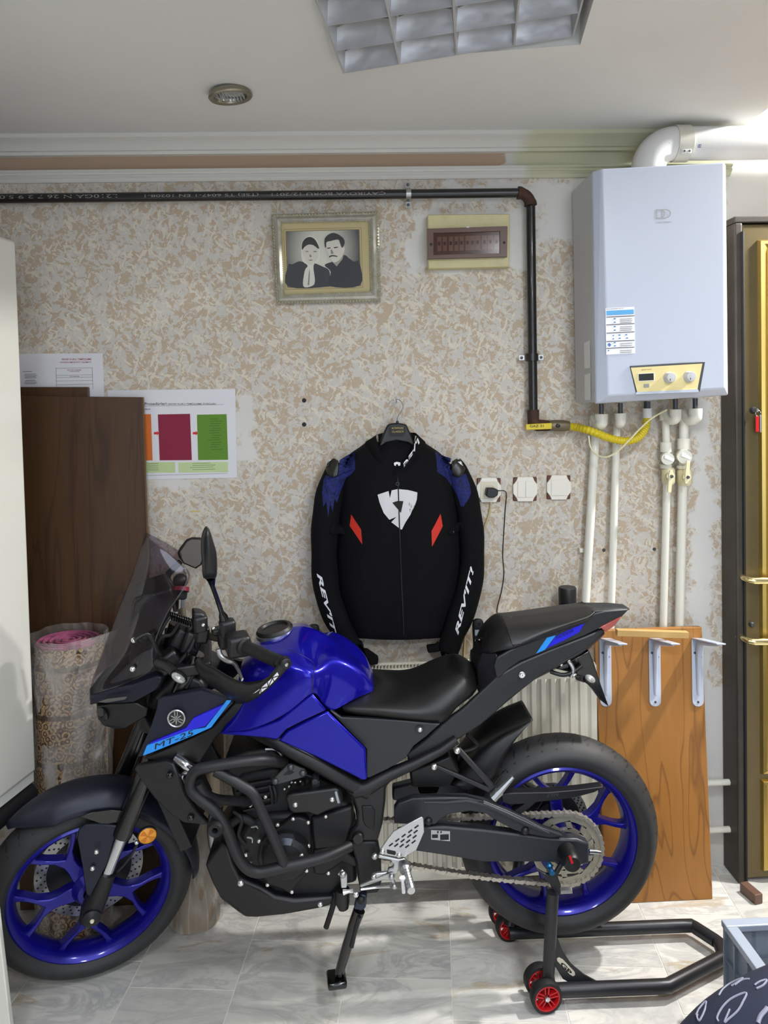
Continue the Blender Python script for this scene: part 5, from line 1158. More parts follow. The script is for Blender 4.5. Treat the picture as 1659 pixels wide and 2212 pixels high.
# ------------------------------------------------------------------ motorcycle
BY = 2.16                                     # centre plane of the motorcycle, parallel to the wall
mc_ = thing('motorcycle', (-.1, BY, 0), 'blue and black naked motorcycle with blue wheels, held up on a rear stand', 'motorcycle')
def B(k, x, y, v): return at(k, x, y, BY - v)
# steered front end: the bars are turned about 22 degrees to the left
rake, steer = math.radians(25), math.radians(22)
sa_ = Vector((math.sin(rake), 0, math.cos(rake))); SR = Matrix.Rotation(steer, 3, sa_)
FC = Vector((-.775, 2.153, .285)); fh = SR @ Vector((-1, 0, 0)); fn = SR @ Vector((0, -1, 0)); fu = fh.cross(fn)
if fu.z < 0: fu = -fu
def S(k, x, y, v):
    q = px(k, (x, y)) if k else (x, y); d = ray(*q); return CAM_P + d * (((FC - CAM_P).dot(fn) + v) / d.dot(fn))
def SL(h, n, u): return FC + fh * h + fn * n + fu * u
def mirB(p): return Vector((p.x, 2 * BY - p.y, p.z))
def mirS(p): return p - fn * (2 * (p - FC).dot(fn))
LAT_B = Vector((0, -1, 0))
def plate(name, fr, k, pts, th, m, v=0.0, parent=None, bevel=.002, both=False, smooth=40, label=None):
    P = [fr(k, p[0], p[1], p[2] if len(p) > 2 else v) for p in pts]; dirn = -(LAT_B if fr is B else fn)
    o = MB().prism(P, dirn * th).build(name, m, parent or mc_, bevel=bevel, smooth=smooth)
    if label: part(o, label)
    if both:
        mr = mirB if fr is B else mirS
        MB().prism([mr(p) for p in P], -dirn * th).build(name, m, parent or mc_, bevel=bevel, smooth=smooth)
    return o
def slab(name, fr, k, pts, m, v=.1, parent=None, bevel=.004):
    mr = mirB if fr is B else mirS
    P = [fr(k, p[0], p[1], p[2] if len(p) > 2 else v) for p in pts]
    return MB().loft([P, [mr(p) for p in P]]).build(name, m, parent or mc_, bevel=bevel, smooth=40)
def hull(name, fr, k, rl, nu, nv, m, mirror=True, solid=.003, smooth=180, parent=None, sm=True):
    mr = mirB if fr is B else mirS
    R0 = [cr([fr(k, *p) for p in r], nu) for r in rl]
    rows = []
    colr = [(cr if sm else lin)([R0[i][j] for i in range(len(rl))], nv) for j in range(nu)]
    rows = [[colr[j][i] for j in range(nu)] for i in range(nv)]
    if mirror: rows = [[mr(p) for p in r] for r in rows[:0:-1]] + rows
    return MB().grid(rows).build(name, m, parent or mc_, smooth=smooth, solid=solid)
def rod(name, fr, k, pts, r, m, parent=None, n=0, seg=12, both=False, flat=1.0):
    P = [fr(k, *p) for p in pts]; P = cr(P, n) if n else P
    o = MB().tube(P, r, seg, flat=flat).build(name, m, parent or mc_)
    if both:
        mr = mirB if fr is B else mirS
        MB().tube([mr(p) for p in P], r, seg, flat=flat).build(name, m, parent or mc_)
    return o
_bolt = {}
def bolt(k, x, y, v, r=.0065, m='silver', fr=B, parent=None):
    p = fr(k, x, y, v); par = parent or mc_
    key = (round(r, 4), m, fr is B)
    ax = -LAT_B if fr is B else -fn
    if key not in _bolt:
        o = MB().lathe([(.0001, -.65 * r), (.5 * r, -.6 * r), (.85 * r, -.35 * r), (r, 0), (r, .5 * r)], p, ax, 12).build('bolt', M[m], par); _bolt[key] = (o, p); return o
    o0, p0 = _bolt[key]
    c = o0.copy(); C.objects.link(c); c.parent = par; c.location = p - p0; return c
def disc(name, c, ax, prof, m, seg=40, closed=True, parent=None, smooth=35): return MB().lathe(prof, c, ax, seg, closed=closed).build(name, m, parent or mc_, smooth=smooth)

# ---- wheels
def wheel(name, c, h, n, u, R, rb, hw, phase, spread, label):
    wl = disc(name, c, n, [(R, 0), (R - .004, .3 * hw), (R - .015, .62 * hw), (R - .032, .9 * hw), (R - .05, hw), (rb + .010, .86 * hw), (rb - .002, .70 * hw), (rb - .010, .5 * hw), (rb - .010, -.5 * hw), (rb - .002, -.70 * hw), (rb + .010, -.86 * hw), (R - .05, -hw), (R - .032, -.9 * hw), (R - .015, -.62 * hw), (R - .004, -.3 * hw)], M['rubber'], 72, smooth=60)
    part(wl, label)
    w = .70 * hw
    rim = disc('rim', c, n, [(rb + .003, w), (rb - .006, w + .005), (rb - .014, w - .002), (rb - .020, w - .012), (rb - .022, w - .020), (rb - .024, .25 * w), (rb - .024, 0), (rb - .024, -.25 * w), (rb - .022, -w + .020), (rb - .014, -w + .002), (rb - .006, -w - .005), (rb + .003, -w), (rb - .016, -.4 * w), (rb - .016, .4 * w)], M['blue_rim'], 72, parent=wl, smooth=50)
    P = lambda r, a, d: c + (h * math.cos(a) + u * math.sin(a)) * r + n * d
    for i in range(5):
        a = math.radians(phase + 72 * i); s = math.radians(spread); re = rb - .020
        def side(sg):
            e = a + sg * s
            return [(.040, a + sg * .62), (.060, a + sg * .38), (.085, a + sg * .20), (.105, a + sg * .165), (.135, a + sg * .215), (.165, e - sg * .005), (re - .008, e + sg * .035), (re + .004, e + sg * .065), (re + .004, e - sg * .055), (re - .012, e - sg * .05), (.160, e - sg * .10), (.138, e - sg * .20)]
        L_ = side(-1); R_ = side(1)
        ol = L_ + [(.122, a)] + R_[::-1]
        MB().prism([P(r, x, .016) for r, x in ol], n * -.032).build('spoke', M['blue_rim'], wl, bevel=.003, bseg=2)
    disc('hub', c, n, [(.020, .040), (.034, .038), (.050, .018), (.050, -.018), (.034, -.038), (.020, -.040)], M['blue_rim'], 36, parent=wl)
    return wl, P
RC = ony(1206, 1798, BY)
Xm, Yn, Zu = Vector((-1, 0, 0)), Vector((0, -1, 0)), Vector((0, 0, 1))
rw, RP = wheel('rear_wheel', RC, Vector((1, 0, 0)), Yn, Zu, .290, .216, .069, 23, 18, 'black rear tyre on a deep blue rim')
fw, FP = wheel('front_wheel', FC, -fh, fn, fu, .285, .216, .055, 119, 19, 'black front tyre on a deep blue rim, turned to the left')
def grooves(P, R, hw, a0, a1, nseg, parent):
    mb = MB()
    for i in range(nseg):
        a = math.radians(a0 + (a1 - a0) * i / nseg)
        for sg in (1, -1):
            for (d0, d1, w_) in ((.25, .74, .0034), (.05, .3, .0024)):
                pts = []
                for t in (0, .5, 1):
                    d = d0 + (d1 - d0) * t; rr = R + .0006 - (.004 * (d / .3) if d < .3 else .004 + .011 * (d - .3) / .32 if d < .62 else .015 + .017 * (d - .62) / .28)
                    pts.append((rr, a + .09 * t * sg * .6 + (.06 if w_ < .002 else 0), sg * d * hw))
                for (r0, x0, d_0), (r1, x1, d_1) in zip(pts, pts[1:]):
                    e = w_ / R; mb.add([P(r0, x0 - e, d_0), P(r0, x0 + e, d_0), P(r1, x1 + e, d_1), P(r1, x1 - e, d_1)], [(0, 1, 2, 3)])
    o = mb.build('tread_grooves', M['print_black'], parent, smooth=0); o['kind'] = 'stuff'
grooves(RP, .290, .069, 0, 360, 40, rw); grooves(FP, .285, .055, 0, 360, 40, fw)
def brake(P, c, n, off, ro, ri, parent):
    d = disc('brake_disc', c + n * off, n, [(ro, .0022), (ri, .0022), (ri, -.0022), (ro, -.0022)], M['steel'], 60, parent=parent)
    mb = MB()
    for i in range(36):
        for j, rr in enumerate((ri + .008, (ri + ro) / 2, ro - .008)):
            a = 2 * PI * (i + j * .33) / 36; ctr = P(rr, a, off); mb.lathe([(.0001, .0028), (.0030, .0028)], ctr, n, 8)
    o = mb.build('disc_holes', M['print_black'], parent, smooth=0); o['kind'] = 'stuff'
    disc('disc_carrier', c + n * off, n, [(ri + .004, .003), (.05, .006), (.05, -.006), (ri + .004, -.003)], M['black_metal'], 40, parent=parent)
brake(FP, FC, fn, -.060, .148, .112, fw); brake(RP, RC, Yn, -.075, .110, .082, rw)
# front caliper on the far leg
MB().box(SL(.098 - .20, -.075, .10), (.05, .06, .12), Matrix.Rotation(.3, 3, 'Y')).build('brake_caliper', M['black_metal'], mc_, bevel=.01)
MB().box(RC + Vector((-.075, .075, .085)), (.10, .05, .05), Matrix.Rotation(.6, 3, 'Y')).build('brake_caliper', M['black_metal'], mc_, bevel=.008)
# rear sprocket and chain
vS = .082; SC = Vector((RC.x, BY - vS, RC.z)); rS = .101
disc('sprocket', SC, Yn, [(rS - .004, .003), (rS - .022, .003), (rS - .022, -.003), (rS - .004, -.003)], M['sprocket'], 60, parent=rw)
disc('sprocket_ring', SC, Yn, [(rS - .040, .003), (rS - .052, .003), (rS - .052, -.003), (rS - .040, -.003)], M['sprocket'], 48, parent=rw)
for i in range(10):
    a = 2 * PI * i / 10 + .1; d0 = Vector((math.cos(a), 0, math.sin(a))); d1 = Vector((-math.sin(a + .35), 0, math.cos(a + .35)))
    p, q = SC + d0 * (rS - .042), SC + Vector((math.cos(a + .16), 0, math.sin(a + .16))) * (rS - .020); w_ = d1 * .008
    MB().prism([p - w_ + Yn * .003, p + w_ + Yn * .003, q + w_ * .9 + Yn * .003, q - w_ * .9 + Yn * .003], Yn * -.006).build('sprocket_web', M['sprocket'], rw, smooth=0)
disc('sprocket_carrier', SC + Vector((0, .012, 0)), Yn, [(.055, .008), (.030, .012), (.030, -.02), (.058, -.02)], M['blue_rim'], 40, parent=rw)
for i in range(5):
    a = 2 * PI * i / 5 + .5; o = MB().lathe([(.0001, -.007), (.006, -.006), (.0065, 0)], SC + Vector((math.cos(a), 0, math.sin(a))) * (rS - .046) + Yn * .003, -Yn, 8).build('sprocket_bolt', M['silver'], rw)
FS = B(5, -60, 545, vS); rF = .047
def tangent(c0, r0, c1, r1, sg):   # outer tangent in the xz plane
    d = Vector((c1.x - c0.x, c1.z - c0.z)); L = d.length; base = math.atan2(d.y, d.x); al = math.acos((r0 - r1) / L)
    a = base + sg * al; return a
au = tangent(FS, rF, SC, rS, 1); al_ = tangent(FS, rF, SC, rS, -1)
pt = lambda c, r, a: Vector((c.x + r * math.cos(a), c.y, c.z + r * math.sin(a)))
path = []
L1 = [pt(FS, rF, au).lerp(pt(SC, rS, au), t / 60) for t in range(60)]
a0, a1 = au, al_
while a1 > a0: a1 -= 2 * PI
arc1 = [pt(SC, rS, a0 + (a1 - a0) * t / 40) for t in range(40)]
L2 = [pt(SC, rS, al_).lerp(pt(FS, rF, al_), t / 60) - Vector((0, 0, .012 * math.sin(PI * t / 60))) for t in range(60)]
a2 = au
b0_ = al_
while a2 > b0_: a2 -= 2 * PI
arc2 = [pt(FS, rF, b0_ + (a2 - b0_) * t / 24) for t in range(25)]
path = L1 + arc1 + L2 + arc2
cum = [0]
for p, q in zip(path, path[1:]): cum.append(cum[-1] + (q - p).length)
nl = int(round(cum[-1] / .0159 / 2) * 2); step = cum[-1] / nl
def along(s):
    s %= cum[-1]
    lo = 0
    while lo < len(cum) - 2 and cum[lo + 1] < s: lo += 1
    return path[lo].lerp(path[lo + 1], (s - cum[lo]) / max(1e-9, cum[lo + 1] - cum[lo]))
chn = bpy.data.objects.new('drive_chain', None); C.objects.link(chn); chn.parent = mc_
fig8 = []
for k in range(9): a = -PI * .72 + PI * 1.44 * k / 8; fig8.append((.5 * step + .0062 * math.cos(a), .0062 * math.sin(a)))
fig8.append((0, .0042))
for k in range(9): a = PI - PI * .72 + PI * 1.44 * k / 8; fig8.append((-.5 * step + .0062 * math.cos(a), .0062 * math.sin(a)))
fig8.append((0, -.0042))
lk = []
for th in (.0095, .0058):
    mb = MB().prism([Vector((x, -th, z)) for x, z in fig8], (0, 2 * th, 0)); o = mb.build('chain_link', M['chain'], smooth=0, loc=(0, 0, 0), bevel=.0008); lk.append(o.data); bpy.data.objects.remove(o)
off0 = mc_.location
for i in range(nl):
    p, q = along(i * step), along((i + 1) * step); o = bpy.data.objects.new('chain_link', lk[i % 2]); C.objects.link(o); o.parent = chn
    o.location = (p + q) / 2 - off0; o.rotation_euler = (0, -math.atan2(q.z - p.z, q.x - p.x), 0)
disc('front_sprocket', FS, Yn, [(rF - .003, .004), (.012, .004), (.012, -.004), (rF - .003, -.004)], M['steel'], 30)
# ---- swingarm, guard, axle
plate('swingarm', B, 5, [(150, 520), (300, 482), (420, 480), (640, 500), (1000, 545), (1080, 550), (1160, 553), (1226, 578), (1226, 692), (1170, 702), (1060, 692), (1000, 682), (640, 682), (400, 642), (265, 622), (150, 600)], .034, M['swing'], .140, bevel=.006, both=True)
plate('swingarm_brace', B, 5, [(135, 385), (155, 352), (240, 322), (400, 318), (540, 318), (640, 340), (760, 390), (870, 440), (960, 490), (1080, 532), (1072, 545), (1000, 547), (870, 522), (800, 500), (720, 458), (650, 412), (560, 396), (450, 412), (395, 440), (365, 472), (240, 470), (135, 466)], .026, M['swing'], .146, bevel=.006)
rod('brace_ridge', B, 5, [(300, 345, .147), (430, 345, .148), (540, 335, .148), (640, 358, .148), (760, 410, .148), (870, 462, .148), (1000, 520, .146)], [.003, .004, .005, .006, .006, .006, .003], M['swing'], seg=8)
plate('chain_guard', B, 5, [(735, 300), (800, 293), (1000, 290), (1160, 276), (1300, 258), (1306, 263), (1255, 290), (1150, 318), (1010, 338), (930, 346), (890, 380), (840, 415), (800, 400), (860, 355), (780, 360), (740, 345)], .03, M['black_metal'], .128, bevel=.003)
mb = MB(); text(mb, 'ETM', B(5, 988, 318, .1285), B(5, 1055, 312, .1285), .009, (0, 0, 1), .3, 0); mb.build('guard_lettering', M['grey_metal'], mc_, smooth=0)
stp = [(340, 500), (446, 507), (446, 563), (340, 553)]
stk = MB().prism([B(5, x, y, .1405) for x, y in stp], (0, -.0004, 0)).build('warning_label', mat('label_grey', (168, 168, 168), .5), mc_, smooth=0)
mb = MB()
for x, y, w_, h_ in ((362, 535, 36, 22), (415, 540, 52, 34), (378, 512, 10, 12), (396, 512, 8, 12)): mb.box(B(5, x, y, .1412), (w_ * .00045, .0004, h_ * .00045))
mb.build('label_print', M['engine'], stk, smooth=0)
for x, y in ((325, 452), (868, 505)): bolt(5, x, y, .148, .011, 'black_metal')
ac = B(5, 1105, 632, .15); MB().lathe([(.0001, -.052), (.019, -.051), (.023, -.046), (.024, -.02), (.026, .0), (.026, .02)], ac, (0, 1, 0), 30).build('axle_slider', M['black_plastic'], mc_)
mb = MB().prism([B(5, x, y, .203) for x, y in ((1110, 645), (1122, 640), (1138, 685), (1125, 692))], (0, -.0006, 0)); mb.build('slider_badge', M['red_plastic'], mc_, smooth=0)
mb = MB().lathe([(.0001, -.03), (.006, -.03), (.0085, -.026), (.0085, -.022), (.0055, -.018), (.0055, -.008), (.009, -.004), (.009, .01)], B(5, 1003, 706, .15), (0, 1, 0), 18); mb.build('stand_spool', mat('blue_anodised', (58, 122, 178), .3, .8), mc_)
rod('chain_adjuster', B, 5, [(1226, 620, .12), (1262, 622, .12), (1290, 626, .12)], [.006, .006, .0045], M['chrome'])
# ---- hugger
hull('rear_hugger', B, 4, [[(690, 835, 0), (600, 865, 0), (500, 910, 0), (400, 970, 0), (320, 1040, 0), (250, 1130, 0), (190, 1230, 0)],
                           [(694, 838, .06), (610, 885, .07), (520, 935, .075), (430, 1000, .078), (360, 1075, .08), (290, 1160, .08), (210, 1240, .08)],
                           [(690, 848, .07), (625, 920, .085), (570, 990, .088), (520, 1070, .09), (495, 1140, .09), (470, 1200, .09), (300, 1260, .09)]], 24, 9, M['black_plastic'], solid=.004)
# ---- passenger peg bracket and peg
for a, b in (((240, 1015), (462, 1262)), ((98, 1118), (446, 1272))):
    plate('peg_hanger', B, 4, [(a[0] - 14, a[1] + 4, .125), (a[0] + 18, a[1] - 8, .125), (b[0] + 16, b[1] - 12, .15), (b[0] - 14, b[1] + 10, .15)], .012, M['black_metal'], bevel=.003)
for x, y in ((242, 1030), (104, 1125)): bolt(4, x, y, .135, .009, 'silver')
rod('passenger_peg', B, 4, [(455, 1312, .165), (500, 1265, .165), (575, 1185, .165)], [.012, .010, .006], M['alu'], seg=8)
plate('peg_foot', B, 4, [(442, 1308), (478, 1270), (520, 1290), (468, 1335)], .02, M['alu'], .172)
rod('helmet_hook', B, 4, [(460, 1230, .15), (500, 1180, .155), (540, 1140, .155), (545, 1160, .155)], .0025, M['black_metal'], seg=6)
# ---- tail
def tv(x): return .118 - (x - 480) / (1270 - 480) * .088 if x > 480 else .118
def tvp(l): return [(x, y, tv(x)) for x, y in l]
spar = plate('tail_spar', B, 4, tvp([(-60, 1045), (60, 955), (150, 870), (280, 775), (480, 592), (520, 560), (620, 500), (790, 428), (1000, 348), (1118, 300), (1128, 318), (1040, 400), (990, 437), (860, 512), (700, 612), (560, 722), (450, 820), (380, 880), (270, 950), (100, 1050), (-40, 1125)]), .02, M['spar'], bevel=.006, both=True)
plate('tail_cover', B, 4, tvp([(462, 520), (480, 472), (560, 425), (635, 395), (770, 340), (905, 288), (1022, 246), (1062, 206), (1130, 192), (1200, 186), (1270, 184), (1225, 232), (1105, 292), (1000, 343), (800, 424), (620, 494), (545, 545), (505, 588), (480, 598)]), .012, M['spar'], bevel=.004, both=True)
hull('tail_top', B, 4, [[(1030, 180, 0), (1100, 178, 0), (1180, 176, 0), (1271, 182, 0)], [(1050, 200, .05), (1120, 192, .042), (1195, 184, .034), (1271, 184, .026)]], 10, 4, M['spar'], solid=.003)
hull('tail_underside', B, 4, [[(480, 700, 0), (700, 600, 0), (860, 520, 0), (1000, 440, 0), (1120, 330, 0)], [(480, 780, .09), (700, 600, .09), (860, 505, .075), (990, 430, .06), (1120, 320, .045)]], 12, 4, M['black_plastic'], solid=.004)
tc = bvh_of([o for o in mc_.children if o.name.startswith('tail_cover')])
def tdec(nm, l, m, off=.001): return decal([B(4, x, y, tv(x) + .0) for x, y in l], tc, (0, 1, 0), off, 1).build(nm, m, mc_, smooth=0)
tdec('tail_decal', [(772, 418), (836, 340), (920, 300), (1002, 265), (972, 318), (880, 368)], M['blue_sticker'])
tdec('tail_decal_light', [(712, 448), (778, 352), (832, 337), (766, 424)], M['sky_sticker'])
mb = MB(); text(mb, 'YAMAHA', B(4, 838, 372, .09), B(4, 944, 326, .08), .0105, (0, 0, 1), .2, .0, lambda q: snap(tc, q, off=.0018)); mb.build('tail_lettering', M['matte_navy'], mc_, smooth=0)
plate('tail_light', B, 4, [(1098, 292, .056), (1226, 226, .038), (1185, 280, .038), (1130, 320, .05)], .012, M['red_lens'], bevel=.002, both=True)
c = B(4, 630, 575, tv(630) + .001); MB().lathe([(.0001, -.004), (.006, -.004), (.007, -.001), (.009, 0), (.009, .002)], c, (0, 1, 0), 18).build('seat_lock', M['silver'], mc_); MB().box(c + Vector((0, -.0042, 0)), (.0012, .001, .006)).build('lock_slot', M['print_black'], mc_, smooth=0)
# seats
pil = hull('passenger_seat', B, 4, [[(398, 360, 0), (440, 278, 0), (510, 238, 0), (580, 230, 0), (700, 215, 0), (850, 195, 0), (1000, 170, 0), (1056, 174, 0)],
                                    [(394, 400, .03), (436, 350, .055), (520, 302, .072), (600, 292, .074), (720, 274, .072), (870, 248, .066), (1010, 216, .055), (1060, 196, .04)],
                                    [(390, 432, .05), (446, 425, .09), (540, 402, .11), (630, 376, .11), (760, 320, .10), (900, 272, .088), (1020, 232, .07), (1061, 200, .055)],
                                    [(395, 446, .05), (450, 446, .085), (560, 417, .105), (635, 394, .104), (770, 342, .094), (905, 288, .082), (1020, 247, .066), (1060, 208, .05)]], 36, 16, M['seat'], solid=.004)
bvp = bvh_of([pil])
rows = []
for w_ in (0, 1):
    r_ = []
    for t in range(15):
        f = t / 14; x = 515 + 62 * f + (55 if w_ else 0); y = 232 + 178 * f - (8 if w_ else 0) - 0 * f; p = B(4, x, y, .1); d = (p - CAM_P).normalized(); h = bvp.ray_cast(CAM_P, d); r_.append((h[0] - d * .002) if h[0] is not None else p)
    rows.append(r_)
rows = [[p + Vector((0, -.003, .002)) for p in r] for r in rows]
MB().shell(rows, Vector((0, .004, -.003))).build('seat_strap', M['seat'], mc_, smooth=60)
seat = hull('rider_seat', B, 6, [[(960, 522, 0), (1050, 476, 0), (1150, 503, 0), (1260, 475, 0), (1390, 418, 0), (1500, 385, 0), (1560, 394, 0), (1580, 440, 0)],
                                 [(890, 592, .09), (985, 556, .095), (1120, 578, .10), (1260, 556, .10), (1390, 498, .10), (1500, 458, .095), (1560, 462, .08), (1583, 496, .06)],
                                 [(856, 626, .135), (905, 628, .145), (1050, 634, .15), (1250, 652, .15), (1390, 632, .145), (1480, 575, .13), (1540, 535, .115), (1580, 515, .095)],
                                 [(870, 646, .128), (940, 660, .135), (1050, 672, .138), (1250, 695, .138), (1390, 706, .132), (1470, 625, .12), (1550, 562, .105), (1582, 522, .09)]], 36, 16, M['seat'], solid=.004)
plate('side_cover', B, 6, [(785, 640), (812, 655), (850, 678), (1000, 684), (1200, 698), (1384, 716), (1310, 780), (1240, 835), (1210, 880), (1200, 900), (1100, 960), (1000, 1008), (984, 1004), (984, 850), (880, 745)], .014, M['spar'], .148, bevel=.006, both=True)
bolt(6, 1275, 745, .149, .0075); MB().lathe([(.0001, -.001), (.0125, -.001), (.013, .002)], B(6, 1273, 745, .149), (0, 1, 0), 20).build('screw_cup', M['black_plastic'], mc_)
plate('seat_support', B, 4, [(358, 520, .06), (395, 440, .06), (480, 445, .105), (500, 560, .11), (480, 600, .115), (400, 690, .12), (368, 690, .10), (368, 600, .07)], .12, M['black_plastic'], bevel=.006)
# ---- tank
tank = hull('fuel_tank', B, 6, [[(330, 335, 0), (420, 242, 0), (500, 210, 0), (620, 186, 0), (730, 213, 0), (840, 287, 0), (930, 362, 0), (1000, 428, 0), (1022, 495, 0)],
                                [(305, 405, .08), (400, 328, .095), (520, 298, .10), (620, 290, .105), (706, 355, .112), (800, 345, .105), (895, 385, .098), (975, 445, .085), (1022, 512, .06)],
                                [(280, 540, .125), (390, 430, .148), (510, 380, .158), (610, 390, .166), (698, 425, .168), (790, 420, .135), (870, 455, .122), (950, 505, .108), (1018, 530, .075)],
                                [(230, 700, .148), (370, 600, .168), (500, 540, .176), (610, 500, .180), (700, 490, .176), (770, 520, .140), (840, 545, .128), (930, 560, .115), (1012, 538, .08)],
                                [(190, 768, .160), (330, 750, .176), (430, 718, .178), (560, 648, .176), (690, 548, .172), (745, 600, .142), (800, 640, .132), (900, 588, .122), (1016, 530, .085)]], 60, 28, M['blue_paint'], solid=.003)
lw = plate('tank_lower_panel', B, 6, [(188, 770), (330, 753), (430, 722), (510, 690), (690, 551), (768, 640), (650, 695), (548, 746), (500, 804), (430, 792), (285, 780)], .010, M['blue_paint'], .178, bevel=.005, both=True)
plate('tank_side_panel', B, 6, [(506, 806), (553, 751), (655, 699), (772, 645), (980, 850), (989, 1018), (960, 1022), (900, 990), (700, 890)], .010, M['blue_paint'], .170, bevel=.005, both=True)
bvt = bvh_of([tank]); tcq = B('H', 1352, 292, 0); tcp = bvt.ray_cast(tcq + Vector((0, 0, .3)), Vector((0, 0, -1)))[0] or tcq
sp_ = []
for p in cr([Vector((x, y, 0)) for x, y in ((560, 308), (640, 345), (698, 388), (694, 455), (690, 520), (704, 556), (764, 632))], 60):
    d = ray(*px(6, (p.x, p.y))).normalized(); h = bvt.ray_cast(CAM_P, d)
    if h[0] is not None: sp_.append(h[0] - d * .0012)
MB().tube(sp_, .0013, 6).build('tank_seam', M['print_black'], mc_)
ta = Vector((-.16, -.10, 1)).normalized()
disc('filler_ring', tcp + Vector((0, 0, -.002)), ta, [(.054, -.004), (.054, .006), (.047, .008), (.043, .006), (.043, -.004)], M['alu'], 40)
disc('filler_cap', tcp + Vector((0, 0, .004)), ta, [(.050, -.002), (.053, .004), (.048, .011), (.040, .012), (.036, .006), (.0001, .006), (.0001, -.002)], M['black_plastic'], 40, closed=False)
bvk = bvt
# ---- intake side panel with emblem and model stripe
VI = .172
ip = plate('intake_panel', B, 1, [(882, 1072, .165), (905, 1050, .16), (1010, 1030, .15), (1130, 1008, .14), (1280, 1058, .15), (1312, 1080, .165), (1250, 1145, .17), (1180, 1216, .172), (1080, 1264, .172), (800, 1382, .165), (768, 1392, .16), (790, 1340, .16), (840, 1230, .165), (876, 1120, .165)], .02, M['matte_navy'], VI, bevel=.004, both=True)
def idec(nm, l, m, o=0.0): return MB().prism([B(1, x, y, VI + .004 + o) for x, y in l], (0, .008, 0)).build(nm, m, mc_, smooth=0)
idec('royal_decal', [(842, 1308), (930, 1272), (1040, 1226), (1082, 1172), (1255, 1092), (1150, 1214), (1060, 1238), (842, 1318)], M['blue_sticker'])
idec('stripe_decal', [(800, 1380), (822, 1324), (1060, 1238), (1150, 1224), (1266, 1076), (1292, 1076), (1182, 1222), (1085, 1266), (850, 1362)], M['sky_sticker'], .0006)
mb = MB(); text(mb, 'MT-25', B(1, 866, 1346, VI + .0056), B(1, 1080, 1266, VI + .0056), .0155, (.15, 0, 1), 0, 0); mb.build('model_lettering', M['print_black'], mc_, smooth=0)
ec = B(1, 988, 1170, VI + .002)
em = MB().lathe([(.0215, -.004), (.0235, -.003), (.0235, 0), (.0195, 0), (.0195, -.003)], ec, (0, 1, 0), 40, closed=True).build('emblem_ring', M['alu'], mc_)
disc('emblem_disc', ec, (0, 1, 0), [(.0001, -.001), (.020, -.001), (.020, .002)], M['black_gloss'], 30, closed=False)
mb = MB()
for i in range(3):      # three crossed tuning forks
    R3 = Matrix.Rotation(2 * PI / 3 * i, 3, 'Y')
    for dx in (-.0034, .0034): mb.box(ec + R3 @ Vector((dx, -.0022, .0125)), (.0018, .002, .012), R3)
    mb.box(ec + R3 @ Vector((0, -.0022, .0065)), (.0086, .002, .0018), R3); mb.box(ec + R3 @ Vector((0, -.0022, -.004)), (.0022, .002, .022), R3)
mb.build('emblem_forks', M['alu'], em, smooth=0)
plate('intake_duct', B, 1, [(800, 1400, .15), (1085, 1275, .16), (1190, 1222, .16), (1316, 1085, .16), (1395, 1090, .155), (1290, 1190, .155), (1200, 1290, .15), (1120, 1420, .14), (960, 1420, .14)], .25, M['black_plastic'], bevel=.004)

# ---- frame
rod('frame_tube', B, 6, [(330, 730, .12), (470, 800, .142), (560, 850, .150), (700, 925, .152), (830, 1002, .150), (920, 1052, .146), (1000, 1085, .142)], .0195, M['black_metal'], n=24, both=True, flat=.8)
rod('subframe_tube', B, 3, [(1120, 430, .14), (1200, 415, .142), (1330, 340, .135), (1480, 275, .13), (1640, 195, .125), (1730, 130, .12)], [.022, .021, .017, .0145, .0135, .013], M['black_metal'], both=True)
plate('frame_plate', B, 3, [(1090, 400), (1180, 432), (1330, 345), (1355, 372), (1310, 420), (1308, 500), (1290, 640), (1262, 742), (1090, 742), (1096, 690), (1132, 640), (1135, 560), (1110, 480), (1060, 440)], .022, M['black_metal'], .146, bevel=.007, both=True)
plate('frame_pocket', B, 3, [(1165, 530), (1225, 530), (1246, 560), (1240, 680), (1190, 655), (1172, 620)], .008, M['engine'], .150, bevel=.003)
disc('pivot_cap', B(3, 1143, 718, .150), (0, 1, 0), [(.0001, -.008), (.013, -.008), (.016, -.003), (.016, .004)], M['black_plastic'], 24, closed=False)
plate('pivot_cover', B, 3, [(1095, 745), (1240, 738), (1262, 752), (1280, 830), (1285, 980), (1265, 1050), (1160, 1058), (1140, 960), (1130, 860)], .03, M['engine'], .142, bevel=.006, both=True)
# ---- engine
plate('crankcase', B, 3, [(420, 730), (480, 640), (620, 580), (720, 575), (860, 560), (1010, 470), (1100, 520), (1118, 640), (1085, 740), (1130, 860), (1140, 990), (1040, 1010), (980, 1075), (780, 1088), (640, 1060), (540, 1005), (450, 930), (415, 830)], .25, M['engine'], .125, bevel=.012)
plate('cylinder', B, 3, [(380, 400), (450, 340), (640, 300), (740, 330), (760, 420), (740, 560), (700, 600), (560, 640), (470, 600), (400, 500)], .22, M['engine'], .108, bevel=.01)
plate('cylinder_head', B, 3, [(340, 250), (480, 200), (640, 180), (700, 230), (720, 330), (640, 330), (450, 370), (380, 420)], .20, M['engine'], .10, bevel=.01)
for i in range(5):
    y = 410 + i * 36; plate('cooling_fin', B, 3, [(400 + i * 14, y), (620 + i * 6, y - 40), (622 + i * 6, y - 30), (402 + i * 14, y + 10)], .015, M['black_metal'], .118, bevel=0)
plate('throttle_body', B, 3, [(690, 330), (830, 330), (1000, 400), (1060, 450), (1040, 470), (760, 470), (700, 440)], .16, M['black_plastic'], .09, bevel=.01)
plate('airbox', B, 3, [(460, 130), (660, 150), (1000, 330), (1150, 420), (1200, 300), (1450, 230), (1400, 60), (900, 40), (600, 60)], .2, M['black_plastic'], .10, bevel=.01)
ac = B(3, 712, 835, .165)
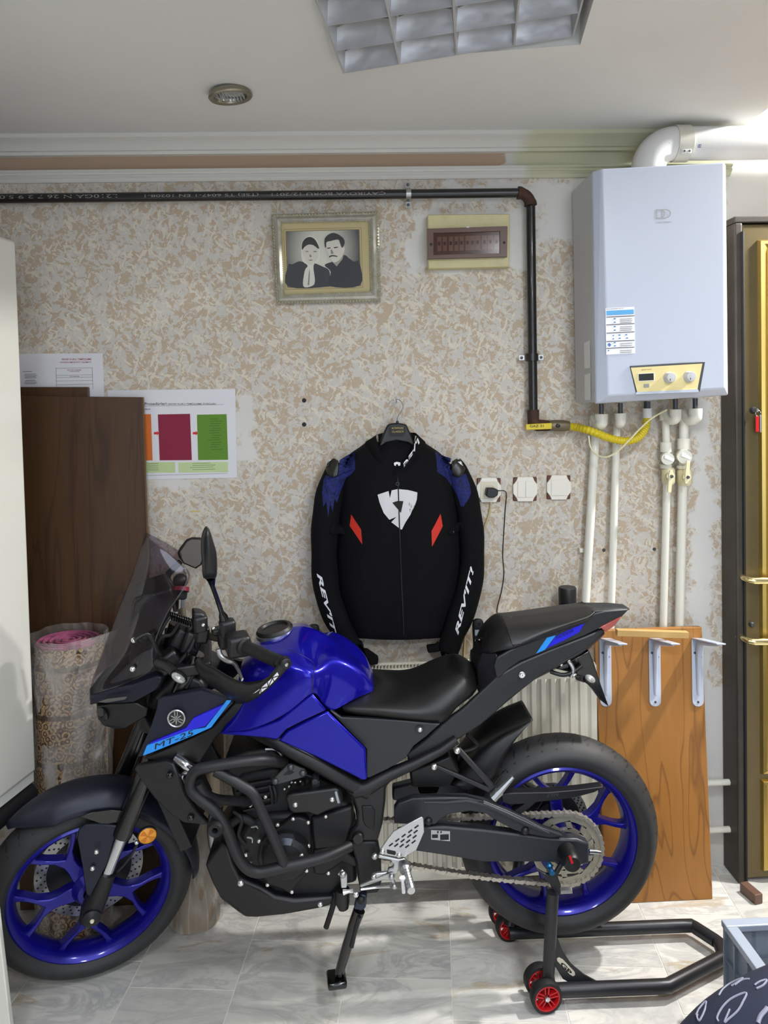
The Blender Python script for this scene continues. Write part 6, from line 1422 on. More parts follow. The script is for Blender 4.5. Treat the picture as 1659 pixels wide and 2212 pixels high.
gc = MB().lathe([(.0001, -.020), (.045, -.019), (.056, -.014), (.062, -.004), (.066, .012), (.068, .05)], ac, (0, 1, 0), 48).build('generator_cover', M['engine'], mc_)
MB().lathe([(.045, -.0205), (.060, -.0135), (.0635, -.004), (.0635, .004), (.045, -.016)], ac, (0, 1, 0), 16, closed=True, a0=-.65, a1=.35, ref=Vector((0, 0, 1))).build('cover_facet', mat('facet_grey', (74, 76, 84), .3, .5), mc_)
MB().lathe([(.046, -.0205), (.0595, -.0135), (.0625, -.004), (.0625, .004), (.046, -.016)], ac, (0, 1, 0), 16, closed=True, a0=.45, a1=1.35, ref=Vector((0, 0, 1))).build('cover_facet', M['engine'], mc_)
plate('gear_cover', B, 3, [(700, 640), (740, 605), (790, 592), (845, 612), (858, 660), (862, 780), (850, 900), (838, 940), (780, 1000), (740, 1060), (690, 1030), (610, 1005), (560, 940), (540, 850), (560, 760), (620, 690)], .03, M['engine'], .150, bevel=.006)
plate('clutch_side', B, 3, [(860, 600), (1000, 560), (1110, 530), (1116, 640), (1070, 740), (1080, 780), (880, 800), (866, 720)], .03, M['engine'], .138, bevel=.008)
plate('transmission_cover', B, 3, [(875, 800), (1010, 770), (1130, 850), (1136, 900), (1050, 870), (940, 945), (880, 940), (868, 860)], .03, M['engine'], .142, bevel=.006)
plate('relay_cover', B, 3, [(708, 485), (722, 464), (760, 456), (1005, 424), (1030, 432), (1052, 505), (1042, 532), (960, 560), (900, 590), (850, 572), (760, 575), (735, 560)], .03, M['black_plastic'], .170, bevel=.005)
plate('cover_clip', B, 3, [(1002, 445), (1018, 442), (1036, 512), (1020, 515)], .006, mat('clip_grey', (150, 154, 166), .3, .4), .1745, bevel=.001)
for x, y in ((768, 522), (988, 490)): bolt(3, x, y, .171, .0075)
for x, y, v in ((590, 475, .125), (950, 592, .145), (755, 607, .156), (845, 628, .156), (663, 643, .156), (552, 740, .14), (847, 768, .156), (473, 822, .135), (500, 875, .14), (805, 826, .186), (836, 915, .156), (966, 930, .146), (602, 1000, .15), (748, 1042, .15), (500, 525, .13)): bolt(3, x, y, v, .0058)
plate('engine_hanger', B, 'E', [(600, 590), (660, 520), (740, 440), (790, 392), (850, 400), (920, 430), (985, 450), (1012, 500), (985, 545), (860, 582), (720, 622), (640, 642), (605, 628)], .008, mat('hanger_grey', (70, 72, 72), .5, .4), .152, bevel=.002)
for x, y in ((818, 430), (962, 500), (635, 600)): bolt('E', x, y, .154, .009, 'grey_metal')
plate('hanger_window', B, 'E', [(730, 525), (800, 460), (860, 490), (820, 515)], .003, M['print_black'], .1535, bevel=0)
rod('fuel_rail', B, 'E', [(515, 210, .12), (600, 210, .12), (650, 220, .12), (690, 255, .12), (718, 300, .12)], .0032, M['alu'], n=16, seg=8)
disc('coolant_nipple', B('E', 1110, 595, .13), (0, 1, 0), [(.0001, -.006), (.008, -.006), (.0095, -.002), (.0095, .03)], M['grey_metal'], 20, closed=False); plate('nipple_bracket', B, 'E', [(1070, 600), (1160, 600), (1162, 660), (1078, 662)], .006, M['alu'], .128, bevel=.001)
for i, (x0, y0, x1, y1) in enumerate(((610, 650, 640, 840), (560, 640, 600, 860), (850, 640, 820, 700), (960, 600, 930, 680), (1010, 560, 1000, 640))): rod('hose', B, 'E', [(x0, y0, .115), ((x0 + x1) / 2 + 12, (y0 + y1) / 2, .122), (x1, y1, .115)], .0045, M['rubber_soft'], n=8, seg=8)
for x, y in ((830, 610), (872, 612), (745, 690), (800, 660), (935, 600), (1000, 625)): bolt('E', x, y, .115, .004, 'silver')
rod('wire_loom', B, 3, [(400, 560, .12), (450, 610, .13), (430, 700, .13), (470, 760, .13)], .005, M['rubber_soft'], n=16); rod('hose_clamp', B, 3, [(480, 715, .135), (510, 722, .135), (512, 745, .135)], .0025, M['alu'], n=8, seg=6); rod('hose_clamp', B, 3, [(505, 655, .135), (535, 650, .135), (545, 662, .135)], .0025, M['alu'], n=8, seg=6)
rod('coolant_hose', B, 3, [(380, 640, .11), (450, 600, .12), (520, 640, .12), (520, 700, .11)], .011, M['rubber_soft'], n=14)
# radiator, shroud, header pipe
MB().box((B(2, 960, 250, 0) + Vector((.03, 0, 0))), (.035, .30, .22), Matrix.Rotation(-.38, 3, 'Y')).build('cooling_radiator', M['black_metal'], mc_, bevel=.004)
rod('radiator_pipe', B, 2, [(985, 95, .145), (1040, 135, .155), (1080, 165, .15), (1020, 190, .15), (1045, 290, .152), (1105, 385, .15)], [.013, .014, .012, .006, .006, .005], M['chrome'], n=30)
for i in range(5): rod('radiator_fin', B, 2, [(985 + i * 7, 105 + i * 12, .15), (1010 + i * 10, 100 + i * 12, .15)], .0016, M['alu'], seg=6)
sh = plate('radiator_shroud', B, 2, [(750, 168, .165), (768, 142, .16), (850, 122, .16), (932, 108, .16), (970, 130, .168), (1000, 195, .172), (1040, 300, .172), (1100, 392, .168), (1165, 462, .165), (1150, 476, .165), (1030, 462, .165), (960, 420, .168), (860, 322, .17), (785, 212, .17)], .02, M['black_plastic'], bevel=.005, both=True)
for x, y in ((950, 195), (1068, 432)): bolt(2, x, y, .174, .009, 'black_gloss')
rod('exhaust_header', B, 3, [(300, 520, -.02), (280, 700, -.02), (330, 850, -.02), (480, 1010, -.02), (800, 1060, -.04)], .019, M['steel'], n=20)
# belly pan
plate('belly_pan', B, 3, [(228, 882, .12), (262, 830, .125), (330, 742, .13), (366, 792, .14), (395, 872, .145), (440, 960, .15), (560, 1012, .15), (650, 1066, .15), (760, 1086, .15), (1003, 1074, .145), (985, 1120, .14), (930, 1142, .14), (700, 1182, .13), (540, 1198, .12), (470, 1196, .115), (420, 1162, .115), (320, 1085, .115), (268, 985, .115)], .25, M['black_plastic'], bevel=.008)
for x, y, r in ((442, 990, .009), (917, 1117, .0075)): bolt(3, x, y, .153, r)
plate('oil_pan', B, 3, [(760, 1085), (900, 1010), (975, 985), (985, 1060), (960, 1078)], .2, M['grey_metal'], .12, bevel=.004)
# crash bars
cbm = M['black_tube']
rod('crash_bar', B, 3, [(700, 268, .13), (640, 262, .17), (560, 258, .205), (440, 266, .225), (330, 282, .232), (240, 298, .235), (185, 312, .235), (152, 345, .235), (140, 400, .235), (160, 450, .235), (215, 500, .235), (290, 560, .235), (345, 640, .238), (370, 690, .238), (400, 770, .238), (435, 845, .238), (480, 898, .236), (540, 922, .232), (620, 910, .228), (720, 886, .222), (860, 856, .21), (980, 820, .195), (1095, 768, .16)], .0145, cbm, n=110, both=True)
rod('crash_bar_brace', B, 3, [(290, 318, .232), (360, 355, .232), (440, 402, .232), (500, 440, .232), (535, 490, .232), (570, 570, .231), (640, 720, .229), (702, 880, .224)], .0135, cbm, n=50, both=True)
rod('crash_bar_link', B, 3, [(190, 390, .232), (225, 450, .225), (290, 485, .205), (370, 495, .18), (495, 502, .13)], .0125, cbm, n=24, both=True)
disc('crash_slider', B(3, 300, 640, .235), (0, 1, 0), [(.0075, -.028), (.0165, -.030), (.0195, -.024), (.0185, -.012), (.0185, -.006), (.020, .0), (.020, .012), (.0075, .012), (.0065, -.010), (.0075, -.024)], M['rubber_soft'], 28)
disc('slider_bolt', B(3, 303, 632, .235), (0, 1, 0), [(.0001, -.012), (.006, -.012), (.006, 0)], M['silver'], 12, closed=False)
# ---- foot controls
hg_ = plate('heel_guard', B, 'F', [(772, 905), (780, 862), (860, 745), (940, 640), (1270, 468), (1300, 490), (1308, 650), (1212, 870), (1060, 950), (1015, 956), (810, 918)], .004, M['alu'], .205, bevel=.0015, label='brushed aluminium heel guard')
for i, (x, y) in enumerate(((1215, 586), (1140, 640), (1205, 645), (1062, 692), (1128, 697), (1192, 706), (986, 746), (1050, 752), (1115, 760), (1180, 767), (910, 800), (973, 806), (1038, 812), (1104, 820))):
    MB().box(B('F', x, y, .2054), (.0125, .0008, .0036), Matrix.Rotation(-.62, 3, 'Y')).build('guard_slot', M['print_black'], hg_, smooth=0)
plate('guard_window', B, 'F', [(860, 858), (965, 880), (970, 905), (955, 926), (870, 908), (860, 895)], .001, M['print_black'], .2058, parent=hg_, bevel=0)
for x, y in ((810, 885), (1008, 928)): bolt('F', x, y, .206, .0072)
plate('peg_bracket', B, 'F', [(752, 965), (765, 920), (1000, 975), (1060, 965), (1110, 1000), (1010, 1060), (985, 1150), (940, 1170), (870, 1130), (880, 1090), (930, 1080), (945, 1040), (905, 990)], .012, M['alu'], .196, bevel=.003)
bolt('F', 713, 945, .165, .0085, 'alu')
plate('peg_arm', B, 'F', [(670, 1180), (690, 1155), (760, 1140), (870, 1130), (960, 1150), (930, 1180), (830, 1170), (720, 1210), (685, 1210)], .01, M['alu'], .19, bevel=.003)
pc = B('F', 1085, 1105, .215); MB().lathe([(.0001, -.075), (.010, -.075), (.012, -.07)] + [((.0125 if i % 2 else .0105), -.068 + i * .005) for i in range(13)] + [(.016, 0), (.016, .02)], pc, Vector((-.12, 1, 0.1)), 12).build('foot_peg', M['alu'], mc_, smooth=0)
rod('peg_feeler', B, 'F', [(1045, 1190, .25), (1055, 1240, .25), (1060, 1375, .25)], [.008, .0055, .0045], M['print_white'])
plate('shift_lever', B, 'F', [(535, 1285, .18), (700, 1210, .19), (860, 1150, .195), (940, 1140, .2), (960, 1185, .2), (945, 1220, .2), (975, 1270, .2), (985, 1320, .2), (950, 1345, .2), (915, 1310, .2), (925, 1260, .2), (890, 1225, .2), (830, 1222, .195), (700, 1265, .19), (545, 1315, .18)], .008, M['alu'], bevel=.002)
for x, y in ((917, 1185), (952, 1302), (705, 1188)): bolt('F', x, y, .204, .0075, 'alu')
rod('shift_rod', B, 'F', [(550, 1332, .18), (700, 1312, .18), (820, 1298, .18), (905, 1288, .19)], [.0035, .0035, .004, .006], M['silver'], seg=8)
plate('shift_arm', B, 'F', [(268, 1155), (325, 1098), (388, 1165), (388, 1290), (378, 1322), (315, 1322), (305, 1190)], .008, M['alu'], .165, bevel=.002); bolt('F', 333, 1162, .168, .009, 'steel')
rod('shift_joint', B, 'F', [(340, 1370, .17), (400, 1358, .17), (458, 1345, .17)], [.008, .005, .007], M['silver'], seg=10); bolt('F', 490, 1400, .17, .008)
rod('stand_switch', B, 'F', [(330, 1330, .14), (330, 1480, .14), (345, 1560, .14)], [.02, .02, .014], M['black_plastic'])
plate('stand_bracket', B, 'F', [(500, 1440), (560, 1395), (625, 1405), (610, 1560), (560, 1600), (465, 1575)], .02, mat('bracket_navy', (44, 50, 68), .35, .4), .16, bevel=.004); bolt('F', 552, 1462, .162, .011, 'engine')
rod('side_stand', B, 3, [(1150, 1150, .148), (1120, 1230, .146), (1080, 1360, .142), (1030, 1530, .138)], [.0165, .0155, .0145, .013], M['black_gloss'])
rod('stand_spring', B, 3, [(1150, 1190, .165), (1120, 1300, .16), (1105, 1370, .158)], .006, M['black_metal'], seg=8)
c = B(3, 1015, 1562, .137); MB().box(c, (.052, .06, .020), Matrix.Rotation(.12, 3, 'Z')).build('stand_foot', M['black_gloss'], mc_, bevel=.006)
rod('drain_hose', B, 3, [(1010, 1040, .13), (995, 1120, .13), (970, 1200, .13), (952, 1255, .13)], .0075, M['rubber_soft'], n=10, seg=8)
# ---- number plate hanger
plate('plate_hanger', B, 4, [(830, 540, .03), (900, 500, .03), (1030, 430, .03), (1058, 500, .03), (1100, 630, .03), (1150, 768, .03), (1092, 722, .03), (1050, 662, .03), (1000, 610, .03), (955, 570, .03)], .06, M['black_gloss'], bevel=.003)
rod('plate_bar', B, 4, [(800, 555, .04), (870, 575, .045), (930, 560, .045), (985, 520, .04)], .006, M['black_metal'], n=12); rod('plate_stay', B, 4, [(920, 590, .045), (935, 540, .045), (905, 490, .04)], .006, M['alu'], n=10)
for x, y in ((910, 490), (865, 515), (940, 580)): bolt(4, x, y, .05, .005)
rod('rear_signal', B, 4, [(965, 590, .05), (1000, 600, .09)], .009, M['black_plastic'])
MB().ball(B(4, 1036, 598, .10), .016, 14, (1, .8, .62), Matrix.Rotation(.55, 3, 'Y')).build('signal_lens', M['clear_lens'], mc_); MB().ball(B(4, 1030, 606, .094), .0175, 14, (1, .7, .7), Matrix.Rotation(.55, 3, 'Y')).build('signal_body', M['black_plastic'], mc_)
disc('rear_shock', B(4, 60, 1190, .02), (0, 1, 0), [(.0001, -.05), (.03, -.05), (.036, -.03), (.036, .03)], M['black_gloss'], 24, closed=False)
rod('shock_spring', B, 4, [(60 + 26 * i * .5 + 8 * math.sin(i * 1.9), 1270 - 14 * i + 18 * math.cos(i * 1.9), .04 + .02 * math.sin(i * 2.3)) for i in range(16)], .004, M['black_metal'], n=80, seg=6)
rod('brake_hose', B, 4, [(470, 910, -.03), (430, 900, -.03), (390, 930, -.03), (405, 960, -.03), (470, 900, -.03), (430, 960, -.03), (380, 990, -.03)], .004, M['rubber_soft'], n=40, seg=6)
rod('wiring', B, 4, [(240, 1040, .05), (330, 1020, .05), (360, 990, .04), (300, 930, .04)], .006, M['rubber_soft'], n=16, seg=8)
plate('battery_tray', B, 4, [(-40, 1150), (200, 1060), (260, 1150), (200, 1250), (-30, 1250)], .16, M['black_plastic'], .08, bevel=.006)
# ---- front fork and fender (steered)
for s in (1, -1):
    n_ = .098 * s
    f = lambda u_, dh=0: SL(-.43 * u_ + dh, n_, u_)
    MB().tube([f(-.03), f(.0), f(.05), f(.105)], [.022, .030, .029, .025], 18).build('fork_foot', M['black_metal'], mc_)
    MB().tube([f(.10), f(.225)], .0185, 18).build('fork_tube', M['chrome'], mc_)
    MB().tube([f(.205), f(.215), f(.235), f(.70)], [.0255, .0265, .0255, .0255], 18).build('fork_leg', M['black_gloss'], mc_)
    MB().lathe([(.0001, -.012), (.010, -.012), (.017, -.008), (.024, -.004), (.024, .02)], SL(0, n_ + .028 * s, 0), fn * -s, 22).build('axle_cap', M['black_metal'], mc_)
MB().lathe([(.0001, -.004), (.004, -.004), (.006, 0), (.006, .002)], SL(0, .138, 0), -fn, 14).build('axle_end', M['cream'], mc_)
MB().tube([SL(0, -.13, 0), SL(0, .13, 0)], .009, 12).build('front_axle', M['steel'], mc_)
for u_, w_ in ((.50, .045), (.665, .04)):
    MB().loft([[SL(-.43 * u_ + a, n_, u_ + b) for a, n_, b in ((-.05, .13, -.016), (.04, .13, -.016), (.055, 0, -.016), (.04, -.13, -.016), (-.05, -.13, -.016), (-.075, 0, -.016))], [SL(-.43 * u_ + a, n_, u_ + b) for a, n_, b in ((-.05, .13, .016), (.04, .13, .016), (.055, 0, .016), (.04, -.13, .016), (-.05, -.13, .016), (-.075, 0, .016))]]).build('triple_clamp', M['black_metal'], mc_, bevel=.005)
rows = []
for j in range(19):
    t = -1 + 2 * j / 18; r_ = []
    for i in range(49):
        a = math.radians(52 + (186 - 52) * i / 48); f = i / 48
        tip = min(1, (f / .16) ** .6) if f < .16 else (1 if f < .8 else 1 - .25 * ((f - .8) / .2))
        hwid = .070 * max(.25, tip); drop = .052 * max(.15, tip) if f < .62 else .052 - .03 * (f - .62) / .38
        rr = .318 + .010 * math.sin(PI * min(1, f * 1.4)) - drop * abs(t) ** 2.6 - (.018 * f)
        r_.append(SL(rr * math.cos(a), t * hwid / (1 if abs(t) < 1 else 1), rr * math.sin(a)))
    rows.append(r_)
fd = MB().grid(rows).build('front_fender', M['matte_navy'], mc_, smooth=180, solid=.004)
plate('fender_leg', S, 2, [(432, 548, .078), (440, 500, .078), (480, 470, .080), (560, 465, .086), (655, 476, .10), (640, 545, .108), (600, 690, .115), (545, 800, .12), (505, 876, .122), (482, 862, .118), (462, 700, .105)], .006, M['matte_navy'], bevel=.004, both=True)
plate('fender_recess', S, 2, [(448, 426, .083), (520, 402, .083), (620, 388, .085), (690, 395, .09), (720, 440, .092), (660, 482, .092), (560, 462, .085)], .004, M['black_gloss'], bevel=.001)
for x, y in ((540, 625), (518, 718)): bolt(2, x, y, .122, .0065, fr=S)
mb = MB().prism([S(2, x, y, .072) for x, y in ((98, 430), (118, 424), (155, 478), (122, 492))], fn * -.004); bvf = bvh_of([fd])
def sdec(nm, l, m, off=.0015):
    out = []
    for x, y in l:
        d = ray(*px(2, (x, y))).normalized(); h = bvf.ray_cast(CAM_P, d); out.append((h[0] - d * off) if h[0] is not None else S(2, x, y, .05))
    MB().add(out, [tuple(range(len(out)))]).build(nm, m, mc_, smooth=0, solid=.0004)
if False: sdec('fender_decal', [(100, 432), (118, 426), (152, 478), (124, 490)], mat('fender_blue', (30, 30, 120), .4), .003)
rc_ = S(2, 826, 530, .118)
rf = MB().lathe([(.0001, -.004), (.021, -.004), (.0235, -.002), (.0235, .004)], rc_, -fn, 32).build('side_reflector', M['amber'], mc_)
for i in range(4):
    a = PI / 2 * i + .35; e1_ = (fh * math.cos(a) + fu * math.sin(a)); e2_ = (fh * math.cos(a + PI / 4) + fu * math.sin(a + PI / 4)); q = rc_ + fn * .0045
    MB().add([q, q + e1_ * .02, q + (e1_ + e2_).normalized() * .0205, q + e2_ * .02], [(0, 1, 2, 3)]).build('reflector_facet', mat('amber_dark', (204, 118, 8), .25), rf, smooth=0, solid=.0004)
disc('reflector_rim', rc_, -fn, [(.0235, -.003), (.0262, -.002), (.0262, .004), (.0235, .004)], M['black_plastic'], 32)
rod('reflector_stay', S, 2, [(770, 575, .112), (735, 640, .11), (690, 700, .108), (660, 730, .106)], .004, M['black_metal'], n=10, seg=8); bolt(2, 765, 572, .118, .006, fr=S)
rod('front_brake_hose', S, 2, [(840, 560, -.06), (800, 640, -.09), (760, 700, -.1), (690, 760, -.09)], .004, M['rubber_soft'], n=16, seg=8)
# ---- headlight, screen, bars (steered)
t_ = NT('smoked_screen'); tr_ = t_.n('ShaderNodeBsdfTransparent'); tr_.inputs[0].default_value = (.72, .69, .73, 1); gl_ = t_.n('ShaderNodeBsdfGlossy'); gl_.inputs['Roughness'].default_value = .05; gl_.inputs[0].default_value = (.9, .9, .92, 1)
mx_ = t_.n('ShaderNodeMixShader'); mx_.inputs[0].default_value = .045; t_.l(tr_.outputs[0], mx_.inputs[1]); t_.l(gl_.outputs[0], mx_.inputs[2]); t_.l(mx_.outputs[0], t_.o.inputs[0]); M['screen'] = t_.m
hull('windscreen', S, 1, [[(812, 152, 0), (745, 360, 0), (680, 525, 0), (618, 690, 0), (562, 840, 0), (520, 960, 0), (508, 1038, 0)],
                          [(818, 153, .015), (850, 300, .04), (830, 470, .05), (760, 650, .055), (680, 820, .055), (590, 950, .05), (530, 1034, .04)],
                          [(826, 158, .022), (1000, 292, .06), (1062, 390, .08), (935, 592, .09), (860, 780, .095), (850, 900, .095), (640, 1002, .07)]], 40, 18, M['screen'], solid=.003)
part([o for o in mc_.children if o.name == 'windscreen'][0], 'tall smoked see-through windscreen')
for x, y in ((750, 735), (743, 897)): bolt(1, x, y, .092, .0075, fr=S)
slab('headlight_cowl', S, 1, [(503, 1045, .02), (520, 1048, .03), (600, 1010, .06), (740, 988, .09), (880, 935, .11), (912, 940, .115), (905, 972, .115), (880, 1012, .115), (750, 1082, .10), (620, 1092, .07), (560, 1086, .045), (505, 1100, .02)], M['matte_navy'])
plate('position_lamp', S, 1, [(552, 1082, .062), (600, 1066, .076), (712, 1052, .10), (700, 1066, .10), (600, 1084, .078)], .006, mat('smoke_lens', (96, 96, 92), .2, .3, coat=.5), bevel=.001, both=True)
slab('headlight_shell', S, 1, [(540, 1106, .03), (552, 1180, .05), (580, 1216, .06), (650, 1228, .075), (702, 1232, .08), (825, 1160, .095), (832, 1118, .095), (760, 1085, .09), (620, 1094, .06)], M['black_plastic'])
disc('headlight_lens', S(1, 572, 1150, .045), (fh * .75 + fn * .66).normalized(), [(.0001, .006), (.014, .005), (.020, .001), (.020, -.004)], M['black_gloss'], 28, closed=False)
slab('instrument_cluster', S, 1, [(745, 520, .045), (800, 488, .055), (880, 465, .06), (960, 440, .06), (985, 520, .06), (900, 690, .06), (800, 770, .055), (715, 720, .045)], M['black_plastic'], bevel=.008)
slab('headlight_bracket', S, 1, [(760, 800, .06), (860, 720, .075), (900, 800, .08), (980, 880, .085), (900, 950, .085), (740, 985, .07)], M['black_metal'], bevel=.008)
rod('screen_stay', S, 1, [(880, 800, .10), (830, 700, .105), (750, 735, .112)], .005, M['black_metal'], n=10, both=True)
# indicators
rod('indicator_stalk', S, 1, [(890, 860, .10), (940, 880, .14), (975, 915, .165)], [.016, .014, .012], M['black_plastic'], both=True)
iq = S(1, 1000, 942, .175); Ri = Matrix.Rotation(.62, 3, 'Y')
MB().ball(iq + Vector((0, .006, 0)), .024, 16, (1, .7, .62), Ri).build('indicator_body', M['black_plastic'], mc_); MB().ball(iq, .021, 16, (1, .75, .55), Ri).build('indicator_lens', M['clear_lens'], mc_)
# handlebar
barL = [S('H', 560, 300, .03), S('H', 760, 350, .10), S('H', 870, 372, .15), S('H', 960, 400, .19), S('H', 1050, 442, .215), S('H', 1400, 600, .335)]
bar = [B('M', 1165, 880, -.24), B('M', 1180, 1080, -.20), B('M', 1190, 1215, -.16), B('M', 1260, 1310, -.10), S('M', 1420, 1360, 0)] + barL
MB().tube(cr(bar, 60), .0115, 14).build('handlebar', mat('bar_bronze', (120, 114, 104), .35, .8), mc_)
for s in (1,):
    g0, g1 = barL[4], barL[5]
    if s < 0: g0, g1 = mirS(g0), mirS(g1)
    MB().tube([g0.lerp(g1, -.05), g0.lerp(g1, .02), g0.lerp(g1, .05), g0.lerp(g1, .5), g0.lerp(g1, .95), g0.lerp(g1, .97)], [.023, .023, .0165, .0168, .0165, .018], 18).build('grip', M['rubber_soft'], mc_)
    MB().tube([g0.lerp(g1, .97), g0.lerp(g1, 1.06)], [.0155, .0145], 16).build('bar_end', M['black_metal'], mc_)
    sw = barL[3] if s > 0 else mirS(barL[3])
    MB().box(sw + Vector((.006, 0, -.006)), (.060, .055, .058), SR).build('switch_pod', M['black_plastic'], mc_, bevel=.010)
    cl_ = barL[2] if s > 0 else mirS(barL[2])
    MB().box(cl_, (.042, .04, .045), SR).build('lever_clamp', M['black_metal'], mc_, bevel=.008)
    lv = [S('H', 790, 470, .165), S('H', 815, 540, .17), S('H', 880, 588, .185), S('H', 945, 612, .205), S('H', 995, 690, .25), S('H', 1030, 775, .29)]
    if s < 0: lv = [mirS(p) for p in lv]
    MB().tube(cr(lv, 24), [.0085 - .004 * k / 23 for k in range(24)], 10, flat=.6).build('lever', M['alu'], mc_)
    top = [(600, 545, .13), (650, 610, .15), (760, 662, .18), (900, 745, .23), (1030, 795, .275), (1180, 792, .315), (1290, 755, .34), (1385, 650, .355), (1450, 560, .36)]
    bot = [(610, 640, .13), (655, 780, .15), (790, 875, .18), (915, 955, .23), (1050, 1000, .275), (1150, 965, .315), (1270, 875, .34), (1395, 755, .355), (1498, 630, .36)]
    A = cr([S('H', *p) for p in top], 40); Bq = cr([S('H', *p) for p in bot], 40)
    rows = [[a.lerp(b, t) + fh * .012 * math.sin(PI * t) for a, b in zip(A, Bq)] for t in (0, .25, .5, .75, 1)]
    if s < 0: rows = [[mirS(p) for p in r] for r in rows]
    hgd = MB().grid(rows).build('hand_guard', M['black_plastic'], mc_, smooth=180, solid=.006)
    e_ = S('H', 1465, 620, .372) if s > 0 else mirS(S('H', 1465, 620, .372))
    MB().lathe([(.0001, -.004), (.010, -.003), (.014, .0), (.0145, .016)], e_, -fn * s, 18).build('bar_end_cap', M['black_metal'], mc_); MB().lathe([(.0001, -.007), (.004, -.006), (.005, -.003)], e_, -fn * s, 10).build('bar_end_bolt', M['alu'], mc_)
    if s > 0:
        bvg = bvh_of([hgd])
        def gdec(nm, l, m, off):
            out = []
            for x, y in l:
                d = ray(*px('H', (x, y))).normalized(); h = bvg.ray_cast(CAM_P, d); out.append((h[0] - d * off) if h[0] is not None else S('H', x, y, .33))
            return out
        lo = [(1062, 985), (1140, 958), (1215, 905), (1290, 845), (1345, 790), (1395, 735)]; hi = [(1085, 930), (1150, 905), (1215, 858), (1280, 800), (1330, 755), (1378, 700)]
        Lo, Hi = gdec('', lo, None, .005), gdec('', hi, None, .005)
        MB().grid([Lo, Hi]).build('guard_decal', M['print_white'], mc_, smooth=0, solid=.0006)
        mb = MB()
        for i in range(5):
            a, b = (Lo[i], Hi[i + 1]) if i % 2 else (Hi[i], Lo[i + 1]); mb.tube([a + Vector((0, -.001, 0)), b + Vector((0, -.001, 0))], .0011, 5); mb.tube([Lo[i] + Vector((0, -.001, 0)), Hi[i] + Vector((0, -.001, 0))], .0011, 5)
        o = mb.build('guard_decal_lines', M['print_black'], mc_, smooth=0); o['kind'] = 'stuff'
MB().box(S('H', 880, 262, .155), (.042, .036, .05), SR).build('mirror_perch', M['black_plastic'], mc_, bevel=.009); MB().box(S('H', 800, 285, .12), (.04, .03, .018), SR).build('perch_arm', M['black_plastic'], mc_, bevel=.005)
# mirrors
rod('mirror_stem', S, 1, [(1262, 650, .15), (1250, 600, .155), (1240, 575, .16), (1215, 500, .19), (1190, 430, .21), (1185, 400, .215), (1180, 380, .22)], [.014, .012, .0065, .006, .006, .010, .013], M['black_gloss'])
mo = [(1150, 96), (1172, 112), (1195, 180), (1212, 240), (1217, 310), (1212, 380), (1180, 388), (1138, 383), (1130, 300), (1124, 220), (1128, 150)]
rings = []
cxm, cym = 1168, 250
for v_, k_ in ((.175, .35), (.185, .75), (.205, 1.0), (.25, 1.0), (.285, .9), (.305, .55)):
    rings.append(cr([S(1, cxm + (x - cxm) * k_, cym + (y - cym) * (k_ * .6 + .4), v_) for x, y in mo], 33, True))
MB().loft(rings).build('mirror_head', M['black_plastic'], mc_, smooth=180)
mz = [(1118, 412), (1150, 350), (1225, 255), (1290, 230), (1405, 236), (1440, 300), (1440, 480), (1405, 560), (1340, 604), (1190, 540), (1140, 470)]
MB().prism([B('M', x, y, -.27) for x, y in mz], (0, .018, 0)).build('mirror_head', M['black_plastic'], mc_, bevel=.004)
mi = [(1150, 415), (1240, 280), (1295, 250), (1400, 256), (1425, 310), (1425, 470), (1395, 548), (1335, 582), (1205, 525)]
MB().prism([B('M', x, y, -.2695) for x, y in mi], (0, -.001, 0)).build('mirror_glass', mat('mirror_glass', (128, 122, 118), .25, .3), mc_, smooth=0)
rod('mirror_stem', B, 'M', [(1160, 515, -.27), (1085, 590, -.27), (1020, 660, -.265), (1010, 720, -.26), (1040, 800, -.26), (1080, 870, -.25), (1120, 1100, -.22)], [.009, .010, .010, .009, .011, .014, .012], M['black_plastic'], n=0)
# far-side brake reservoir, cables and bar clutter
rod('bar_sleeve', B, 'M', [(1170, 1200, -.20), (1175, 1080, -.20), (1180, 960, -.20)], .0115, M['alu'])
rod('grip', B, 'M', [(1150, 960, -.20), (1150, 850, -.205)], [.022, .026], M['black_plastic']); MB().ball(B('M', 1160, 745, -.21), .0235, 14).build('bar_end', M['black_plastic'], mc_)
rod('red_band', B, 'M', [(1160, 872, -.195), (1165, 822, -.2)], .0265, mat('dark_red', (122, 16, 44), .4), seg=16)
coil = []
for i in range(140):
    t = i / 139; p = S('M', 960 + 380 * t, 1130 + 130 * t, .02); coil.append(p + (fu * math.cos(i * .62) + fn * math.sin(i * .62)) * .010)
MB().tube(coil, .0028, 6).build('coiled_cable', M['black_gloss'], mc_)
for i, l in enumerate(([(905, 640, .05), (890, 720, .05), (870, 760, .06), (850, 860, .06)], [(950, 600, .04), (900, 690, .05), (880, 790, .05)], [(1000, 640, .06), (960, 700, .06), (900, 720, .06), (870, 800, .06)], [(1100, 700, .09), (1060, 790, .10), (1010, 850, .10), (980, 900, .1)], [(1110, 860, .12), (1080, 930, .12), (1040, 1000, .12)])):
    rod('control_cable', S, 1, l, .0052, M['rubber_soft'], n=18, seg=8)
for i, (x, y, v_, w_) in enumerate(((1120, 640, .09, .038), (1130, 700, .09, .036), (1070, 740, .07, .05), (1010, 720, .05, .045), (1040, 850, .08, .045), (940, 850, .08, .05))):
    MB().box(S(1, x, y, v_), (w_, w_ * .9, w_ * 1.3), SR @ Matrix.Rotation(.2 * i, 3, 'Y')).build('phone_mount' if i < 1 else 'bar_clamp', M['black_plastic'], mc_, bevel=.008)
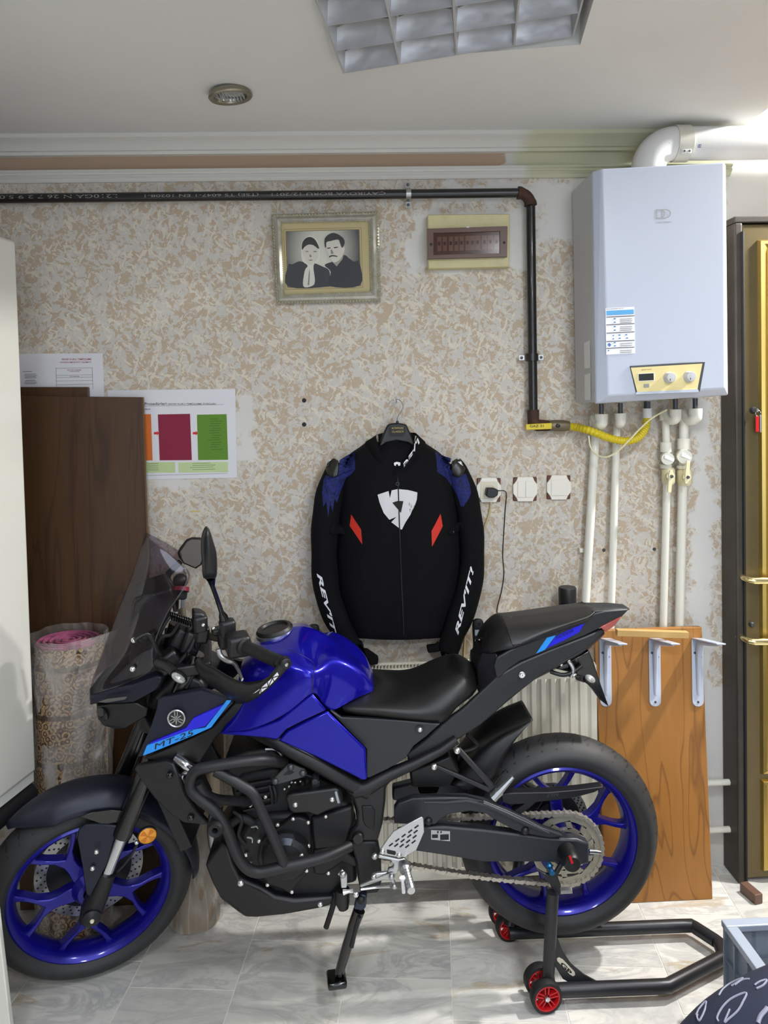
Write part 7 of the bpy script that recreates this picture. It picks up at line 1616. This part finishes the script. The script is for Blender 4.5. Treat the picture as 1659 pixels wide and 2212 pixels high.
plate('phone_mount_jaw', S, 1, [(1085, 580, .10), (1130, 585, .10), (1165, 605, .10), (1165, 640, .10), (1120, 625, .10), (1110, 790, .10), (1088, 790, .10)], .04, M['black_plastic'], bevel=.006)
for x, y in ((1138, 650), (1195, 668)): bolt(1, x, y, .125, .005, fr=S)
rod('steering_stem', S, 1, [(1000, 640, 0), (900, 1000, 0), (830, 1230, 0)], .026, M['black_metal'], seg=16)
plate('head_tube_cover', B, 1, [(850, 1060), (1000, 900), (1130, 960), (1160, 1020), (1000, 1050), (880, 1090)], .24, M['black_plastic'], .12, bevel=.01)

# ------------------------------------------------------------------ paddock stand under the rear wheel
pst = thing('paddock_stand', (RC.x, BY, 0), 'black tubular rear paddock stand with red wheels under the motorcycle', 'paddock stand')
M['stand_black'] = mat('stand_black', (42, 43, 46), .38, .3, bump=(600, .05, .0004))
YN, YFr = 1.985, 2.215; ZT = .038
nb0 = onz(*px('S', (690, 517)), ZT); nb1 = onz(*px('S', (1195, 517)), ZT); corn = onz(*px('S', (1452, 365)), ZT); nb0 = Vector((nb0.x, YN, ZT)); nb1 = Vector((nb1.x, YN - .005, ZT))
corn = Vector((corn.x, corn.y, ZT)); fb1 = onz(*px('S', (1300, 217)), ZT); fb0 = onz(*px('S', (900, 205)), ZT); fb0 = Vector((.43, fb1.y + .008, ZT)); fb1 = Vector((fb1.x, fb1.y, ZT))
cm2 = Vector((corn.x + .012, corn.y + .055, ZT))
MB().tube([nb0 - Vector((.045, 0, 0)), nb0, nb1 - Vector((.03, 0, 0)), nb1, nb1.lerp(corn, .12), nb1.lerp(corn, .93), corn, cm2, cm2.lerp(fb1, .12), fb1.lerp(cm2, .12), fb1, fb1 - Vector((.03, -.001, 0)), fb0], .0185, 16).build('base_tube', M['stand_black'], pst)
ub = Vector((nb0.x - .042, YN - .0, .05)); ut = at('S', 643, 60, BY - .168)
MB().tube([ub, ub.lerp(ut, .5), ut], .0165, 14).build('upright', M['stand_black'], pst)
mirY = (YN + fb0.y)
utf = Vector((ut.x, 2 * BY - ut.y, ut.z)); ubf = Vector((fb0.x, fb0.y, .06))
MB().tube([ubf, utf], .0165, 14).build('upright', M['stand_black'], pst)
for sgn, top in ((1, ut), (-1, utf)):
    yv = Vector((0, -1 * sgn, 0)); hk_ = [at('X', x, y, BY - .166) for x, y in ((150, 800), (260, 870), (330, 905), (470, 905), (600, 690), (640, 760), (540, 940), (600, 1130), (600, 1270), (505, 1270), (430, 1150), (380, 1050))]
    if sgn < 0: hk_ = [mirB(p) for p in hk_]
    MB().prism(hk_, yv * -.012).build('hook_plate', M['stand_black'], pst, bevel=.003)
    bc = at('X', 655, 1190, BY - .165); bc = bc if sgn > 0 else mirB(bc)
    MB().tube([bc - Vector((.012, 0, 0)), bc + Vector((.02, 0, 0))], .009, 6).build('hook_nut', M['chrome'], pst, smooth=0)
gs = [at('S', x, y, YN + .012) for x, y in ((652, 275), (668, 280), (690, 340), (730, 400), (790, 450), (865, 490), (730, 492), (690, 470), (660, 420), (622, 375), (648, 320))]
g_ = MB().prism(gs, (0, .006, 0)).build('gusset_plate', M['stand_black'], pst, bevel=.001)
badge = [at('S', x, y, YN + .0115) for x, y in ((662, 372), (672, 366), (690, 376), (746, 436), (748, 450), (738, 456), (722, 446), (664, 384))]
MB().prism(badge, (0, -.0006, 0)).build('gusset_cutout', mat('cutout_cream', (206, 200, 182), .6), g_, smooth=0)
mb = MB(); text(mb, 'GP', at('S', 676, 402, YN + .0105), at('S', 724, 452, YN + .0105), .011, (.75, 0, .9), 0, .04); mb.build('gusset_lettering', M['print_black'], g_, smooth=0)
def castor(c, ax, label_):
    w_ = MB().lathe([(.0345, .014), (.041, .0125), (.0425, .006), (.0425, -.006), (.041, -.0125), (.0345, -.014)], c, ax, 36, closed=True).build('castor_tyre', M['rubber_soft'], pst)
    MB().lathe([(.0345, .013), (.031, .014), (.029, .009), (.029, -.009), (.031, -.014), (.0345, -.013)], c, ax, 36, closed=True).build('castor_rim', M['red_plastic'], w_)
    e1_ = Vector((1, 0, 0)); e2_ = ax.cross(e1_).normalized()
    for i in range(5):
        a = 2 * PI * i / 5 + .3; d = e1_ * math.cos(a) + e2_ * math.sin(a); s_ = (-e1_ * math.sin(a) + e2_ * math.cos(a))
        for o_ in (-.0035, .0035):
            p, q = c + d * .008 + s_ * o_, c + d * .031 + s_ * o_ * 1.6; MB().prism([p - s_ * .0016 + ax * .009, p + s_ * .0016 + ax * .009, q + s_ * .0016 + ax * .009, q - s_ * .0016 + ax * .009], ax * -.016).build('castor_spoke', M['red_plastic'], w_, smooth=0)
    MB().lathe([(.0001, .016), (.007, .015), (.009, .011), (.009, -.011)], c, ax, 6).build('castor_bolt', M['chrome'], w_, smooth=0)
axn = Vector((.12, -1, 0)).normalized()
wc1 = onz(*px('S', (610, 548)), .0435); castor(Vector((wc1.x, wc1.y, .0435)), axn, '')
wc2 = onz(*px('S', (578, 470)), .0435); castor(Vector((wc2.x, wc2.y, .0435)), axn, '')
castor(Vector((fb0.x + .005, fb0.y + .022, .0435)), axn, ''); castor(Vector((fb0.x - .003, fb0.y + .09, .0435)), axn, '')
MB().tube([Vector((wc1.x, wc1.y - .004, .0435)), Vector((wc1.x - .024, wc1.y + .08, .0435))], .007, 10).build('castor_axle', M['steel'], pst); MB().tube([Vector((fb0.x + .005, fb0.y + .01, .0435)), Vector((fb0.x - .003, fb0.y + .1, .0435))], .007, 10).build('castor_axle', M['steel'], pst)
